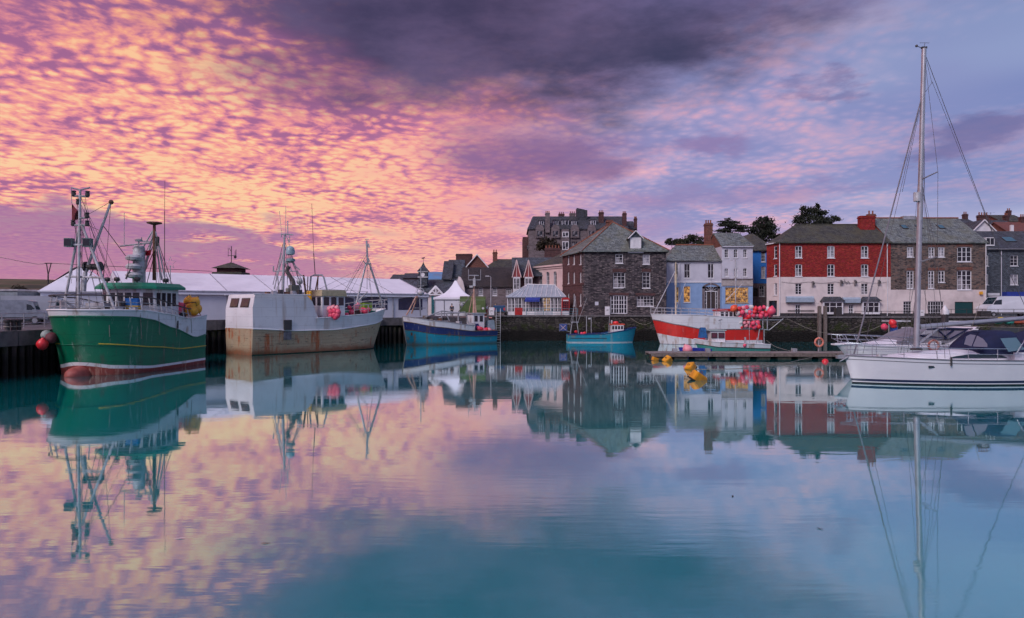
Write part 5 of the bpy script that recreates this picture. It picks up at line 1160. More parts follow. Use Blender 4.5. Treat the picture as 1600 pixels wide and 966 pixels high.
    for i, (px, c, nm, lbl) in enumerate(((208, (.62, .40, .02, 1), 'fish_bin', 'yellow fish bin under the blue one on the green trawler'), (224, (.30, .015, .05, 1), 'fish_bin', 'crimson fish bin beside the trawler wheelhouse'), (237, (.12, .02, .14, 1), 'fish_bin', 'purple fish bin at the trawler side'), (246, (.02, .12, .32, 1), 'fish_bin', 'dark blue fish bin on the trawler side deck'), (263, (.28, .02, .10, 1), 'fish_bin', 'magenta fish bin at the trawler stern'))):
        D2 = 45.2+(px-208)*.055; p = W(px, 488, D2); mt = plain('bin_%d' % i, c, None, .5); zb = 3.0 if i == 0 else 2.75; zt = W(px, 478 if i == 0 else 464+(px-224)*.2, D2).z
        t = thing(nm, lbl, 'fish bin', (p.x, p.y, zb), .14, 'fish bins on the green trawler')
        w = .82 if i == 0 else .5; dd = .6
        q = MB(); hgt = zt-zb; q.obx((0, 0, 0), (1, 0), (0, 1), w*.9, dd*.9, hgt-.06); q.build('tub', mt, t); q = MB(); q.obx((0, 0, hgt-.06), (1, 0), (0, 1), w, dd, .08); q.build('rim', mt, t)
        if i == 0:
            t = thing('fish_bin', 'bright blue fish bin stacked on a yellow one on the green trawler', 'fish bin', (p.x, p.y, zt+.02), .14, 'fish bins on the green trawler'); mt = plain('bin_blue', (.015, .17, .55, 1), None, .5); hgt = W(px, 467, D2).z-zt
            q = MB(); q.obx((0, 0, 0), (1, 0), (0, 1), w*.9, dd*.9, hgt-.08); q.build('tub', mt, t); q = MB(); q.obx((0, 0, hgt-.08), (1, 0), (0, 1), w, dd, .08); q.build('rim', mt, t)
    floats([(295, 471.5, 50.4, .38), (303.5, 473, 50.2, .40), (298, 482, 50.0, .40), (307, 482, 50.3, .38), (293, 487, 49.8, .30), (302, 487, 49.8, .33)], 'yellow mooring buoy heaped on the green trawler stern', 'yellow buoys on the green trawler', mats=(yellow_b,))
    floats([(283, 480, 49.3, .34), (278, 486.5, 49.0, .34)], 'pink float beside the yellow buoys on the trawler stern', 'pink floats on the green trawler', mats=(pink_b,))
    floats([(285, 494, 48.8, .25), (275.5, 496, 48.6, .22)], 'small black float hung under the pink ones on the trawler', 'black floats on the green trawler', mats=(blackr,))
    floats([(66, 538, 41.5, .33, hot_b, 'red ball fender hanging between the green trawler bow and the quay'), (72.5, 524, 42.2, .32, plain('grey_green_fender', (.3, .36, .33, 1), None, .6), 'grey green fender squeezed at the trawler bow'), (80, 528, 42.0, .34, plain('dull_red_fender', (.14, .03, .04, 1), None, .7), 'dull red fender in the shade at the trawler bow')], '', 'fenders at the green trawler bow', name='fender', cat='fender')
green_trawler()

# ---- tan and white trawler, stern towards the camera
tan = paint('tan_hull_paint', (.43, .335, .215, 1), (.36, .09, .02, 1), 1.0, .55, (.022, .02, .015, 1), .8, 0, .6, .035)
bluewh = paint('cool_white_paint', (.72, .72, .74, 1), (.36, .26, .20, 1), .42, .42, (.4, .4, .42, 1), .5)
tanroof = plain('tan_roof_paint', (.42, .36, .22, 1), None, .6)
def tan_trawler():
    ax = Vector((-.65, -.76)).normalized(); L = 16.6; stern = Vector((-24.65, 61.6)); bow = stern-ax*L
    b = boat('tan_trawler', 'tan and white trawler showing its boxy stern shelter with two windows', 'fishing boat', bow, ax)
    top = [(0, 4.15), (.3, 3.55), (.6, 3.25), (1, 3.3)]
    h = Hull(L, 5.5, top, .93, 2.3, 1.35, 2.0, 1.1, .36, .93, .90, 1.7, 0, 1.2, 2.2)
    bd = [(0, 3.05), (.2, 2.55), (.5, 2.1), (.75, 2.1), (1, 2.36)]
    h.band(-.7, bd, rows=8, n=30).build('hull', tan, b, False, True)
    for k in range(5):
        h.rail(lambda t: interp(bd, t)*(.32+.14*k), .022, t0=.0, t1=.99, off=.0).build('plank_seam', tan, b)
    h.rail(lambda t: .04, .05, off=.01).build('weed_line', plain('weed_green', (.02, .03, .012, 1), (.01, .012, .008, 1), .9, 3), b)
    h.band(bd, top, 0, .62, rows=2).build('bulwark', bluewh, b, False, True)
    h.rail(lambda t: interp(bd, t), .06, off=.02).build('rubbing_strake', whitep, b, False, True)
    h.rail(top, .06, 0, .62).build('bulwark_cap', whitep, b, False, True)
    h.deck(lambda t: interp(bd, t)+.1).build('deck', deckm, b)
    # stern shelter: full width box with raked front
    z1 = 5.42; ts = [.60+.04*i for i in range(11)]; q = MB(); n = len(ts)
    front = lambda t, z: t
    for sg in (-1, 1):
        o = len(q.v)
        for t in ts:
            zb = interp(bd, t); zt = z1 if t > .655 else lerp(3.2, z1, max(0, (t-.60)/.055))
            q.v += [tuple(h.pt(t, zb, sg)), tuple(Vector((h.pt(t, zb, sg).x, h.pt(t, zb, sg).y*.985, lerp(zb, zt, .6)))), tuple(Vector((h.pt(t, zb, sg).x-(.28 if t > .99 else 0), h.pt(t, zb, sg).y*.95, zt)))]
        q.f += [(o+3*i+k, o+3*(i+1)+k, o+3*(i+1)+k+1, o+3*i+k+1) for i in range(n-1) for k in range(2)]
    l0, r0 = 3*(n-1), 3*n+3*(n-1)
    for k in range(2): q.f.append((l0+k, r0+k, r0+k+1, l0+k+1))
    for i in range(n-1): q.f.append((3*i+2, 3*(i+1)+2, 3*n+3*(i+1)+2, 3*n+3*i+2))
    q.f.append((0, 3*n, 3*n+1, 1)); q.f.append((1, 3*n+1, 3*n+2, 2))
    sh = q.build('stern_shelter', bluewh, b, False, True)
    xs = L; yb = h.pt(1, 2.4, 1).y
    for c in (-.95, .98):
        za, zb2 = 4.25, 5.08; f = lambda z: L+.035-.28*max(0, (z-4.2)/1.22)
        q = MB(); q.poly((f(za), c-.74, za), (f(za), c+.74, za), (f(zb2), c+.74, zb2), (f(zb2), c-.74, zb2)); w = q.build('stern_window', dark, sh)
        q = MB(); q.poly((f(za)+.02, c-.66, za+.08), (f(za)+.02, c+.66, za+.08), (f(zb2)+.02, c+.66, zb2-.08), (f(zb2)+.02, c-.66, zb2-.08)); q.build('pane', whglass, w)
    h.rail(lambda t: z1, .06, .66, 1, 8).build('shelter_edge', whitep, b)
    a = -ax; nrm = Vector((a.y, -a.x))
    # hatch and tyre marks on the side facing us
    fd = plain('grey_pad', (.14, .14, .17, 1), (.06, .055, .06, 1), .8, 3)
    for t, z0, hh, m in ((.80, 2.18, .92, dark), (.80, 1.28, .78, fd)):
        p = h.pt(t, z0+.3, 1, .02); MB().obx((p.x, p.y, z0), (1, 0), (0, 1), .75, .16, hh).build('side_hatch' if m is dark else 'fender_pad', m, b)
    # wheelhouse
    D = 67.6; a = -ax; nrm = Vector((a.y, -a.x)); c = W(508, 497, D); q = MB(); q.obx((c.x, c.y, 2.6), a, nrm, 2.6, 2.9, 3.3); wh = q.build('wheelhouse', whitep, b, True)
    q = MB(); q.obx((c.x, c.y, 5.35), a, nrm, 2.9, 3.2, .6, .93); q.build('wheelhouse_roof', tanroof, b, True)
    for i in range(3):
        q = MB(); p = Vector((c.x, c.y))+nrm*1.452+a*(-.85+.85*i); q.obx((p.x, p.y, 4.45), a, nrm, .6, .03, .8); q.build('wheelhouse_window', whglass, wh, True)
    for i in range(3):
        q = MB(); p = Vector((c.x, c.y))-a*1.302+nrm*(-.9+.9*i); q.obx((p.x, p.y, 4.45), nrm, a, .6, .03, .8); q.build('wheelhouse_window', whglass, wh, True)
    a2, n2 = a, nrm
    # main mast with domes
    D = 64.5; q = MB(); q.tube(W(441.5, 460, D), W(444.5, 366, D), .15, .10, 8); q.tube(W(444.5, 366, D), W(450, 345, D), .0, .0); q.build('main_mast', galv, b, True, True)
    tubes([((449.5, 345, D), (449.5, 368, D), .05), ((439, 366, D), (458, 367, D), .06), ((446, 367, D), (452, 378, D), .04), ((452.5, 367, D), (452.5, 379, D), .04), ((436.5, 330, D), (440, 366, D), .022), ((446.5, 322, D), (446, 366, D), .022), ((439.5, 366, D), (439.5, 371, D), .05), ((428, 452, D), (442, 398, D), .06), ((439.5, 395, D), (434, 424, D), .05), ((427, 424, D), (446, 423, D), .06), ((427, 424, D), (427, 416, D), .07), ((446, 408, D), (456, 424, D), .06), ((443, 410, D), (459, 410, D), .06), ((456, 410, D), (468, 422, D), .05), ((462, 424, D), (476, 434, D), .05), ((433, 424, D), (436, 458, D), .06), ((429, 452, D), (433, 424, D), .05), ((452, 424, D), (466, 424, D), .05)], .05).build('mast_frame', galv, b, True)
    p = W(453.5, 391.5, D); MB().lathe([(.25, -.42), (.40, -.36), (.42, -.05), (.38, .18), (.25, .36), (.02, .44)], p, 14).build('radar_dome', plain('dome_grey_blue', (.30, .42, .47, 1), None, .4), b, True, True)
    p = W(454, 406.5, D); MB().lathe([(.35, -.14), (.42, -.1), (.42, .1), (.3, .15)], p, 14).build('radar_scanner', plain('dome_grey', (.20, .31, .33, 1), None, .4), b, True, True)
    q = MB(); q.path([W(451, 416, D), W(448, 424, D), W(453, 432, D), W(458, 440, D), W(460, 452, D)], .20, 7); q.build('exhaust_pipe', plain('sooty_pipe', (.09, .075, .075, 1), (.05, .04, .04, 1), .8, 3), b, True, True)
    q = MB(); q.obx(W(459, 457, D), a, nrm, .8, .6, .7); q.obx(W(452, 459, D), a, nrm, .5, .5, .5); q.build('deck_winch', plain('olive_grey', (.14, .14, .12, 1), None, .7), b, True)
    p = W(468, 440, D+.6); q = MB(); q.tube(W(468, 458, D+.6), p, .08, .08, 6); q.ball(p, .32, 8); q.build('searchlight', whitegear, b, True)
    rr = random.Random(8)
    for i in range(16):
        a = W(rr.uniform(441, 452), rr.uniform(368, 425), 64.5); c = W(rr.uniform(425, 492), rr.uniform(440, 460), rr.uniform(64, 66)); MB().tube(a, c, rr.uniform(.012, .03), None, 4).build('rigging', rr.choice((wire, dark, galv)), b, True)
    for i in range(8):
        a = W(rr.uniform(571, 578), rr.uniform(385, 415), 71.2); c = W(rr.uniform(520, 606), rr.uniform(455, 478), rr.uniform(68, 72)); MB().tube(a, c, .014, None, 4).build('rigging', wire, b, True)
    for i in range(10):
        x = rr.uniform(3.0, 9.0); MB().obx((x, rr.uniform(-1.8, 1.8), 2.4), (math.cos(i), math.sin(i)), (-math.sin(i), math.cos(i)), rr.uniform(.3, .9), rr.uniform(.3, .7), rr.uniform(.9, 1.6)).build('deck_fitting', rr.choice((dark, galv, rust, wood)), b)
    for k in range(6): MB().obx(W(418+10*k, 460.5, 62+.4*k), a2, n2, .35, .35, .25+.1*(k % 3)).build('roof_fitting', (rust, galv, dark)[k % 3], b, True)
    # gallows and derrick pipes
    D = 66.5
    q = MB(); q.path([W(483, 462, D), W(486, 432, D), W(491, 430, D), W(503, 430, D), W(506, 434, D), W(512, 458, D)], .09, 6); q.build('gallows', galv, b, True, True)
    tubes([((497, 432, D), (492, 458, D), .07), ((497, 430, D), (496, 455, D), .06), ((474, 430, D), (478, 461, D), .10), ((481, 432, D), (480, 461, D), .05), ((485, 432, D), (484, 461, D), .05)], .06).build('deck_pipe', rust, b, True)
    tubes([((492.5, 431, D), (490, 396, D), .045), ((490, 396, D), (487, 318, D), .022)], .03).build('whip_aerial', dark, b, True)
    # fore mast tripod
    D = 71.2; tubes([((574.5, 412, D), (572.6, 376, D), .10), ((570, 374, D), (576, 374, D), .04), ((575, 381, D), (576.5, 387, D), .09), ((574.5, 403, D), (577, 409, D), .09)], .09, 7).build('fore_mast', galv, b, True)
    for s_ in (((572, 411, D), (557, 474, D-.8), .10), ((577, 411, D), (598, 478, D+1.0), .11)): tubes([s_], .1, 7).build('mast_leg', galv, b, True)
    tubes([((573.5, 413, D), (573.5, 452, D), .03), ((578, 413, D), (578, 452, D), .03), ((570, 412, D), (579, 412, D), .12), ((567, 408, D), (573, 413, D), .06), ((560, 470, D), (574, 456, D), .06), ((570, 417, D), (498, 452, 67), .016), ((556, 434, 71), (500, 460, 67.5), .014), ((533, 435, 70), (576, 452, D), .014), ((493, 451, 67), (575, 456, D), .02)], .03).build('mast_ladder', galv, b, True)
    # bow rail
    for zz in (.5, .95): h.rail(lambda t: interp(top, t)+zz, .035, 0, .36, 16).build('bow_rail', whitegear, b, False, True)
    stanchions(h, b, lambda t: interp(top, t)+.95, lambda t: interp(top, t), (.0, .05, .11, .18, .25, .31, .36), (-1, 1), .03, whitegear)
    q = MB(); p = h.pt(0, 4.15, 1); q.torus((p.x+.35, 0, 4.75), .42, .05, (0, 1, 0), 14, 5); q.build('bow_roller', whitegear, b)
    MB().bx(2.0, 4.5, -1.0, 1.0, 3.2, 3.95).build('net_drum_cover', plain('teal_cover', (.02, .20, .17, 1), None, .7), b)
    MB().bx(2.6, 3.6, .2, 1.2, 3.96, 4.75).build('lime_box', plain('lime_plastic', (.25, .42, .04, 1), None, .6), b)
    # yellow net floats string on the shelter front
    q = MB(); p0 = W(483, 456, 65.2)
    for i in range(7):
        for k in (-1, 1): q.ball(W(483+k*1.9, 457+i*2.7, 65.1), .16, 8)
    q.build('float_string', yellow_b, b, True, True)
    D = 66.2
    grid = [(515, 483), (520.5, 481.5), (526.5, 482), (517.5, 487.5), (523, 486.5), (528, 488), (517.5, 493), (522, 492.5), (527, 492.5), (524.5, 495)]
    floats([(x, y, D-(.2 if y > 486 else 0), .30, pale_b if y < 484 else pink_b) for x, y in grid], 'pink float bunched at the tan trawler wheelhouse', 'bunch of pink floats on the tan trawler')
    floats([(541.5, 492.5, 68.4, .24, pink_b), (549.5, 488, 69, .30, pink_b), (556.5, 480.5, 69.4, .34, pale_b), (546, 481, 69.5, .22, pink_b), (560, 476.5, 69.8, .22, pale_b), (566, 485, 69.6, .30, pink_b), (570.5, 486.5, 69.6, .30, pink_b), (576, 484, 70, .22, pink_b)], 'pink float lying loose on the tan trawler foredeck', 'loose pink floats on the tan trawler')
tan_trawler()

# ---- blue boat by the pier corner
tealp = paint('turquoise_hull_paint', (.004, .25, .36, 1), (.16, .12, .06, 1), .65, .45, (.05, .06, .045, 1), .9, 0, .22)
navy = paint('navy_hull_paint', (.006, .022, .13, 1), (.10, .05, .03, 1), .55, .45, (.03, .03, .05, 1), .9)
def blue_boat():
    bow = Vector((-12.45, 77.6)); ax = Vector((9.95, 5.2)).normalized()
    b = boat('blue_fishing_boat', 'blue and turquoise wooden fishing boat with white bulwark by the quay ladder', 'fishing boat', bow, ax)
    L = 11.4; top = [(0, 3.25), (.3, 2.75), (.7, 2.2), (1, 1.75)]
    h = Hull(L, 4.0, top, .9, 2.2, 1.3, 2.0, 1.1, .38, .75, .6, .55, 0, 1.1, 2)
    s1 = [(0, 2.66), (.3, 2.05), (.7, 1.52), (1, 1.55)]; s0 = [(0, 1.72), (.35, 1.2), (.7, .92), (1, .9)]
    h.band(-.6, s0, rows=5).build('hull', tealp, b, False, True); h.band(s0, s1, rows=3).build('topside_band', navy, b, False, True)
    h.band(s1, top, 0, .72, rows=2).build('bulwark', whitep, b, False, True); h.rail(lambda t: interp(s1, t), .05, off=.01).build('rubbing_strake', plain('strake_brown', (.13, .10, .08, 1), None, .7), b, False, True)
    h.rail(top, .05, 0, .72).build('bulwark_cap', plain('grey_cap', (.35, .34, .35, 1), None, .7), b, False, True)
    h.rail(lambda t: interp(s0, t), .04, off=.01).build('lower_strake', plain('strake_mud', (.10, .08, .06, 1), None, .8), b, False, True)
    h.deck(lambda t: interp(s1, t)-.1).build('deck', deckm, b)
    q = MB(); q.path([h.pt(0, z, 1, .02) for z in (-.3, .4, 1.1, 1.8, 2.5, 3.2)], .08, 5); q.build('stem_post', plain('stem_grey', (.25, .24, .22, 1), None, .7), b)
    p = h.pt(.055, 1.25, -1, .03); MB().obx((p.x, p.y, 1.1), (1, 0), (0, 1), .22, .1, .35).build('hawse_plate', rust, b)
    # rust stains come with the paint; gear on deck
    random.seed(11)
    for i in range(16):
        t = random.uniform(.22, .72); z = interp(s1, t)-.1; MB().obx((L*t, random.uniform(-1.0, 1.0), z), (math.cos(i), math.sin(i)), (-math.sin(i), math.cos(i)), random.uniform(.3, .9), random.uniform(.3, .7), random.uniform(.6, 1.35)).build(random.choice(('deck_gear', 'winch', 'hopper')), random.choice((rust, galv, dark, whitegear, wood)), b)
    D = 80.5
    tubes([((664, 496, 79), (690, 486, 80), .07), ((690, 486, 80), (716, 489, 81), .07), ((697, 490, 80.3), (703, 504, 80.3), .08), ((716, 488, 81), (716, 506, 81), .08), ((690, 487, 80), (690, 504, 80), .08), ((728, 489, 81.4), (732, 506, 81.4), .09), ((682, 491, 80), (727, 488, 81), .07)], .07).build('gantry', galv, b, True)
    # fore mast: two raking salmon legs to a post
    for s_ in (((635, 493, 78.2), (650.5, 463, 78.8)), ((643, 490, 79.5), (652.5, 463, 78.8)), ((655.5, 464, 79), (657, 494, 79.5))): tubes([s_], .085, 7).build('mast_leg', salmon if s_[0][0] < 650 else galv, b, True)
    tubes([((657.5, 460, 79), (657.5, 418, 79), .06), ((653, 447, 79), (663, 447, 79), .04), ((645, 481.5, 79.2), (665, 481.5, 79.6), .05)], .06).build('fore_mast', galv, b, True)
    MB().ball(W(657.5, 458, 79), .34, 10, .8).build('mast_lamp', whitegear, b, True, True)
    q = MB(); q.torus(W(657, 456, 79), .42, .06, (0, 1, 0), 14, 5); q.build('mast_hoop', galv, b, True)
    # aft tripod with radar and square aerial frame
    D = 82.0; q = MB(); q.tube(W(740.5, 492, D), W(740.5, 446, D), .16, .12, 8); q.tube(W(733, 488, D), W(739.5, 456, D), .07, .07, 6); q.tube(W(744, 490, D), W(741, 458, D), .09, .09, 6); q.build('aft_mast', salmon, b, True, True)
    q = MB(); q.tube(W(741.5, 447, D), W(741.5, 430, D), .07, .07, 6); q.obx(W(741, 447, D), (1, 0), (0, 1), .3, .3, .9); q.build('mast_head', whitegear, b, True)
    tubes([((732, 437.5, D), (751, 437.5, D), .05), ((732, 430.5, D), (748, 430.5, D), .06), ((732, 437, D), (732, 421, D), .03), ((751, 437, D), (751, 421, D), .03)], .05).build('aerial_frame', galv, b, True)
    MB().bx(*[v for v in (W(733.5, 0, D).x, W(739.5, 0, D).x, D-.3, D+.2, W(0, 449.5, D).z, W(0, 446.5, D).z)]).build('radar_scanner', whitegear, b, True)
    tubes([((742, 432, D), (772, 500, 83.5), .012), ((740, 455, D), (716, 488, 81), .06), ((657, 430, 79), (638, 494, 78), .012)], .012).build('rigging', wire, b, True)
    q = MB(); q.bx(W(716, 0, D).x, W(728, 0, D).x, D-.2, D+.3, W(0, 473, D).z, W(0, 471.8, D).z); q.lathe([(.2, -.2), (.32, 0), (.1, .2)], W(721, 476, D), 9); q.build('radar_bar', whitegear, b, True)
    # wheelhouse aft
    c = W(743, 505, 82.6); q = MB(); q.obx((c.x, c.y, 1.4), (ax.x, ax.y), (-ax.y, ax.x), 1.5, 1.8, 2.15); wh = q.build('wheelhouse', whitep, b, True)
    for i in range(2):
        p = Vector((c.x, c.y))+Vector((ax.y, -ax.x))*.912+ax*(-.35+.7*i); q = MB(); q.obx((p.x, p.y, 2.6), (ax.x, ax.y), (-ax.y, ax.x), .42, .03, .7); q.build('wheelhouse_window', whglass, wh, True)
    q = MB(); q.obx((c.x, c.y, 3.55), (ax.x, ax.y), (-ax.y, ax.x), 1.9, 2.1, .1); q.build('wheelhouse_roof', whitegear, b, True)
    q = MB(); c2 = W(738, 516, 81.5); q.obx((c2.x, c2.y, 1.35), (ax.x, ax.y), (-ax.y, ax.x), 1.4, .6, 1.0); q.build('side_locker', navy, b, True)
    q = MB(); c = W(766, 515, 83.0); q.obx((c.x, c.y, c.z), (ax.x, ax.y), (-ax.y, ax.x), .95, .8, 1.15, .8); q.build('stern_tank', plain('tank_grey_blue', (.26, .33, .38, 1), None, .6), b, True)
    tubes([((744, 514, 81.8), (758, 508, 82.6), .05), ((758, 508, 82.6), (764, 510, 83), .05)], .05).build('stern_rail', galv, b, True)
    random.seed(5)
    spots = [(748+i*2.2+random.uniform(-1, 1), 512.5+i*.85+random.uniform(-2.4, 2.4), 80.9+i*.12, .30, random.choice((pink_b, hot_b, pink_b, pale_b))) for i in range(11)]
    floats(spots, 'red and pink float strung over the blue boat quarter', 'floats on the blue fishing boat')
blue_boat()

# ---- small turquoise boat at the wall
turq = paint('bright_turquoise_paint', (.02, .30, .42, 1), (.25, .23, .18, 1), .7, .4, (.3, .3, .27, 1), .5)
def turquoise_boat():
    D = 84.3; bow = W(994, 512, D); b = boat('turquoise_boat', 'small turquoise open boat with white wheelhouse and red roof under the stone warehouse', 'fishing boat', (bow.x, D), (-1, -.02))
    L = 8.55; top = [(0, 1.85), (.25, 1.42), (.5, 1.08), (1, .98)]
    h = Hull(L, 2.8, top, .85, 2.2, 1.3, 1.9, 1.1, .4, .8, .7, .45, 0, 1.1, 2)
    h.band(-.4, .10, rows=2).build('boot_top', whitep, b, False, True); h.band(.10, top, rows=5).build('hull', turq, b, False, True); h.rail(top, .06, off=.01).build('gunwale', navy, b, False, True); h.deck(lambda t: interp(top, t)-.3).build('deck', deckm, b)
    h.rail(lambda t: .55, .035, .45, .97, off=.02).build('rubbing_strip', dark, b)
    q = MB(); c = W(963.5, 520, D); q.obx((c.x, D, .9), (1, 0), (0, 1), 1.5, 1.5, 1.25); wh = q.build('wheelhouse', whitep, b, True)
    for i in range(4): q = MB(); q.obx((c.x-.54+.36*i, D-.76, 1.62), (1, 0), (0, 1), .24, .03, .4); q.build('wheelhouse_window', whglass, wh, True)
    q = MB(); q.obx((c.x+.05, D, 2.15), (1, 0), (0, 1), 1.75, 1.6, .14, .94); q.build('wheelhouse_roof', plain('orange_red_roof', (.55, .06, .02, 1), None, .5), b, True)
    q = MB(); q.lathe([(.32, 0), (.36, .1), (.3, .25), (.05, .32)], (c.x-.1, D, 2.3), 12); q.build('radar_dome', hot_b, b, True, True); q = MB(); q.lathe([(.09, 0), (.12, .35), (.05, .42)], (c.x-.6, D, 2.29), 8); q.build('horn', whitegear, b, True)
    tubes([((891, 522, D-.8), (894, 503.5, D-.8), .05), ((904, 522, D-.8), (901.5, 503.5, D-.8), .05), ((891.5, 522, D+.8), (894, 503.5, D+.8), .05), ((904, 522, D+.8), (901.5, 503.5, D+.8), .05), ((892, 503.5, D-.8), (904, 503.5, D-.8), .05), ((892, 503.5, D+.8), (904, 503.5, D+.8), .05), ((894, 503.5, D-.8), (894, 503.5, D+.8), .05), ((901, 503.5, D-.8), (901, 503.5, D+.8), .05)], .05).build('stern_gantry', galv, b, True)
    tubes([((895, 503, D), (897.5, 462, D), .03), ((901, 503, D), (899, 462, D), .03), ((903, 503, D), (917, 466, D), .025), ((892, 503, D), (899, 468, D), .02)], .03).build('net_hoist', galv, b, True)
    tubes([((916.5, 521, D), (916.5, 494, D), .045), ((923.8, 521, D), (923.8, 496, D), .045), ((951, 520, D), (952.5, 494, D), .03)], .04).build('pole', galv, b, True)
    q = MB(); q.obx(W(921, 499, D), (1, 0), (0, 1), .3, .15, .2); q.build('lamp', whitegear, b, True)
    q = MB(); q.obx(W(880, 517, D), (1, 0), (0, 1), .95, .05, .85); fl = q.build('dan_flag_board', plain('board_blue', (.04, .08, .28, 1), None, .7), b, True)
    tubes([((876, 516, D-.06), (884, 508.5, D-.06), .04), ((876, 508.5, D-.06), (884, 516, D-.06), .04)], .04).build('cross_mark', pinkr, b, True)
    tubes([((885, 517, D), (892, 519, D), .03), ((874, 506.5, D), (892, 506.5, D), .03), ((874.5, 506.5, D), (874.5, 518, D), .03)], .03).build('board_frame', galv, b, True)
    floats([(900, 518.5, D-.4, .2, hot_b), (913, 521, D-.4, .22, hot_b), (909, 521.3, D-.5, .18, pink_b)], 'red float lying in the stern of the turquoise boat', 'floats in the turquoise boat')
turquoise_boat()

# ---- red and white boat with heap of floats
redh = paint('scarlet_hull_paint', (.66, .022, .014, 1), (.35, .02, .015, 1), .35, .35, (.3, .02, .02, 1), .6, .1)
def red_boat():
    D = 80.4; bow = W(1017, 500, D); b = boat('red_white_boat', 'scarlet and white fishing boat with a high whaleback and red wheelhouse roof', 'fishing boat', (bow.x, D), (1, .03))
    L = 12.75; top = [(0, 3.5), (.35, 3.42), (.75, 3.15), (1, 3.0)]
    h = Hull(L, 4.3, top, .88, 2.3, 1.35, 2.0, 1.1, .38, .8, .7, 1.1, 0, 1.1, 2)
    s1 = [(0, 2.85), (.2, 2.3), (.45, 1.76), (1, 1.78)]; s0 = [(0, 1.25), (.2, .88), (.45, .50), (1, .48)]
    h.band(-.5, .03, rows=1).build('boot_top', navy, b, False, True)
    h.band(.03, s0, rows=3).build('lower_hull', whitep, b, False, True); h.band(s0, s1, rows=4).build('hull', redh, b, False, True)
    h.band(s1, top, 0, .80, rows=3).build('whaleback', bluewh, b, False, True); h.rail(lambda t: interp(s1, t), .055, off=.01).build('rubbing_strake', plain('strake_grey', (.22, .22, .23, 1), None, .6), b, False, True)
    h.rail(top, .05, 0, .80).build('whaleback_edge', whitep, b, False, True); h.deck(lambda t: interp(s1, t)-.05, .2).build('deck', deckm, b); h.deck(lambda t: interp(top, t)-.02, 0, .80).build('whaleback_deck', whitep, b)
    p0, p1 = h.pt(.80, 1.78, -1), h.pt(.80, 1.78, 1); MB().poly(p0, p1, (p1.x-.5, p1.y, 3.1), (p0.x-.5, p0.y, 3.1)).build('shelter_front', whitep, b)
    q = MB(); a = h.pt(.45, 2.0, -1, .012); q.add([tuple(h.pt(.53, 2.35, -1, .015)), tuple(h.pt(.61, 2.3, -1, .015)), tuple(h.pt(.61, 3.0, -1, .02)), tuple(h.pt(.53, 3.02, -1, .02))], [(0, 1, 2, 3)]); q.build('side_door', whitep, b)
    c = W(1135, 495, D+.2); q = MB(); q.obx((c.x, D+.3, 3.0), (1, 0), (0, 1), 2.35, 2.4, .85); wh = q.build('wheelhouse', whitep, b, True)
    for i in range(4): q = MB(); q.obx((c.x-.82+.5*i, D+.3-1.22, 3.25), (1, 0), (0, 1), .34, .03, .5); q.build('wheelhouse_window', whglass, wh, True)
    q = MB(); q.obx((c.x, D+.3, 3.85), (1, 0), (0, 1), 2.5, 2.6, .28, .95); q.build('wheelhouse_roof', redp, b, True)
    ylw = plain('cream_mast_paint', (.62, .52, .36, 1), None, .5)
    q = MB(); q.tube(W(1056, 492, D), W(1056, 410, D), .10, .07, 8); q.tube(W(1056, 446, D), W(1056, 428, D), .14, .14, 8); q.build('fore_mast', ylw, b, True, True)
    q = MB(); q.tube(W(1020.5, 492, D), W(1055, 424, D), .06, .05, 6); q.build('fore_stay_spar', whitegear, b, True)
    tubes([((1056, 486, D), (1075, 430, D), .03), ((1149.5, 482, D), (1149.5, 405, D), .06), ((1149.5, 420, D), (1149.5, 440, D), .1), ((1134, 470, D), (1160, 444, D), .04), ((1056, 412, D), (1149, 407, D), .012), ((1149, 407, D), (1186, 510, D), .012)], .03).build('aft_mast', whitegear, b, True)
    for k in (.35, .75): h.rail(lambda t: interp(top, t)+k, .03, 0, .66, 18).build('deck_rail', whitegear, b)
    stanchions(h, b, lambda t: interp(top, t)+.75, lambda t: interp(top, t), [.0, .08, .16, .24, .32, .40, .48, .56, .64], (-1, 1), .025, whitegear)
    tubes([((1171, 492, D-1.6), (1187, 513, D-1.6), .07), ((1171, 492, D+1.6), (1187, 513, D+1.6), .07), ((1187, 513, D-1.6), (1184, 533, D-1.6), .06), ((1171, 492, D-1.6), (1171, 492, D+1.6), .06), ((1192, 515, D-1.4), (1192, 490, D-1.4), .06), ((1199, 515, D-1.4), (1199, 490, D-1.4), .06), ((1152, 500, D-1.6), (1222, 500, D-1.4), .05), ((1194, 533, D-1.4), (1194, 515, D-1.4), .06), ((1187, 514, D-1.5), (1202, 516, D-1.4), .05), ((1202, 516, D-1.4), (1224, 498, D-1.4), .04)], .06).build('stern_frame', galv, b, True)
    random.seed(3); sp = []
    rows = [(481.5, 1148, 1206, 10), (488, 1153, 1204, 9), (493.5, 1157, 1203, 8), (505, 1157, 1183, 5), (511, 1158, 1186, 5), (500.5, 1166, 1178, 2)]
    for y, x0, x1, n in rows:
        for i in range(n): sp.append((lerp(x0, x1, i/max(1, n-1))+random.uniform(-1, 1), y+random.uniform(-1.6, 1.6), D-1.55+random.uniform(-.25, .3), random.uniform(.22, .32), random.choice((pink_b, pink_b, pale_b, hot_b, white_b, pink_b, hot_b, pink_b))))
    for k, s_ in enumerate(sp):
        nm = {pink_b: 'bright pink float', pale_b: 'faded pink float', hot_b: 'red float', white_b: 'white float'}[s_[4]]
        sp[k] = s_+(nm+' in the heap on the scarlet boat stern',)
    sp.append((1205, 486.5, D-1.7, .52, pink_b, 'largest pink float at the outer end of the scarlet boat heap')); sp.append((1147, 482, D-1.7, .42, plain('orange_red_float', (.8, .10, .03, 1), None, .45), 'orange red float at the inner end of the scarlet boat heap'))
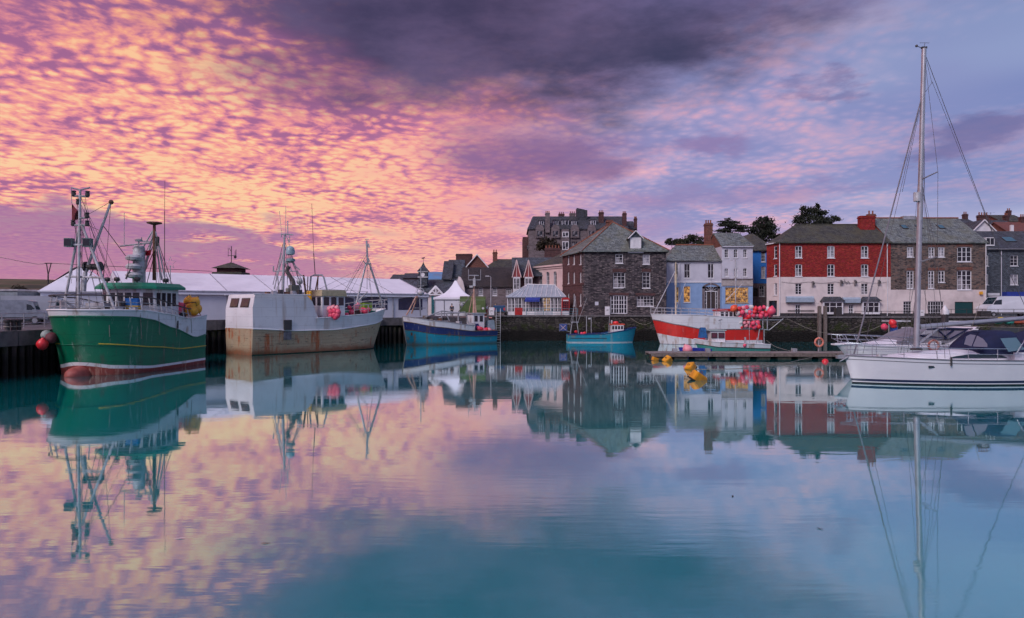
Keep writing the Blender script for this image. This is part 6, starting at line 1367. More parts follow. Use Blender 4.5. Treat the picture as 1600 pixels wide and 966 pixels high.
    floats(sp, '', 'heap of floats on the scarlet boat')
red_boat()

# ---- little cabin boat behind the pontoon
def cabin_boat():
    D = 66.5; bow = W(1084, 530, D); b = boat('cabin_boat', 'little white cabin boat with green bottom lying behind the pontoon', 'motor boat', (bow.x, D), (1, -.02))
    L = 7.1; top = [(0, 1.2), (.3, .92), (1, .70)]; h = Hull(L, 2.4, top, .85, 2.2, 1.3, 2.0, 1.15, .4, .85, .8, .5, 0, 1.1)
    s1 = [(0, .72), (.3, .45), (1, .30)]; gr = paint('sea_green_paint', (.04, .26, .22, 1), (.1, .15, .12, 1), .3, .4)
    h.band(-.4, s1, rows=4).build('hull', gr, b, False, True); h.band(s1, top, rows=2).build('gunwale_band', whitep, b, False, True); h.rail(lambda t: interp(s1, t), .035, off=.01).build('rubbing_strip', dark, b); h.deck(lambda t: interp(top, t)-.03, 0, .5).build('foredeck', whitep, b); h.deck(lambda t: .35, .4).build('deck', deckm, b)
    h.rail(top, .04, off=.0).build('gunwale', whitep, b)
    x0, x1 = W(1105, 0, D).x, W(1129, 0, D).x; z1 = 2.0; q = MB(); q.add([(x0-.05, D-.85, .6), (x1, D-.85, .6), (x1, D-.8, z1), (x0+.1, D-.8, z1), (x0-.05, D+.85, .6), (x1, D+.85, .6), (x1, D+.8, z1), (x0+.1, D+.8, z1)], [(0,1,2,3),(7,6,5,4),(0,4,5,1),(1,5,6,2),(2,6,7,3),(3,7,4,0)]); cb = q.build('cabin', whitep, b, True)
    pg = glass('pink_reflect_glass', (.12, .04, .06, 1))
    for i in range(2): q = MB(); a = lerp(x0, x1, .10+.46*i); q.bx(a, a+.58, D-.90, D-.87, 1.30, 1.82); w = q.build('cabin_window', dark, cb, True); q = MB(); q.bx(a+.06, a+.52, D-.915, D-.903, 1.36, 1.76); q.build('pane', pg, w, True)
    q = MB(); q.bx(x0-.15, x1+.1, D-.95, D+.95, z1, z1+.09); q.build('cabin_roof', plain('pale_green_roof', (.38, .45, .42, 1), None, .6), b, True)
    q = MB(); q.obx(W(1098, 528, D), (1, 0), (0, 1), .75, .75, 1.0, .6); bg = q.build('gear_bag', plain('blue_bag', (.02, .12, .32, 1), (.01, .05, .15, 1), .8, 4), b, True)
    tubes([((1125, 515, D), (1125.5, 499.5, D), .03), ((1123, 501, D), (1128, 499, D), .08), ((1134, 537, D-.6), (1134, 531, D-.6), .03), ((1164.5, 537, D-.9), (1164.5, 527, D-.9), .09), ((1171, 537, D), (1171, 503, D), .025), ((1182, 537, D), (1183, 528, D), .03), ((1150, 537, D-.8), (1168, 537, D-.8), .05), ((1194, 538, D), (1194, 532, D), .07)], .03).build('deck_fitting', galv, b, True)
    floats([(1163.5, 539.5, D-1.15, .19, pink_b)], 'single pink float on the side of the little cabin boat', 'float on the cabin boat')
cabin_boat()

# ---- white sailing yacht in the foreground
gel = plain('white_gelcoat', (.74, .75, .78, 1), (.68, .69, .73, 1), .22, .5)
gel2 = plain('deck_gelcoat', (.76, .77, .80, 1), (.68, .69, .72, 1), .4, 1.5)
navyc = plain('navy_canvas', (.005, .012, .055, 1), (.004, .009, .04, 1), .85, 2, bump=.2)
smoke = glass('smoked_glass', (.012, .03, .04, 1))
vinyl = glass('clear_vinyl', (.22, .20, .26, 1), rough=.12)
ssteel = plain('stainless', (.52, .53, .56, 1), (.4, .41, .44, 1), .25, 2, metal=.8)
def yacht():
    bow = Vector((18.45, 37.9)); ax = Vector((1, .055)).normalized(); nn = Vector((-ax.y, ax.x))
    b = boat('sailing_yacht', 'white sailing yacht with tall bare mast and navy cockpit canopy', 'sailing yacht', bow, ax)
    L = 13.0; top = [(0, 1.52), (.4, 1.38), (1, 1.30)]
    h = Hull(L, 4.1, top, .86, 1.9, 1.25, 1.8, 1.1, .55, .82, .75, .45, .5, .9, 2)
    h.band(-.5, .07, rows=2).build('antifouling', plain('black_antifouling', (.008, .009, .014, 1), None, .6), b, False, True)
    h.band(.07, .13, rows=1, n=40).build('boot_stripe', gel, b, False, True); h.band(.13, .26, rows=1, n=40).build('boot_top', plain('navy_stripe', (.006, .012, .06, 1), None, .3), b, False, True)
    h.band(.26, top, rows=6, n=40).build('hull', gel, b, False, True)
    h.rail(lambda t: interp(top, t)-.19, .016, off=.004, n=40).build('cove_line', plain('cove_line', (.12, .12, .14, 1), None, .4), b)
    h.rail(top, .035, n=40).build('toe_rail', plain('toe_rail_grey', (.18, .18, .2, 1), None, .4), b)
    h.deck(lambda t: interp(top, t)-.01, n=30).build('deck', gel2, b)
    # coachroof: rounded, tapering forward
    q = MB(); st = [(2.3, .35, .04), (3.0, .95, .22), (4.2, 1.2, .36), (5.5, 1.32, .44), (7.0, 1.35, .52), (8.3, 1.3, .55), (9.0, 1.25, .50)]; K = 9
    for x, hw, hh in st:
        for k in range(K):
            a = math.pi*k/(K-1); c = math.cos(a); sn = math.sin(a)
            q.v.append((x, hw*(abs(c)**.55)*(1 if c > 0 else -1), 1.32+hh*sn**.5))
    q.f = [(i*K+k, i*K+k+1, (i+1)*K+k+1, (i+1)*K+k) for i in range(len(st)-1) for k in range(K-1)]; q.f += [tuple(range(K)), tuple(range((len(st)-1)*K+K-1, (len(st)-1)*K-1, -1))]
    cr = q.build('coachroof', gel2, b, False, True)
    q = MB(); n = 14
    for i in range(n+1):
        t = i/n; x = 5.1+3.3*t; hgt = .27*(math.sin(math.pi*t)**.6)*(.7+.3*t)+.005; hw = interp([(a, c) for a, c, d in st], x)+.02; q.v += [(x, -hw, 1.44), (x, -hw*.985, 1.44+hgt)]
    q.f = [(2*i, 2*i+2, 2*i+3, 2*i+1) for i in range(n)]; q.build('cabin_window', smoke, cr)
    q = MB(); n = 8
    MB().bx(3.25, 3.75, -.25, .25, 1.50, 1.58).build('deck_hatch', smoke, cr)
    MB().tube((1.55, -.75, 1.5), (1.55, -.75, 1.62), .16, .14, 10).build('deck_winch', galv, b)
    # mast
    DM = 38.3; base = W(1432, 547, DM); tp = W(1444, 76, DM); q = MB(); q.tube(base, tp, .155, .125, 12); mast = q.build('mast', alu, b, True, True)
    q = MB(); q.lathe([(.3, 0), (.32, .06), (.2, .12)], base, 12); q.build('mast_collar', dark, b, True)
    up = (tp-base).normalized(); P = lambda py: base+(tp-base)*((547-py)/(547-76.0))
    for py, ln in ((281, 1.15), (378+32, 1.3)):
        for sg in (-1, 1):
            q = MB(); e = P(py)+Vector((.25 if sg < 0 else .9, -sg*-1.0*ln*.9 if False else sg*ln, .22)); q.tube(P(py), e, .045, .03, 6); q.build('spreader', alu, b, True)
    bowt = Vector((18.75, 37.92, 1.6)); stern = Vector((bow.x+ax.x*13.0, bow.y+ax.y*13.0, 1.6))
    q = MB(); st1 = P(145); q.tube(st1, bowt+Vector((.25, 0, 0)), .032, .045, 6); q.build('furled_forestay', plain('furl_grey', (.2, .19, .22, 1), None, .7), b, True)
    segs = [(P(145), bowt+Vector((.9, .3, 0)), .012), (P(80), W(1565, 400, 39), .016), (W(1565, 400, 39), W(1640, 560, 39.5), .016), (P(80), W(1457, 132, DM), .010), (P(150), W(1457, 128, DM), .010), (W(1457, 128, DM), W(1565, 400, 39), .010)]
    for sg in (-1, 1):
        tipu = P(281)+Vector((.25 if sg < 0 else .9, sg*1.15, .22)); tipl = P(410)+Vector((.25 if sg < 0 else .9, sg*1.3, .22)); ch = Vector((base.x+.5, base.y+sg*1.75, 1.45))
        segs += [(P(80), tipu, .011), (tipu, tipl, .011), (tipl, ch, .012), (P(281), tipl, .010), (P(281), ch+Vector((.3, 0, 0)), .010), (P(410), ch+Vector((-.4, 0, 0)), .012)]
    segs += [(P(150), W(1410, 300, DM), .012), (P(200), base+Vector((-.8, -.4, .3)), .009), (P(260), base+Vector((.9, -.7, 0)), .009), (P(100), base+Vector((.35, -.3, .5)), .009)]
    for a, c, r in segs:
        MB().tube(a, c, r, r, 5).build('stay', wire, b, True)
    q = MB(); q.tube(P(308)+Vector((-.22, -.05, -.25)), P(308)+Vector((-.22, -.05, .25)), .17, .17, 10); q.build('radar_reflector', whitegear, b, True)
    q = MB(); t0 = tp; q.tube(t0, t0+Vector((-.35, 0, .12)), .02, .02, 5); q.ball(t0+Vector((-.42, 0, .15)), .08, 7); q.tube(t0, t0+Vector((.05, 0, .35)), .012, .012, 5); q.tube(t0+Vector((-.25, 0, .32)), t0+Vector((.3, 0, .32)), .012, .012, 5); q.obx(t0, (1, 0), (0, 1), .3, .12, .1); q.build('wind_instrument', dark, b, True)
    # boom, vang
    g0 = W(1437, 511, DM); g1 = W(1650, 493.5, 38.8); q = MB(); q.tube(g0, g1, .14, .12, 10); q.build('boom', alu, b, True, True)
    q = MB(); q.tube(W(1434, 538, DM), W(1466, 514, 38.4), .075, .06, 8); q.build('boom_vang', alu, b, True)
    tubes([((1517, 517, 38.2), (1531, 475, 38.2), .012), ((1444, 509, DM), (1600, 512, 38), .014)], .012).build('running_rope', rope, b, True)
    # pulpit, stanchions and lifelines
    ptsp = [W(1327, 551, 37.8)+Vector((0, 0, .0))]
    for zz, r in ((.62, .02), (.32, .012)):
        h.rail(lambda t: interp(top, t)+zz, r, .0, 1, 34, off=-.06).build('lifeline', ssteel, b)
    stanchions(h, b, lambda t: interp(top, t)+.63, lambda t: interp(top, t), [.02, .09, .2, .32, .44, .56, .68, .8, .92], (-1, 1), .018, ssteel)
    q = MB(); q.path([(.9, -.75, 2.2), (.1, -.4, 2.24), (-.25, 0, 2.25), (.1, .4, 2.24), (.9, .75, 2.2)], .024, 6); q.build('pulpit', ssteel, b, False, True)
    q = MB(); q.tube((-.3, 0, 1.5), (.5, 0, 1.55), .06, .06, 6); q.obx((-.1, 0, 1.35), (1, 0), (0, 1), .7, .2, .18); q.tube((.25, -.12, 1.5), (-.35, -.15, 1.2), .05, .03, 6); q.build('anchor', galv, b)
    # port light, cleat, rope
    p = h.pt(.30, 1.02, -1, .01); q = MB(); q.obx((p.x, p.y, .95), (1, 0), (0, 1), .32, .04, .11); q.build('port_light', smoke, b)
    p = h.pt(.37, 1.38, -1, .02); MB().tube((p.x, p.y-.01, 1.55), (p.x, p.y-.01, 1.08), .05, .05, 6).build('fender_sock', dark, b)
    # sprayhood and bimini
    def hood(x0, x1, hw, z0, z1, name, mat, back=True, K=11, front=.55):
        q = MB(); S = 8
        for i in range(S+1):
            t = i/S; x = lerp(x0, x1, t); rise = min(1, (t/front))**.6
            for k in range(K):
                a = math.pi*k/(K-1); c = math.cos(a); q.v.append((x, hw*(.8+.2*rise)*(abs(c)**.45)*(1 if c > 0 else -1), z0+max(.02, (z1-z0)*rise)*math.sin(a)**.45))
        q.f = [(i*K+k, i*K+k+1, (i+1)*K+k+1, (i+1)*K+k) for i in range(S) for k in range(K-1)]
        return q.build(name, mat, b, False, True)
    hd = hood(6.7, 8.9, 1.45, 1.66, 2.92, 'sprayhood', navyc)
    # clear side panes of the hood: proud of the cloth
    def pane(pts, m, parent, name='window'): MB().poly(*pts).build(name, m, parent, True)
    sx = lambda px, py, D: W(px, py, D)
    def sheet(px_pts, D, m, parent, name): MB().slabs([[W(a, c, D) for a, c in px_pts]], .0).build(name, m, parent, True)
    def curved(px_pts, m, name, dD):                         # follow the hood side
        q = MB(); q.poly(*[W(a, c, dD) for a, c in px_pts]); q.build(name, m, hd, True)
    curved([(1506.5, 538), (1510, 526), (1516, 522.5), (1525, 523.8), (1518, 541.5)], vinyl, 'hood_window', 36.55)
    curved([(1527, 524.5), (1537, 530), (1543, 538), (1543, 542.5), (1520, 541.5)], vinyl, 'hood_window', 36.55)
    bm = hood(8.7, 12.6, 1.7, 1.7, 3.15, 'cockpit_canopy', navyc, front=.9)
    q = MB(); q.poly(*[W(a, c, 36.3) for a, c in ((1563, 529), (1588, 527.5), (1602, 546), (1576, 550))]); q.build('canopy_window', glass('bluegrey_vinyl', (.12, .22, .28, 1), rough=.12), bm, True)
    q = MB(); q.tube(W(1589, 552, 36.2), W(1606, 524, 36.2), .03, .03, 6); q.build('canopy_strut', ssteel, b, True)
    q = MB(); q.path([W(1505, 540, 36.6), W(1507, 530, 36.6), W(1513, 521.5, 36.7), W(1522, 519, 37.4), W(1530, 519, 38.4)], .03, 6); q.build('hood_frame', navyc, b, True)
    MB().bx(8.6, 13.0, -1.55, 1.55, 1.3, 1.75).build('cockpit_coaming', gel2, b)
yacht()

# ---- motor cruiser behind the yacht
def cruiser():
    bow = W(1305, 545, 45.5); ax = Vector((1, .02)).normalized(); b = boat('motor_cruiser', 'white motor cruiser with grey canvas windscreen cover behind the yacht', 'motor cruiser', (bow.x, 45.5), ax)
    L = 12; top = [(0, 1.78), (.4, 1.62), (1, 1.35)]; h = Hull(L, 3.9, top, .75, 2.0, 1.3, 1.8, 1.1, .5, .92, .88, 1.6, 0, .8, 2)
    h.band(-.4, top, rows=6).build('hull', gel, b, False, True); h.rail(top, .05).build('rubbing_strake', gel, b, False, True); h.deck(lambda t: interp(top, t), n=24).build('deck', gel2, b)
    q = MB(); st = [(1.0, .3, .03), (2.2, .9, .28), (3.8, 1.25, .5), (5.6, 1.5, .62), (6.2, 1.55, .62)]; K = 9
    for x, hw, hh in st:
        for k in range(K):
            a = math.pi*k/(K-1); c = math.cos(a); q.v.append((x, hw*(abs(c)**.55)*(1 if c > 0 else -1), 1.58+hh*math.sin(a)**.5))
    q.f = [(i*K+k, i*K+k+1, (i+1)*K+k+1, (i+1)*K+k) for i in range(len(st)-1) for k in range(K-1)]; q.f.append(tuple(range((len(st)-1)*K+K-1, (len(st)-1)*K-1, -1))); q.build('foredeck_moulding', gel2, b, False, True)
    D = 44.2; gc = plain('grey_canvas', (.20, .20, .23, 1), (.15, .15, .18, 1), .8, 2); lg = plain('light_grey_canvas', (.42, .42, .47, 1), (.36, .36, .4, 1), .7, 2)
    dd = (0, 3.2)
    def wedge(pts, name, mat, D0=D, dep=3.0, inset=.35):
        q = MB(); f = [W(a, c, D0) for a, c in pts]; k = len(f); zc = min(p.z for p in f)
        bk = [p+Vector((0, dep, 0)) for p in f]; q.add(f+bk, [tuple(range(k)), tuple(range(2*k-1, k-1, -1))]+[(i, k+i, k+(i+1) % k, (i+1) % k) for i in range(k)]); return q.build(name, mat, b, True)
    wedge([(1404, 536), (1428, 522), (1456, 513.5), (1512, 515), (1492, 536)], 'windscreen_cover', gc)
    wedge([(1438, 524), (1448, 514.5), (1464, 514.5), (1460, 520)], 'screen_panel', lg, D-.03, .02)
    for pts in ([(1466, 521), (1480, 517), (1488, 516.5), (1478, 523.5), (1470, 525)], [(1482, 525), (1492, 517), (1506, 517), (1486, 530)]): wedge(pts, 'screen_panel', vinyl, D-.03, .02)
    tubes([((1438, 524, D-.06), (1482, 530, D-.06), .05), ((1464, 514, D-.06), (1480, 529, D-.06), .05), ((1476, 526, D-.06), (1490, 516, D-.06), .05), ((1484, 530, D-.06), (1512, 515, D-.06), .05), ((1448, 514, D-.06), (1520, 514, D-.06), .05)], .05).build('screen_frame', navyc, b, True)
    # radar arch sweeping forward
    q = MB(); pts = [(1470, 541), (1490, 535), (1510, 523), (1526, 511.5), (1530, 511), (1529, 515), (1516, 527), (1506, 541)]
    f = [W(a, c, D-.25) for a, c in pts]; bk = [p+Vector((0, .5, 0)) for p in f]; k = len(f); q.add(f+bk, [tuple(range(k)), tuple(range(2*k-1, k-1, -1))]+[(i, k+i, k+(i+1) % k, (i+1) % k) for i in range(k)]); ar = q.build('radar_arch', gel, b, True)
    q = MB(); q.v = [tuple(Vector(p)+Vector((0, 3.2, 0))) for p in f+bk]; q.f = [tuple(range(k)), tuple(range(2*k-1, k-1, -1))]+[(i, k+i, k+(i+1) % k, (i+1) % k) for i in range(k)]; q.build('radar_arch', gel, b, True)
    wedge([(1524, 513.5), (1527, 511), (1531, 511), (1529, 514)], 'arch_top', gel, D-.25, 3.7)
    for zz, r in ((.62, .028), (.34, .02)): h.rail(lambda t: interp(top, t)+zz, r, 0, .5, 22, off=-.08).build('bow_rail', ssteel, b, False, True)
    for t in (.01, .06, .12, .19, .27, .35, .43, .5):
        for sg in (-1, 1):
            a = h.pt(t, interp(top, t), sg, -.1); c = h.pt(max(0, t-.04), interp(top, t), sg, -.1); c.z = interp(top, t)+.62; MB().tube(a, c, .02, .02, 5).build('rail_post', ssteel, b)
    q = MB(); q.path([(.3, -.5, 2.38), (-.35, -.2, 2.42), (-.5, 0, 2.42), (-.35, .2, 2.42), (.3, .5, 2.38)], .028, 6); q.path([(-.35, -.2, 2.42), (-.3, -.15, 2.15), (.3, -.3, 1.9)], .022, 5); q.build('pulpit', ssteel, b, False, True)
    MB().bx(-.15, .7, -.28, .28, 1.70, 1.80).build('anchor_platform', gel2, b)
    wedge([(1490, 541), (1497, 534), (1560, 530), (1620, 530), (1620, 541)], 'cockpit_side', gel, D-.1)
cruiser()

def lifering(name, label, p, R0, r, mat, ax=(0, 1, 0), extra=None):
    t = thing(name, label, 'lifebuoy', tuple(p))
    MB().torus((0, 0, 0), R0, r, ax, 20, 8).build('ring', mat, t, False, True)
    for i in range(4):
        a = math.pi/4+math.pi/2*i; u = Vector(ax).orthogonal().normalized(); w = Vector(ax).normalized().cross(u)
        d = (-u*math.sin(a)+w*math.cos(a)); MB().torus((u*math.cos(a)+w*math.sin(a))*R0, r*1.06, r*.12, d, 10, 4).build('band', white, t)
    return t
orng = plain('faded_orange_ring', (.62, .19, .12, 1), (.5, .16, .11, 1), .55, 3)
lifering('lifebuoy', 'orange lifebuoy ring hung on the motor cruiser side behind the yacht mast', W(1459, 540, 43.6), .32, .07, plain('red_white_ring', (.34, .06, .04, 1), (.45, .28, .24, 1), .6, 4))

# ---- pontoon
deckw = plain('pontoon_boards', (.24, .21, .19, 1), (.14, .12, .11, 1), .9, 1.5, bump=.3)
def pontoon():
    p = thing('pontoon', 'low floating wooden pontoon with grey floats and cleats', 'pontoon', (11.3, 56.3, 0))
    x0, x1, y0, y1 = 11.3, 31.5, 55.6, 58.0
    n = 4
    for i in range(n):
        a, c = lerp(x0, x1, i/n)+.03, lerp(x0, x1, (i+1)/n)-.03
        MB().bx(a, c, y0, y1, .40, .50).build('deck_section', deckw, p, True); MB().bx(a, c, y0-.06, y0-.004, .22, .52).build('fascia_board', wood, p, True); MB().bx(a, c, y1+.004, y1+.06, .22, .52).build('fascia_board', wood, p, True)
        for k in range(3): u = lerp(a, c, (k+.5)/3); MB().bx(u-.55, u+.55, y0+.15, y1-.15, -.25, .385).build('float_block', plain('float_block_%d_%d' % (i, k), (.06, .055, .045, 1), (.13, .12, .08, 1), .8, 2), p, True)
    for px in (1056, 1244, 1108):
        u = (px-800)*57/F; q = MB(); q.bx(u-.18, u+.18, 57.2, 57.6, .5, .78); q.build('service_box' if px != 1108 else 'mooring_cleat', galv, p, True)
    u = (1280-800)*57.5/F; q = MB(); q.tube((u, 57.6, .5), (u, 57.6, 1.75), .045, .045, 6); q.build('lifebuoy_post', galv, p, True)
    lifering('lifebuoy', 'pale orange lifebuoy ring on a post at the pontoon', Vector((u, 57.5, 1.30)), .34, .085, orng)
    floats([(1074.5, 546.5, 58.6, .42, pale_b, 'pale pink buoy peeping over the far pontoon edge')], '', 'buoys at the pontoon')
    floats([(1289.5, 566, 53.2, .26, hot_b, 'red float on the water in front of the pontoon')], '', 'buoys at the pontoon')
    t = thing('blue_dinghy', 'upturned blue dinghy lying behind the pontoon', 'dinghy', (W(1085, 0, 62).x, 62, 0)); hh = Hull(2.9, 1.2, [(0, .62), (1, .5)], .9, 2, 1.2, 2, 1.2, .4, .85, .85, .2); q = hh.band(-.1, [(0, .62), (1, .5)], rows=3); q.v = [(a-1.45, c, d) for a, c, d in q.v]; q.build('hull', plain('dinghy_blue', (.015, .03, .30, 1), None, .5), t, False, True); q = hh.deck(lambda t: .5); q.v = [(a-1.45, c, d) for a, c, d in q.v]; q.build('cover', plain('dinghy_cover', (.02, .04, .36, 1), None, .7), t)
pontoon()
# yellow mooring buoys: tilted bevelled blocks
def mooring_block(px, py, D, s, rot, label):
    p = W(px, py, D); t = thing('mooring_buoy', label, 'mooring buoy', (p.x, p.y, 0), 0, 'yellow mooring buoys'); t.rotation_euler = rot
    bm = bmesh.new(); bmesh.ops.create_cube(bm, size=1); bmesh.ops.scale(bm, vec=(s*1.1, s*.9, s*.75), verts=bm.verts); bmesh.ops.bevel(bm, geom=bm.edges[:], offset=s*.07, segments=2, affect='EDGES')
    me = bpy.data.meshes.new('block'); bm.to_mesh(me); bm.free(); me.materials.append(mooring_y); o = bpy.data.objects.new('block', me); COL.objects.link(o); o.parent = t; o.location = (0, 0, s*.22)
    MB().torus((0, 0, s*.66), s*.13, s*.03, (1, 0, 0), 10, 5).build('lifting_ring', rust, t)
    MB().bx(-s*.58, s*.58, -s*.48, s*.48, -s*.22, -s*.10).build('weed_band', plain('weed_%d' % px, (.02, .022, .01, 1), None, .9), t)
mooring_y = plain('mooring_yellow', (.72, .33, .015, 1), (.5, .2, .02, 1), .55, 2, dirt=.5)
mooring_block(1088.5, 597, 39.5, .72, (.25, .55, .4), 'nearest yellow block buoy, largest of the four')
mooring_block(1080, 577, 46.5, .62, (-.2, -.6, .9), 'middle yellow block buoy beyond the largest')
mooring_block(1043.5, 564.5, 53.5, .58, (.3, -.65, .3), 'yellow block buoy tilted against the pontoon corner')
mooring_block(1023, 563, 54.5, .42, (.1, .3, .3), 'small rusty orange buoy at the pontoon end')
# floating bits on the still water
weed_m = plain('dark_weed', (.012, .012, .008, 1), None, .8)
for i, (px, py, lb) in enumerate(((415, 850, 'dark clump of floating weed in the near left water'), (1145, 777, 'dark clump of floating weed in the middle water'), (1283, 827, 'dark clump of floating weed in the right water'))):
    D = CH*F/(py-H0); p = W(px, py, D); t = thing('floating_weed', lb, 'seaweed', (p.x, p.y, 0), i, 'floating weed')
    for k in range(5): MB().add([(-.03, 0, .004), (.03, .008, .008), (.05, .02, .012), (-.012, .02, .006)], [(0, 1, 2, 3)]).build('frond', weed_m if k else weed_m, t).location = (random.uniform(-.05, .05), random.uniform(-.02, .02), .002*k)
for px, py, lb in ((281, 842, 'white feather floating near the left foreground'), ):
    D = CH*F/(py-H0); p = W(px, py, D); t = thing('feather', lb, 'feather', (p.x, p.y, 0), .1); MB().add([(-.1, 0, .006), (0, -.018, .012), (.1, 0, .02), (0, .018, .012)], [(0, 1, 2, 3)]).build('vane', white, t)

# ---- open work boat and pile behind the yacht
def workboat():
    D = 61.5; bow = W(1388, 538, D); b = boat('work_boat', 'open work boat with white frame and red floats moored below the inn', 'work boat', (bow.x, D), (1, 0)); h = Hull(8, 2.6, [(0, 1.5), (1, 1.1)], .85, 2, 1.2, 2, 1.2, .4, .9, .85, .6)
    h.band(-.4, [(0, 1.5), (1, 1.1)], rows=4).build('hull', paint('dark_blue_work_paint', (.03, .05, .09, 1)), b, False, True); h.deck(lambda t: .8).build('deck', deckm, b); h.rail([(0, 1.5), (1, 1.1)], .05).build('gunwale', whitep, b)
    tubes([((1407, 530, D-.8), (1410, 512, D-.8), .06), ((1424, 530, D-.8), (1424, 512, D-.8), .06), ((1407, 530, D+.8), (1410, 512, D+.8), .06), ((1424, 530, D+.8), (1424, 512, D+.8), .06), ((1409, 512, D-.8), (1424, 512, D-.8), .05), ((1410, 512, D+.8), (1424, 512, D+.8), .05), ((1410, 512, D-.8), (1410, 512, D+.8), .05), ((1424, 512, D-.8), (1424, 512, D+.8), .05), ((1416, 512, D-.8), (1415, 530, D-.8), .05), ((1408, 521, D-.8), (1424, 521, D-.8), .04)], .05).build('wheel_shelter', whitegear, b, True)
    q = MB(); a, c = W(1387, 501.5, D), W(1413, 501.5, D); q.bx(a.x, c.x, D-1, D+1, a.z-.08, a.z+.05); q.build('shelter_roof', whitegear, b, True); tubes([((1389, 502, D), (1389, 535, D), .05), ((1402, 502, D), (1403, 535, D), .05)], .05).build('shelter_post', galv, b, True)
    q = MB(); q.obx(W(1397, 519, D-.9), (1, 0), (0, 1), .42, .4, .45); q.build('blue_crate', plain('crate_blue', (.02, .08, .32, 1), None, .6), b, True)
    floats([(1382, 511, D-1, .3, pink_b), (1395, 505, D-1, .32, hot_b), (1418, 520, D-1.1, .3, pink_b), (1433, 517, D-1.2, .34, pink_b), (1396, 509, D-1, .26, hot_b)], 'red float hung around the open work boat', 'floats on the work boat')
    lifering('lifebuoy', 'red lifebuoy ring on the open work boat near the yacht mast', W(1395.5, 530, D-1.4), .42, .12, pink_b, (.2, 1, .1))
    # pile with white cap
    p = W(1476.5, 0, 63); t = thing('mooring_pile', 'dark steel mooring pile with white pointed cap', 'mooring pile', (p.x, 63, 0)); MB().tube((0, 0, -1), (0, 0, 3.6), .30, .30, 14).build('pile', plain('pile_dark', (.03, .022, .025, 1), None, .6), t, False, True); MB().lathe([(.34, 3.6), (.34, 3.95), (.24, 4.1), (.05, 4.45)], (0, 0, 0), 14).build('cap', white, t, False, True)
    # white fish boxes on the quay edge behind the boom
    for i, px in enumerate((1484, 1491, 1500, 1507, 1513)):
        q = thing('fish_box', 'white fish box on the quay edge, %s of the row behind the boom' % ('first', 'second', 'third', 'fourth', 'last')[i], 'fish box', (W(px, 0, 79).x, 79, 2.0), 0, 'white fish boxes'); 
        m = MB(); m.obx((0, 0, .15), (1, 0), (0, 1), .42, .35, .5); m.build('tub', white, q); m = MB(); m.obx((0, 0, .651), (1, 0), (0, 1), .5, .42, .08); m.build('rim', white, q)
    q = thing('net_heap', 'heap of green and orange nets on a boat at the frame edge', 'fishing net', (W(1578, 0, 70).x, 70, 1.2)); random.seed(9)
    for i, (px, py, r, c) in enumerate(((1560, 503, .42, (.02, .26, .16, 1)), (1568, 501, .4, (.05, .30, .05, 1)), (1564, 498, .3, (.55, .42, .03, 1)), (1577, 504, .45, (.03, .25, .2, 1)), (1590, 503, .5, (.45, .10, .05, 1)), (1597, 503, .5, (.4, .12, .08, 1)))):
        MB().ball(W(px, py, 70), r, 10, .55).build('net_bundle', plain('net_%d' % i, c, None, .9, 8, bump=.6), q, True)
    hb = boat('net_boat', 'low dark boat carrying the net heap behind the navy canopy', 'work boat', (W(1548, 0, 70).x, 70), (1, 0)); hh = Hull(8, 2.6, [(0, 2.2), (1, 2.0)], .85, 2, 1.2, 2, 1.2, .4, .9, .85, .6); hh.band(-.4, [(0, 2.2), (1, 2.0)], rows=4).build('hull', paint('dark_grey_work_paint', (.04, .045, .05, 1)), hb, False, True); hh.deck(lambda t: 1.9).build('deck', deckm, hb)
workboat()

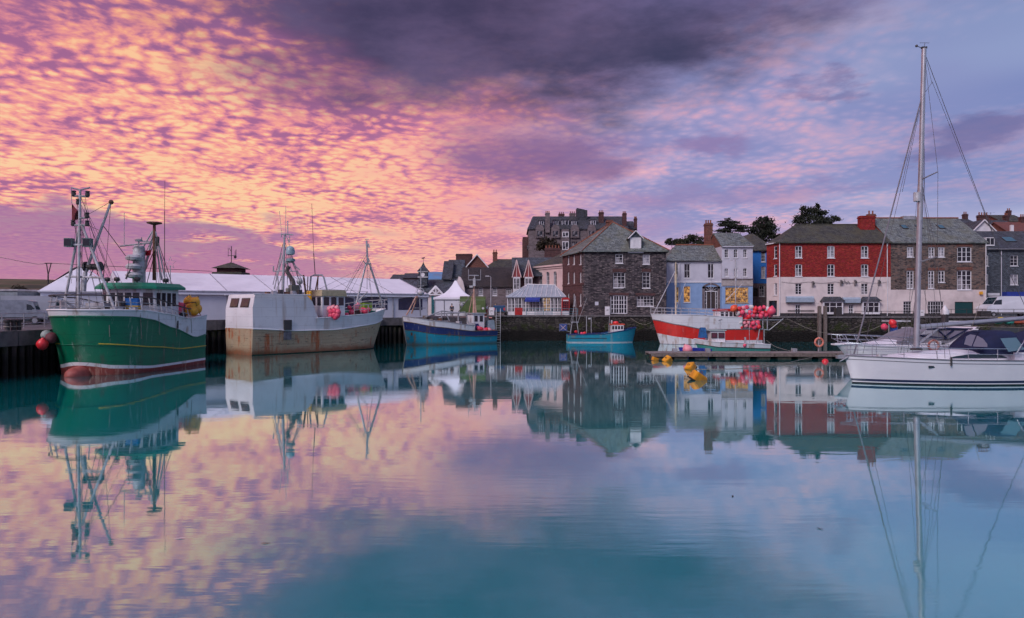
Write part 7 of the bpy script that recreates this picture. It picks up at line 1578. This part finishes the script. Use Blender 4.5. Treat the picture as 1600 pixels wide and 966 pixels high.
# ------------------------------------------------------------------ tents
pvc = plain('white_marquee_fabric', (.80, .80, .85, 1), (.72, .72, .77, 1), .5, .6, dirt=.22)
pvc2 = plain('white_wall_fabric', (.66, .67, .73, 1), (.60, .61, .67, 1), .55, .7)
winm = plain('navy_tent_window', (.012, .014, .05, 1), (.03, .03, .07, 1), .25, 1.2)
def marquee():
    A = Vector((-36.4, 63.8)); B = Vector((-10.3, 83.2)); d = (B-A).normalized(); n = Vector((-d.y, d.x)); Ln = (B-A).length; EZ, RZ, dep = 5.85, 8.0, 15.0; G = 2.95
    t = thing('long_marquee', 'long white event marquee with ridge roof stretching behind the boats', 'marquee', (A.x, A.y, G)); nb = 7
    P = lambda u, v, z: (A.x+d.x*u+n.x*v, A.y+d.y*u+n.y*v, z)
    for i in range(nb):
        u0, u1 = Ln*i/nb+.02, Ln*(i+1)/nb-.02
        for a, c, za, zc, nm in ((-.25, dep/2, EZ, RZ, 'roof_panel'), (dep+.25, dep/2, EZ, RZ, 'roof_panel')):
            q = MB(); K = 4                                          # slight sag between the frames
            for k in range(K+1):
                for j in range(3): s_ = .06*math.sin(math.pi*j/2)*math.sin(math.pi*k/K); q.v.append(P(lerp(u0, u1, j/2), lerp(a, c, k/K), lerp(za, zc, k/K)-s_))
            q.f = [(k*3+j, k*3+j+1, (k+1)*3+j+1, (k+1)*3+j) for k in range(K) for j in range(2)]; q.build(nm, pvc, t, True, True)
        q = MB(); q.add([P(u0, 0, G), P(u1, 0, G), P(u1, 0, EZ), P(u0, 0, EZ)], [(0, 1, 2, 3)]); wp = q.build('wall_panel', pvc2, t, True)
        if i in (2, 4, 5, 6):
            m0 = .15 if i != 4 else .05; q = MB(); pts = [(m0, 1.2), (1-m0, 1.2), (1-m0, 2.5), (.5+(.5-m0)*.6, 2.62), (.5, 2.75), (.5-(.5-m0)*.6, 2.62), (m0, 2.5)]
            q.poly(*[P(lerp(u0, u1, a), -.02, G+c-.15) for a, c in pts]); q.build('tent_window', winm, wp, True)
    for i in range(nb+1):
        u = Ln*i/nb; q = MB(); q.tube(P(u, -.06, G), P(u, -.06, EZ), .06, .06, 6); q.build('frame_leg', galv, t, True); q = MB(); q.tube(P(u, -.26, EZ+.03), P(u, dep/2, RZ+.04), .045, .045, 5); q.build('roof_rib', plain('rib_grey_%d' % i, (.36, .36, .42, 1), None, .6), t, True)
    q = MB(); q.tube(P(0, -.27, EZ), P(Ln, -.27, EZ), .10, .10, 6); q.build('eaves_beam', plain('eaves_grey', (.45, .46, .52, 1), None, .6), t, True); q = MB(); q.add([P(0, -.3, EZ-.32), P(Ln, -.3, EZ-.32), P(Ln, -.28, EZ-.05), P(0, -.28, EZ-.05)], [(0, 1, 2, 3)]); q.build('valance', pvc, t, True)
    for u in (0, Ln):
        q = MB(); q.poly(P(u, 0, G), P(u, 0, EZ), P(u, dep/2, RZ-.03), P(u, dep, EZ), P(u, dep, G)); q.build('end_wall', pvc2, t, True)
    # tent at the left end with pyramid roof
    c = Vector((-40.6, 64.2)); t = thing('square_marquee', 'smaller white pyramid roofed marquee left of the long one', 'marquee', (c.x, c.y, 2.9)); w = 3.0; u = Vector((.84, .54)); v = Vector((-.54, .84))
    Q = lambda a, b_, z: (c.x+u.x*a+v.x*b_, c.y+u.y*a+v.y*b_, z); cs = [(-w, -w), (w, -w), (w, w), (-w, w)]
    for i in range(4):
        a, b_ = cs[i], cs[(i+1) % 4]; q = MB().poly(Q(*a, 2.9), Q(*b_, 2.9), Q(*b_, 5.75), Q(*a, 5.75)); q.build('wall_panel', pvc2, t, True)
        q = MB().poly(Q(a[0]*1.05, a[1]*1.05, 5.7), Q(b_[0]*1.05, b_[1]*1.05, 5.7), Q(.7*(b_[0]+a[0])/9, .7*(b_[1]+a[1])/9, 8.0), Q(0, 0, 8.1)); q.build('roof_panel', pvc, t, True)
    q = MB().path([Q(a*1.05, b_*1.05, 5.66) for a, b_ in cs], .09, 5, True); q.build('eaves_beam', trim, t, True)
    # pagoda tent
    D = 97.0; s = D/F; cx = (709.5-800)*s; t = thing('pagoda_tent', 'small white pagoda tent with tall pointed roof beside the green trailer', 'tent', (cx, D, 3.0)); w = 2.75; EZ = CH+(H0-465)*s; TZ = CH+(H0-437.5)*s
    prof = [(1.06, 0), (.78, .10), (.55, .25), (.34, .47), (.17, .74), (.05, 1.0)]; th = .0
    for i in range(4):
        q = MB(); a0 = math.pi/4+math.pi/2*i; a1 = a0+math.pi/2
        for r, k in prof:
            for a in (a0, a1): q.v.append((cx+math.cos(a)*w*1.414*r, D+2.6+math.sin(a)*w*1.414*r, lerp(EZ, TZ, k)))
        q.f = [(2*k, 2*k+1, 2*k+3, 2*k+2) for k in range(len(prof)-1)]; q.build('roof_panel', pvc, t, True, True)
    for (x0, y0, x1, y1) in ((-w, -w, w, -w), (w, -w, w, w), (w, w, -w, w), (-w, w, -w, -w)):
        q = MB().poly((cx+x0, D+2.6+y0, 3.0), (cx+x1, D+2.6+y1, 3.0), (cx+x1, D+2.6+y1, EZ), (cx+x0, D+2.6+y0, EZ)); q.build('wall_panel', pvc2, t, True)
    for x in (-w, -w+1.35, w): q = MB(); q.tube((cx+x, D+2.6-w-.05, 3.0), (cx+x, D+2.6-w-.05, EZ), .05, .05, 6); q.build('tent_pole', galv, t, True)
    q = MB(); q.bx(cx-w*1.06, cx+w*1.06, D+2.6-w*1.06-.02, D+2.6-w*1.06, EZ-.28, EZ); q.build('valance', pvc, t, True)
marquee()

# ------------------------------------------------------------------ vehicles
def wheel(root, p, r, w, axis=(0, 1, 0)):
    p = Vector(p); a = Vector(axis).normalized(); q = MB(); q.tube(p-a*w/2, p+a*w/2, r, r, 16); t = q.build('wheel', blackr, root, True)
    q = MB(); q.tube(p-a*(w/2+.012), p+a*(w/2+.012), r*.55, r*.55, 12); q.build('hub', galv, t, True)
def van(name, label, c, rz, L, Wd, Hh, body, cat='van', cabf=.28, box=False):
    """nose at +x"""
    t = thing(name, label, cat, c, rz); r = .34; prof = [(-L/2, .45), (-L/2, Hh-.12), (-L/2+.12, Hh), (L/2-L*cabf, Hh), (L/2-L*cabf+.35, Hh-.08), (L/2-.75, Hh*.60), (L/2-.1, Hh*.50), (L/2, Hh*.42), (L/2, .45)]
    if box: prof = [(-L/2, .55), (-L/2, Hh), (L/2-1.6, Hh), (L/2-1.58, 2.05), (L/2-1.2, 2.05), (L/2-.3, 1.3), (L/2, 1.15), (L/2, .5)]
    n = len(prof); q = MB(); q.add([(x, y*(.97 if z > 1.4 else 1), z) for y in (-Wd/2, Wd/2) for x, z in prof], [tuple(range(n)), tuple(range(2*n-1, n-1, -1))]+[(i, n+i, n+(i+1) % n, (i+1) % n) for i in range(n)]); q.build('body', body, t)
    for sg in (-1, 1):
        q = MB(); x0 = L/2-L*cabf-.05 if not box else L/2-1.5; x1 = L/2-.95 if not box else L/2-.75; y = sg*(Wd/2*.985+.012); z0 = Hh*.60; q.poly((x0, y, z0), (x1+.15, y, z0), (x1-.15, y, Hh*.80 if not box else 1.9), (x0, y, Hh*.84 if not box else 1.9)); q.build('side_window', smoke, t)
        for x in (-L/2+.9, L/2-.85):
            q = MB(); p = Vector((x, sg*(Wd/2-.1), r)); q.tube(p-Vector((0, .11, 0)), p+Vector((0, .11, 0)), r, r, 16); w = q.build('wheel', blackr, t); q = MB(); q.tube(p-Vector((0, .13, 0)), p+Vector((0, .13, 0)), r*.55, r*.55, 12); q.build('hub', galv, w)
        q = MB(); q.bx(L/2-.02, L/2+.015, sg*Wd*.38-.14, sg*Wd*.38+.14, .75, .95); q.build('headlight', whitegear, t); q = MB(); q.bx(-L/2-.015, -L/2+.02, sg*Wd*.42-.09, sg*Wd*.42+.09, .8, 1.15); q.build('tail_light', hot_b, t)
        q = MB(); q.bx(-L/2+.3, L/2-.3, sg*Wd/2-.0, sg*Wd/2+.02, .5, .6) if sg > 0 else q.bx(-L/2+.3, L/2-.3, sg*Wd/2-.02, sg*Wd/2, .5, .6); q.build('sill_trim', dark, t)
    q = MB(); q.poly((L/2-L*cabf+.38, -Wd*.42, Hh-.14), (L/2-L*cabf+.38, Wd*.42, Hh-.14), (L/2-.78, Wd*.45, Hh*.61), (L/2-.78, -Wd*.45, Hh*.61)) if not box else q.poly((L/2-1.18, -Wd*.42, 2.0), (L/2-1.18, Wd*.42, 2.0), (L/2-.33, Wd*.45, 1.35), (L/2-.33, -Wd*.45, 1.35)); q.v = [(x+.02, y, z+.02) for x, y, z in q.v]; q.build('windscreen', smoke, t)
    q = MB(); q.bx(-L/2-.05, -L/2-.005, -Wd*.48, Wd*.48, .42, .6); q.bx(L/2+.005, L/2+.06, -Wd*.48, Wd*.48, .38, .58); q.build('bumper', dark, t)
    return t
vw = plain('van_white', (.66, .69, .74, 1), (.58, .61, .66, 1), .3, .6, dirt=.2)
vq = plain('truck_dull_white', (.36, .38, .43, 1), (.28, .3, .34, 1), .4, .6, dirt=.4)
van('white_van', 'large white van parked by the slate hung house', (W(1570, 0, 88).x+.3, 88, 3.08), math.pi, 6.6, 2.1, 2.65, vw)
van('box_truck', 'white box truck parked on the left quay behind the railing', (W(60, 0, 60).x, 60.5, 2.95), .35, 5.6, 2.1, 2.3, vq, 'truck', box=True)
van('parked_van', 'pale van half hidden at the left frame edge behind the railing', (W(14, 0, 54).x, 54.5, 2.85), .45, 4.8, 1.9, 1.95, plain('van_pale_blue', (.26, .29, .34, 1), None, .3))
van('blue_car', 'dark blue car parked between the street lamp and the conservatory', (W(783, 0, 101).x, 101, 3.12), 1.45, 4.0, 1.75, 1.5, plain('car_blue', (.03, .09, .19, 1), None, .25), 'car')
def trailer():
    D = 95.0; s = D/F; t = thing('green_trailer', 'dark green round roofed catering trailer next to the pagoda tent', 'trailer', (W(739, 0, D).x, D, 3.05)); L = 40*s; q = MB(); n = 10; z1 = CH+(H0-463)*s-3.05
    prof = [(-1.1, .5)]+[(-1.1*math.cos(math.pi*i/n)*(1 if True else 1), z1-.7+.7*math.sin(math.pi*i/n)) for i in range(n+1)]+[(1.1, .5)]; k = len(prof)
    q.add([(x, y, z) for x in (-L/2, L/2) for y, z in prof], [tuple(range(k)), tuple(range(2*k-1, k-1, -1))]+[(i, k+i, k+(i+1) % k, (i+1) % k) for i in range(k)]); bd = q.build('body', plain('olive_green_paint', (.075, .12, .025, 1), (.05, .085, .02, 1), .4, 1), t, False, True)
    MB().bx(.35, 1.1, -1.13, -1.10, .9, 1.6).build('serving_hatch', plain('hatch_green', (.16, .22, .09, 1), None, .5), bd); MB().tube((1.45, -1.12, 1.15), (1.45, -1.16, 1.15), .16, .16, 12).build('round_badge', white, bd)
    for x in (-.5, .45):
        q = MB(); q.tube((x, -1.0, .32), (x, -.8, .32), .32, .32, 14); w = q.build('wheel', blackr, t); MB().tube((x, -1.02, .32), (x, -.99, .32), .17, .17, 10).build('hub', galv, w)
    MB().tube((-L/2, 0, .5), (-L/2-1.0, 0, .45), .06, .06, 6).build('drawbar', dark, t)
trailer()

# ------------------------------------------------------------------ street furniture
def phone_box():
    D = 94.2; p = W(883.5, 0, D); t = thing('telephone_box', 'red telephone kiosk between the conservatory and the stone warehouse', 'telephone box', (p.x, D, 3.1)); w = 1.08
    q = MB(); q.obx((0, 0, 0), (1, 0), (0, 1), w, w, .16); q.obx((0, 0, 2.05), (1, 0), (0, 1), w*1.04, w*1.04, .28); q.obx((0, 0, .16), (1, 0), (0, 1), w*.72, w*.72, .02)
    for a in (-1, 1):
        for c in (-1, 1): q.obx((a*w*.44, c*w*.44, .16), (1, 0), (0, 1), .12, .12, 1.89)
    b = q.build('frame', redp, t); prof = [(.76, 2.33), (.74, 2.42), (.60, 2.52), (.35, 2.58), (.05, 2.6)]; q = MB(); q.lathe(prof, (0, 0, 0), 4); a = math.pi/4; q.v = [(x*math.cos(a)-y*math.sin(a), x*math.sin(a)+y*math.cos(a), z) for x, y, z in q.v]; q.build('domed_roof', redp, t)
    for ax in ((1, 0), (0, 1)):
        for sg in (-1, 1):
            n = (-ax[1]*sg, ax[0]*sg); q = MB(); c = (n[0]*w*.42, n[1]*w*.42); q.obx((c[0], c[1], .2), ax, n, w*.78, .02, 1.84); g = q.build('glazing', mat_pane, t)
            q = MB()
            for i in range(1, 8): q.obx((c[0]+n[0]*.02, c[1]+n[1]*.02, .2+.23*i), ax, n, w*.78, .03, .035)
            for u in (-.18, .18): q.obx((c[0]+n[0]*.02+ax[0]*u, c[1]+n[1]*.02+ax[1]*u, .2), ax, n, .03, .028, 1.84)
            q.build('glazing_bar', redp, g)
            q = MB(); q.obx((n[0]*w*.525, n[1]*w*.525, 2.10), ax, n, w*.72, .02, .16); q.build('opal_sign', white, t)
phone_box()
def textobj(txt, loc, size, rot, mat, parent):
    cu = bpy.data.curves.new('lettering', 'FONT'); cu.body = txt; cu.size = size; cu.align_x = 'CENTER'; cu.align_y = 'CENTER'; cu.extrude = .002
    o = bpy.data.objects.new('lettering', cu); COL.objects.link(o); o.rotation_euler = rot; o.location = loc
    dg = bpy.context.evaluated_depsgraph_get(); me = bpy.data.meshes.new_from_object(o.evaluated_get(dg)); bpy.data.objects.remove(o)
    me.materials.clear(); me.materials.append(mat); o = bpy.data.objects.new('lettering', me); COL.objects.link(o); o.rotation_euler = rot; o.location = loc; o.parent = parent
    return o
def bin_box(name, label, cat, px0, px1, py0, D, dep, mat, zb=3.1, lid=True):
    s = D/F; w = (px1-px0)*s; p = W((px0+px1)/2, 0, D); h = CH+(H0-py0)*s-zb; t = thing(name, label, cat, (p.x, D, zb)); q = MB(); q.obx((0, 0, .08), (1, 0), (0, 1), w*.96, dep, h-.2); q.build('cabinet', mat, t); q = MB(); q.obx((0, 0, h-.12), (1, 0), (0, 1), w, dep*1.06, .12, .95); q.build('lid', mat, t); q = MB(); q.obx((0, 0, 0), (1, 0), (0, 1), w*.8, dep*.8, .08); q.build('plinth', dark, t)
    MB().bx(-w*.2, w*.2, -dep*.54, -dep*.5, h*.62, h*.68).build('handle', dark, t)
bin_box('red_bin', 'red grit bin in front of the glass conservatory', 'bin', 804, 816.5, 481, 91.5, .8, redp)
bin_box('white_cabinet', 'white utility cabinet at the top of the quay ladder', 'cabinet', 764, 772.5, 480.5, 90, .6, white, 3.0)
bin_box('white_board', 'white upright notice board against the stone warehouse', 'notice board', 945, 953, 479, 89.6, .25, white)
bin_box('black_bin', 'black litter bin in front of the first bay window', 'bin', 1304.5, 1314, 481, 89.5, .7, dark)
bin_box('black_planter', 'dark square planter beside the white van', 'planter', 1529, 1546, 486, 87, .8, dark)
bin_box('white_gas_cabinet', 'white meter cabinet near the yacht mast on the tavern front', 'cabinet', 1435, 1443, 484.5, 89.5, .5, white)
def lamp_post():
    D = 99; t = thing('street_lamp', 'tall grey street lamp with single arm before the dark roofed hall', 'street lamp', (W(767, 0, D).x, D, 3.1)); z = CH+(H0-433)*D/F-3.1
    MB().tube((0, 0, 0), (0, 0, z), .09, .06, 8).build('post', galv, t, False, True); MB().path([(0, 0, z-.05), (-.1, 0, z+.1), (-.35, 0, z+.14)], .04, 6).build('arm', galv, t); q = MB(); q.obx((-.55, 0, z+.08), (1, 0), (0, 1), .6, .2, .12, .8); q.build('lamp_head', whitegear, t)
lamp_post()
def ladder():
    D = 87.2; t = thing('quay_ladder', 'grey steel ladder on the corner of the quay wall', 'ladder', (W(778.5, 0, D).x, D, 0)); 
    for x in (-.27, .27): MB().path([(x, 0, -.4), (x, 0, 3.8), (x, .3, 4.15), (x, .8, 4.1), (x, .9, 3.1)], .035, 6).build('stile', galv, t, False, True)
    for i in range(12): MB().tube((-.27, 0, .2+.3*i), (.27, 0, .2+.3*i), .02, .02, 5).build('rung', galv, t)
ladder()
def railing(name, label, pts, zf, h, post, mat, n_rails=3, cat='railing'):
    t = thing(name, label, cat, (pts[0][0], pts[0][1], zf(Vector(pts[0]))))
    ps = along(pts, post)+[(Vector(pts[-1]), None)]
    for p, d in ps: z = zf(p); MB().tube((p.x, p.y, z), (p.x, p.y, z+h), .035, .035, 6).build('post', mat, t, True)
    for k in range(n_rails):
        MB().path([(p.x, p.y, zf(p)+h*(k+1)/n_rails-(.0 if k == n_rails-1 else 0)) for p, d in ps], .028, 5).build('rail', mat, t, True)
    return t
teal = plain('teal_rail_paint', (.10, .25, .30, 1), None, .5)
gz = lambda p: ground_z(p.x, p.y)
rt = railing('quay_railing', 'teal railing with white panels in front of the conservatory', [(1.9, 89.6), (8.6, 89.4)], gz, 1.0, 1.12, teal, 3)
for i in range(5):
    if i in (0, 3): continue
    x = 2.0+1.12*i; MB().bx(x+.08, x+1.0, 89.68, 89.72, 3.25, 3.85).build('panel', white, rt, True)
railing('pier_railing', 'galvanised railing along the left quay in front of the parked trucks', [(-34.5, 40), (-33.4, 50), (-32.4, 60)], gz, 1.05, 1.8, galv, 3)
railing('street_railing', 'thin dark railing in front of the white van', [(52.5, 84.6), (70, 82.6)], gz, 1.05, 1.8, dark, 2)
railing('tavern_railing', 'low dark railing on the quay before the second bay window', [(43.0, 85.6), (50, 85.0)], gz, .8, 1.6, dark, 2)
def bench():
    D = 88.5; t = thing('long_bench', 'long dark bench under the left awning of the brick inn', 'bench', (W(1253, 0, D).x, D, 3.1)); L = 42*D/F
    for k in range(3): MB().bx(-L/2, L/2, -.25+.15*k, -.13+.15*k, .42, .46).build('seat_slat', dark, t)
    for k in range(2): MB().bx(-L/2, L/2, .24, .27, .6+.16*k, .7+.16*k).build('back_slat', dark, t)
    for x in (-L/2+.1, 0, L/2-.1): MB().bx(x-.03, x+.03, -.24, .27, 0, .415).build('leg', dark, t)
bench()
for i, px in enumerate((1280.5, 1289.5)):
    D = 84.2; t = thing('fender_post', '%s grey timber fender post on the wall below the inn' % ('left', 'right')[i], 'post', (W(px, 0, D).x, D, 0), 0, 'timber fender posts'); MB().obx((0, 0, -.6), (1, 0), (0, 1), .34, .34, 5.0).build('timber', wood, t); MB().obx((0, 0, 4.405), (1, 0), (0, 1), .38, .38, .08, .6).build('cap', wood, t)
for i, (px, py) in enumerate(((11, 520), (21, 521), (29, 520))):
    D = 41.5+i*.4; t = thing('mooring_bollard', '%s dark bollard on the left quay edge' % ('first', 'second', 'third')[i], 'bollard', (W(px, 0, D).x-.0, D, gz(Vector((-30.6, D)))), 0, 'bollards on the left quay'); MB().lathe([(.17, 0), (.15, .1), (.13, .55), (.2, .62), (.2, .72), (.1, .78)], (0, 0, 0), 12).build('post', dark, t, False, True); MB().torus((0, 0, .3), .17, .04, (0, 0, 1), 12, 6).build('rope_turn', rope, t)
t = thing('quay_shed', 'grey container shed at the left frame edge', 'shed', (W(8, 0, 62).x, 62, 2.95)); MB().bx(-4, 1.1, 0, 4, 0, 2.8).build('wall', plain('shed_grey_blue', (.20, .24, .27, 1), None, .6), t); MB().bx(-4.1, 1.2, -.1, 4.1, 2.8, 2.95).build('roof', galv, t)
def crane_post():
    D = 70; t = thing('wire_post', 'post with a forked head carrying a wire over the left quay', 'post', (W(75, 0, D).x, D, 2.95)); tubes([((75, 500, D), (75, 430, D), .07), ((75, 430, D), (72.5, 412, D), .05), ((75, 430, D), (79.5, 412, D), .05), ((70, 411.5, D), (81, 411.5, D), .05)], .05).build('post', dark, t, True)
    q = MB(); q.path([W(-40, 393, D)]+[W(-40+i*11, 393+26*math.sin(math.pi*min(1, i/20)*.62), D) for i in range(1, 10)]+[W(72, 412, D)], .025, 5); q.build('wire', dark, t, True)
    q = MB(); q.path([W(80, 411.5, D), W(150, 415, D), W(250, 420, D+6), W(330, 424, D+14)], .03, 5); q.build('wire', dark, t, True)
crane_post()
def star():
    D = 68; t = thing('wire_star', 'grey outline star decoration standing above the long marquee', 'decoration', (W(266, 0, D).x, D, 3)); q = MB(); c = W(266, 411, D); pts = []
    for i in range(10):
        a = math.pi/2+math.pi*i/5; r = .62 if i % 2 == 0 else .26; pts.append(c+Vector((r*math.cos(a), 0, r*math.sin(a))))
    q.path(pts, .03, 4, True); q.build('star_outline', galv, t, True); q = MB(); q.tube(W(266, 500, D), W(266, 415, D), .05, .05, 6); q.build('pole', galv, t, True)
star()
# ------------------------------------------------------------------ people by the trailer
skin = plain('skin', (.50, .30, .22, 1), None, .6)
def skinned(name, verts, edges, radii, mat, parent):
    me = bpy.data.meshes.new(name); me.from_pydata(verts, edges, []); o = bpy.data.objects.new(name, me); COL.objects.link(o)
    md = o.modifiers.new('s', 'SKIN'); sv = me.skin_vertices[0].data
    for v, r in zip(sv, radii): v.radius = (r, r) if not isinstance(r, tuple) else r
    sv[0].use_root = True; o.modifiers.new('u', 'SUBSURF').levels = 2
    dg = bpy.context.evaluated_depsgraph_get(); m2 = bpy.data.meshes.new_from_object(o.evaluated_get(dg)); bpy.data.objects.remove(o)
    m2.materials.clear(); m2.materials.append(mat); o = bpy.data.objects.new(name, m2); COL.objects.link(o); o.parent = parent
    for p in m2.polygons: p.use_smooth = True
    return o
def person(label, x, y, rz, top, legs, hairc, step):
    t = thing('person', label, 'person', (x, y, 3.06), rz); s = step
    V = [(0, 0, .95), (0, 0, 1.15), (0, 0, 1.38), (0, 0, 1.50), (0, -.02, 1.58), (0, -.02, 1.70), (.19, 0, 1.40), (.25, .02, 1.15), (.24, -.10, .92), (.24, -.13, .82), (-.19, 0, 1.40), (-.25, -.04, 1.15), (-.23, -.16, .98), (-.22, -.2, .9), (.10, 0, .88), (.11, -s*.4, .48), (.11, s*.3, .08), (.11, s*.3-.14, .03), (-.10, 0, .88), (-.11, s*.1, .48), (-.11, -s*.3, .08), (-.11, -s*.3-.14, .03)]
    E = [(0, 1), (1, 2), (2, 3), (3, 4), (4, 5), (2, 6), (6, 7), (7, 8), (8, 9), (2, 10), (10, 11), (11, 12), (12, 13), (0, 14), (14, 15), (15, 16), (16, 17), (0, 18), (18, 19), (19, 20), (20, 21)]
    Rr = [(.15, .11), (.14, .10), (.15, .10), .055, .085, .07, .06, .045, .038, .04, .06, .045, .038, .04, .085, .06, .045, .04, .085, .06, .045, .04]
    b = skinned('body', V, E, Rr, skin, t)
    skinned('jacket', [V[0], V[1], V[2], (0, 0, 1.46), V[6], V[7], V[8], V[10], V[11], V[12]], [(0, 1), (1, 2), (2, 3), (2, 4), (4, 5), (5, 6), (2, 7), (7, 8), (8, 9)], [(.175, .135), (.165, .125), (.17, .125), .07, .08, .065, .05, .08, .065, .05], top, t)
    skinned('trousers', [V[0], V[14], V[15], V[16], V[18], V[19], V[20]], [(0, 1), (1, 2), (2, 3), (0, 4), (4, 5), (5, 6)], [(.165, .125), .10, .078, .07, .10, .078, .07], legs, t)
    MB().ball((0, .01, 1.70), .105, 10).build('hair', hairc, t, False, True)
    for sg in (-1, 1):
        MB().ball((sg*.032, -.098, 1.66), .014, 6).build('eye', dark, t)
        p = V[17] if sg > 0 else V[21]; MB().ball((p[0], p[1]+.06, .045), .09, 8, .5).build('shoe', dark, t)
    MB().ball((0, -.11, 1.635), .02, 6).build('nose', skin, t)
person('standing person in white jacket and red trousers beside the white cabinet', W(759.5, 0, 96).x, 96, .4, white, plain('red_trousers', (.45, .06, .03, 1), None, .8), dark, .12)
person('person in pale top further back near the blue car', W(774, 0, 102).x, 102, -.3, pinkr, dark, plain('fair_hair', (.5, .35, .2, 1), None, .7), .08)
person('person in dark top seated low behind the blue fishing boat', W(706, 0, 93).x, 93, .1, plain('navy_top', (.03, .03, .06, 1), None, .8), dark, dark, .1)

# ------------------------------------------------------------------ trees
leafd = plain('dark_conifer_leaf', (.018, .026, .013, 1), (.010, .015, .008, 1), .8, .5)
leafb = plain('bush_leaf', (.035, .042, .018, 1), (.02, .025, .012, 1), .8, .5)
leafr = plain('red_brown_leaf', (.05, .028, .018, 1), (.03, .03, .014, 1), .8, .5)
bark = plain('bark', (.06, .045, .035, 1), None, .9, 3)
def tree(name, label, D, px, py_top, py_base, blobs, mat, n=2600, leaf=.30, layered=False, zb=None):
    s = D/F; base = W(px, py_base, D); zb = min(base.z, ground_z(base.x, D)+0) if zb is None else zb; t = thing(name, label, 'tree', (base.x, D, zb)); rnd = random.Random(px)
    top = CH+(H0-py_top)*s; q = MB(); q.tube((base.x, D, zb), (base.x, D, lerp(zb, top, .8)), .35, .10, 7); 
    for bx, by, rx, ry in blobs:
        c = W(bx, by, D); q.tube((base.x, D, lerp(zb, c.z, .7)), (c.x, D+rnd.uniform(-.5, .5), c.z), .12, .04, 5)
    q.build('trunk', bark, t, True)
    m = MB()
    tot = sum(b[2]*b[3] for b in blobs)
    for bx, by, rx, ry in blobs:
        c = W(bx, by, D); Rx, Rz = rx*s, ry*s; k = int(n*rx*ry/tot); clumps = [(rnd.uniform(-1, 1), rnd.uniform(-1, 1), rnd.uniform(-1, 1)) for _ in range(max(7, k//34))]
        clumps = [p for p in clumps if sum(v*v for v in p) < 1.3] or [(0, 0, 0)]
        for _ in range(k):
            a = rnd.choice(clumps); sp = .20; p = Vector((c.x+(a[0]+rnd.gauss(0, sp))*Rx, D+(a[1]+rnd.gauss(0, sp))*Rx*.8, c.z+(a[2]+rnd.gauss(0, sp*(.45 if layered else 1)))*Rz))
            d = Vector((rnd.gauss(0, 1), rnd.gauss(0, 1), rnd.gauss(0, .6 if layered else 1))).normalized(); u = d.orthogonal().normalized(); w = d.cross(u); l = leaf*rnd.uniform(.6, 1.4)
            m.poly(p-u*l*.5, p+w*l*.28, p+u*l*.6, p-w*l*.28)
    m.build('crown', mat, t, True)
tree('cedar_tree', 'dark cedar with flat layered branches above the narrow white house', 128, 1142, 340, 372, [(1140, 347, 15, 3), (1133, 353, 17, 3), (1150, 355, 20, 3), (1140, 361, 20, 3), (1160, 360, 9, 3), (1138, 343, 7, 2)], leafd, 3600, .30, True)
tree('pine_tree', 'broad dark evergreen between the cedar and the brick inn roof', 126, 1192, 338, 378, [(1192, 352, 16, 10), (1182, 362, 14, 9), (1204, 361, 14, 9), (1192, 344, 8, 6), (1194, 370, 24, 7)], leafd, 5200, .34)
tree('holm_oak', 'tall dark tree standing above the brick inn ridge', 124, 1270, 318, 365, [(1262, 331, 11, 10), (1272, 336, 12, 11), (1285, 339, 11, 9), (1256, 342, 11, 8), (1297, 345, 12, 6), (1270, 348, 26, 7), (1279, 325, 5, 6)], leafd, 6000, .34)
tree('round_bush_tree', 'low round tree behind the blue shop house roof', 128, 1082, 368, 395, [(1082, 376, 17, 7), (1072, 380, 12, 5), (1095, 379, 10, 5)], leafb, 2600, .3)
tree('low_bush_tree', 'small bushy tree right of the stone warehouse roof', 130, 1052, 373, 395, [(1050, 379, 9, 5), (1060, 379, 8, 5)], leafb, 1500, .3)
tree('hotel_shrub', 'reddish shrub growing in front of the hilltop hotel', 150, 856, 372, 405, [(855, 381, 13, 7), (846, 386, 10, 6), (866, 386, 10, 6), (852, 375, 6, 4)], leafr, 3000, .34)
tree('field_tree', 'round brown tree standing in the field at far left', 190, 29, 443, 475, [(29, 455, 11, 9), (24, 460, 8, 6), (36, 457, 8, 7)], leafr, 2600, .45)
tree('field_bush', 'small brown bush beside the round field tree', 185, 60, 462, 478, [(60, 468, 9, 4), (44, 468, 8, 4)], leafr, 1200, .4)
# mooring ropes
for i, (lb, pts) in enumerate((('slack mooring rope from the scarlet boat stern to the right', [(1198, 532, 79), (1210, 541, 72), (1225, 546, 64), (1236, 549, 58.2)]),
        ('long rope from the pontoon to the yellow buoys', [(1270, 558, 55.5), (1220, 569, 50), (1160, 577, 47), (1085, 577, 46.3)]),
        ('slack rope hanging along the quay wall below the inn', [(1230, 498, 84), (1270, 516, 83.2), (1310, 522, 83), (1350, 519, 83), (1385, 505, 83.6)]),
        ('short slack rope from the scarlet boat bow to the wall', [(985, 497, 86), (998, 505, 84.5), (1010, 507, 83), (1018, 503, 81)]))):
    P = [W(*p) for p in pts]; fine = []
    for k in range(len(P)-1):
        for j in range(5):
            t_ = j/5; p0, p1, p2, p3 = P[max(0, k-1)], P[k], P[k+1], P[min(len(P)-1, k+2)]
            fine.append(.5*((2*p1)+(p2-p0)*t_+(2*p0-5*p1+4*p2-p3)*t_*t_+(3*p1-p0-3*p2+p3)*t_**3))
    fine.append(P[-1]); fine = [Vector((p.x, p.y, max(.01, p.z))) for p in fine]
    o = MB().path(fine, .022, 5).build('mooring_rope', rope); tag(o, lb, 'rope', 'mooring ropes')
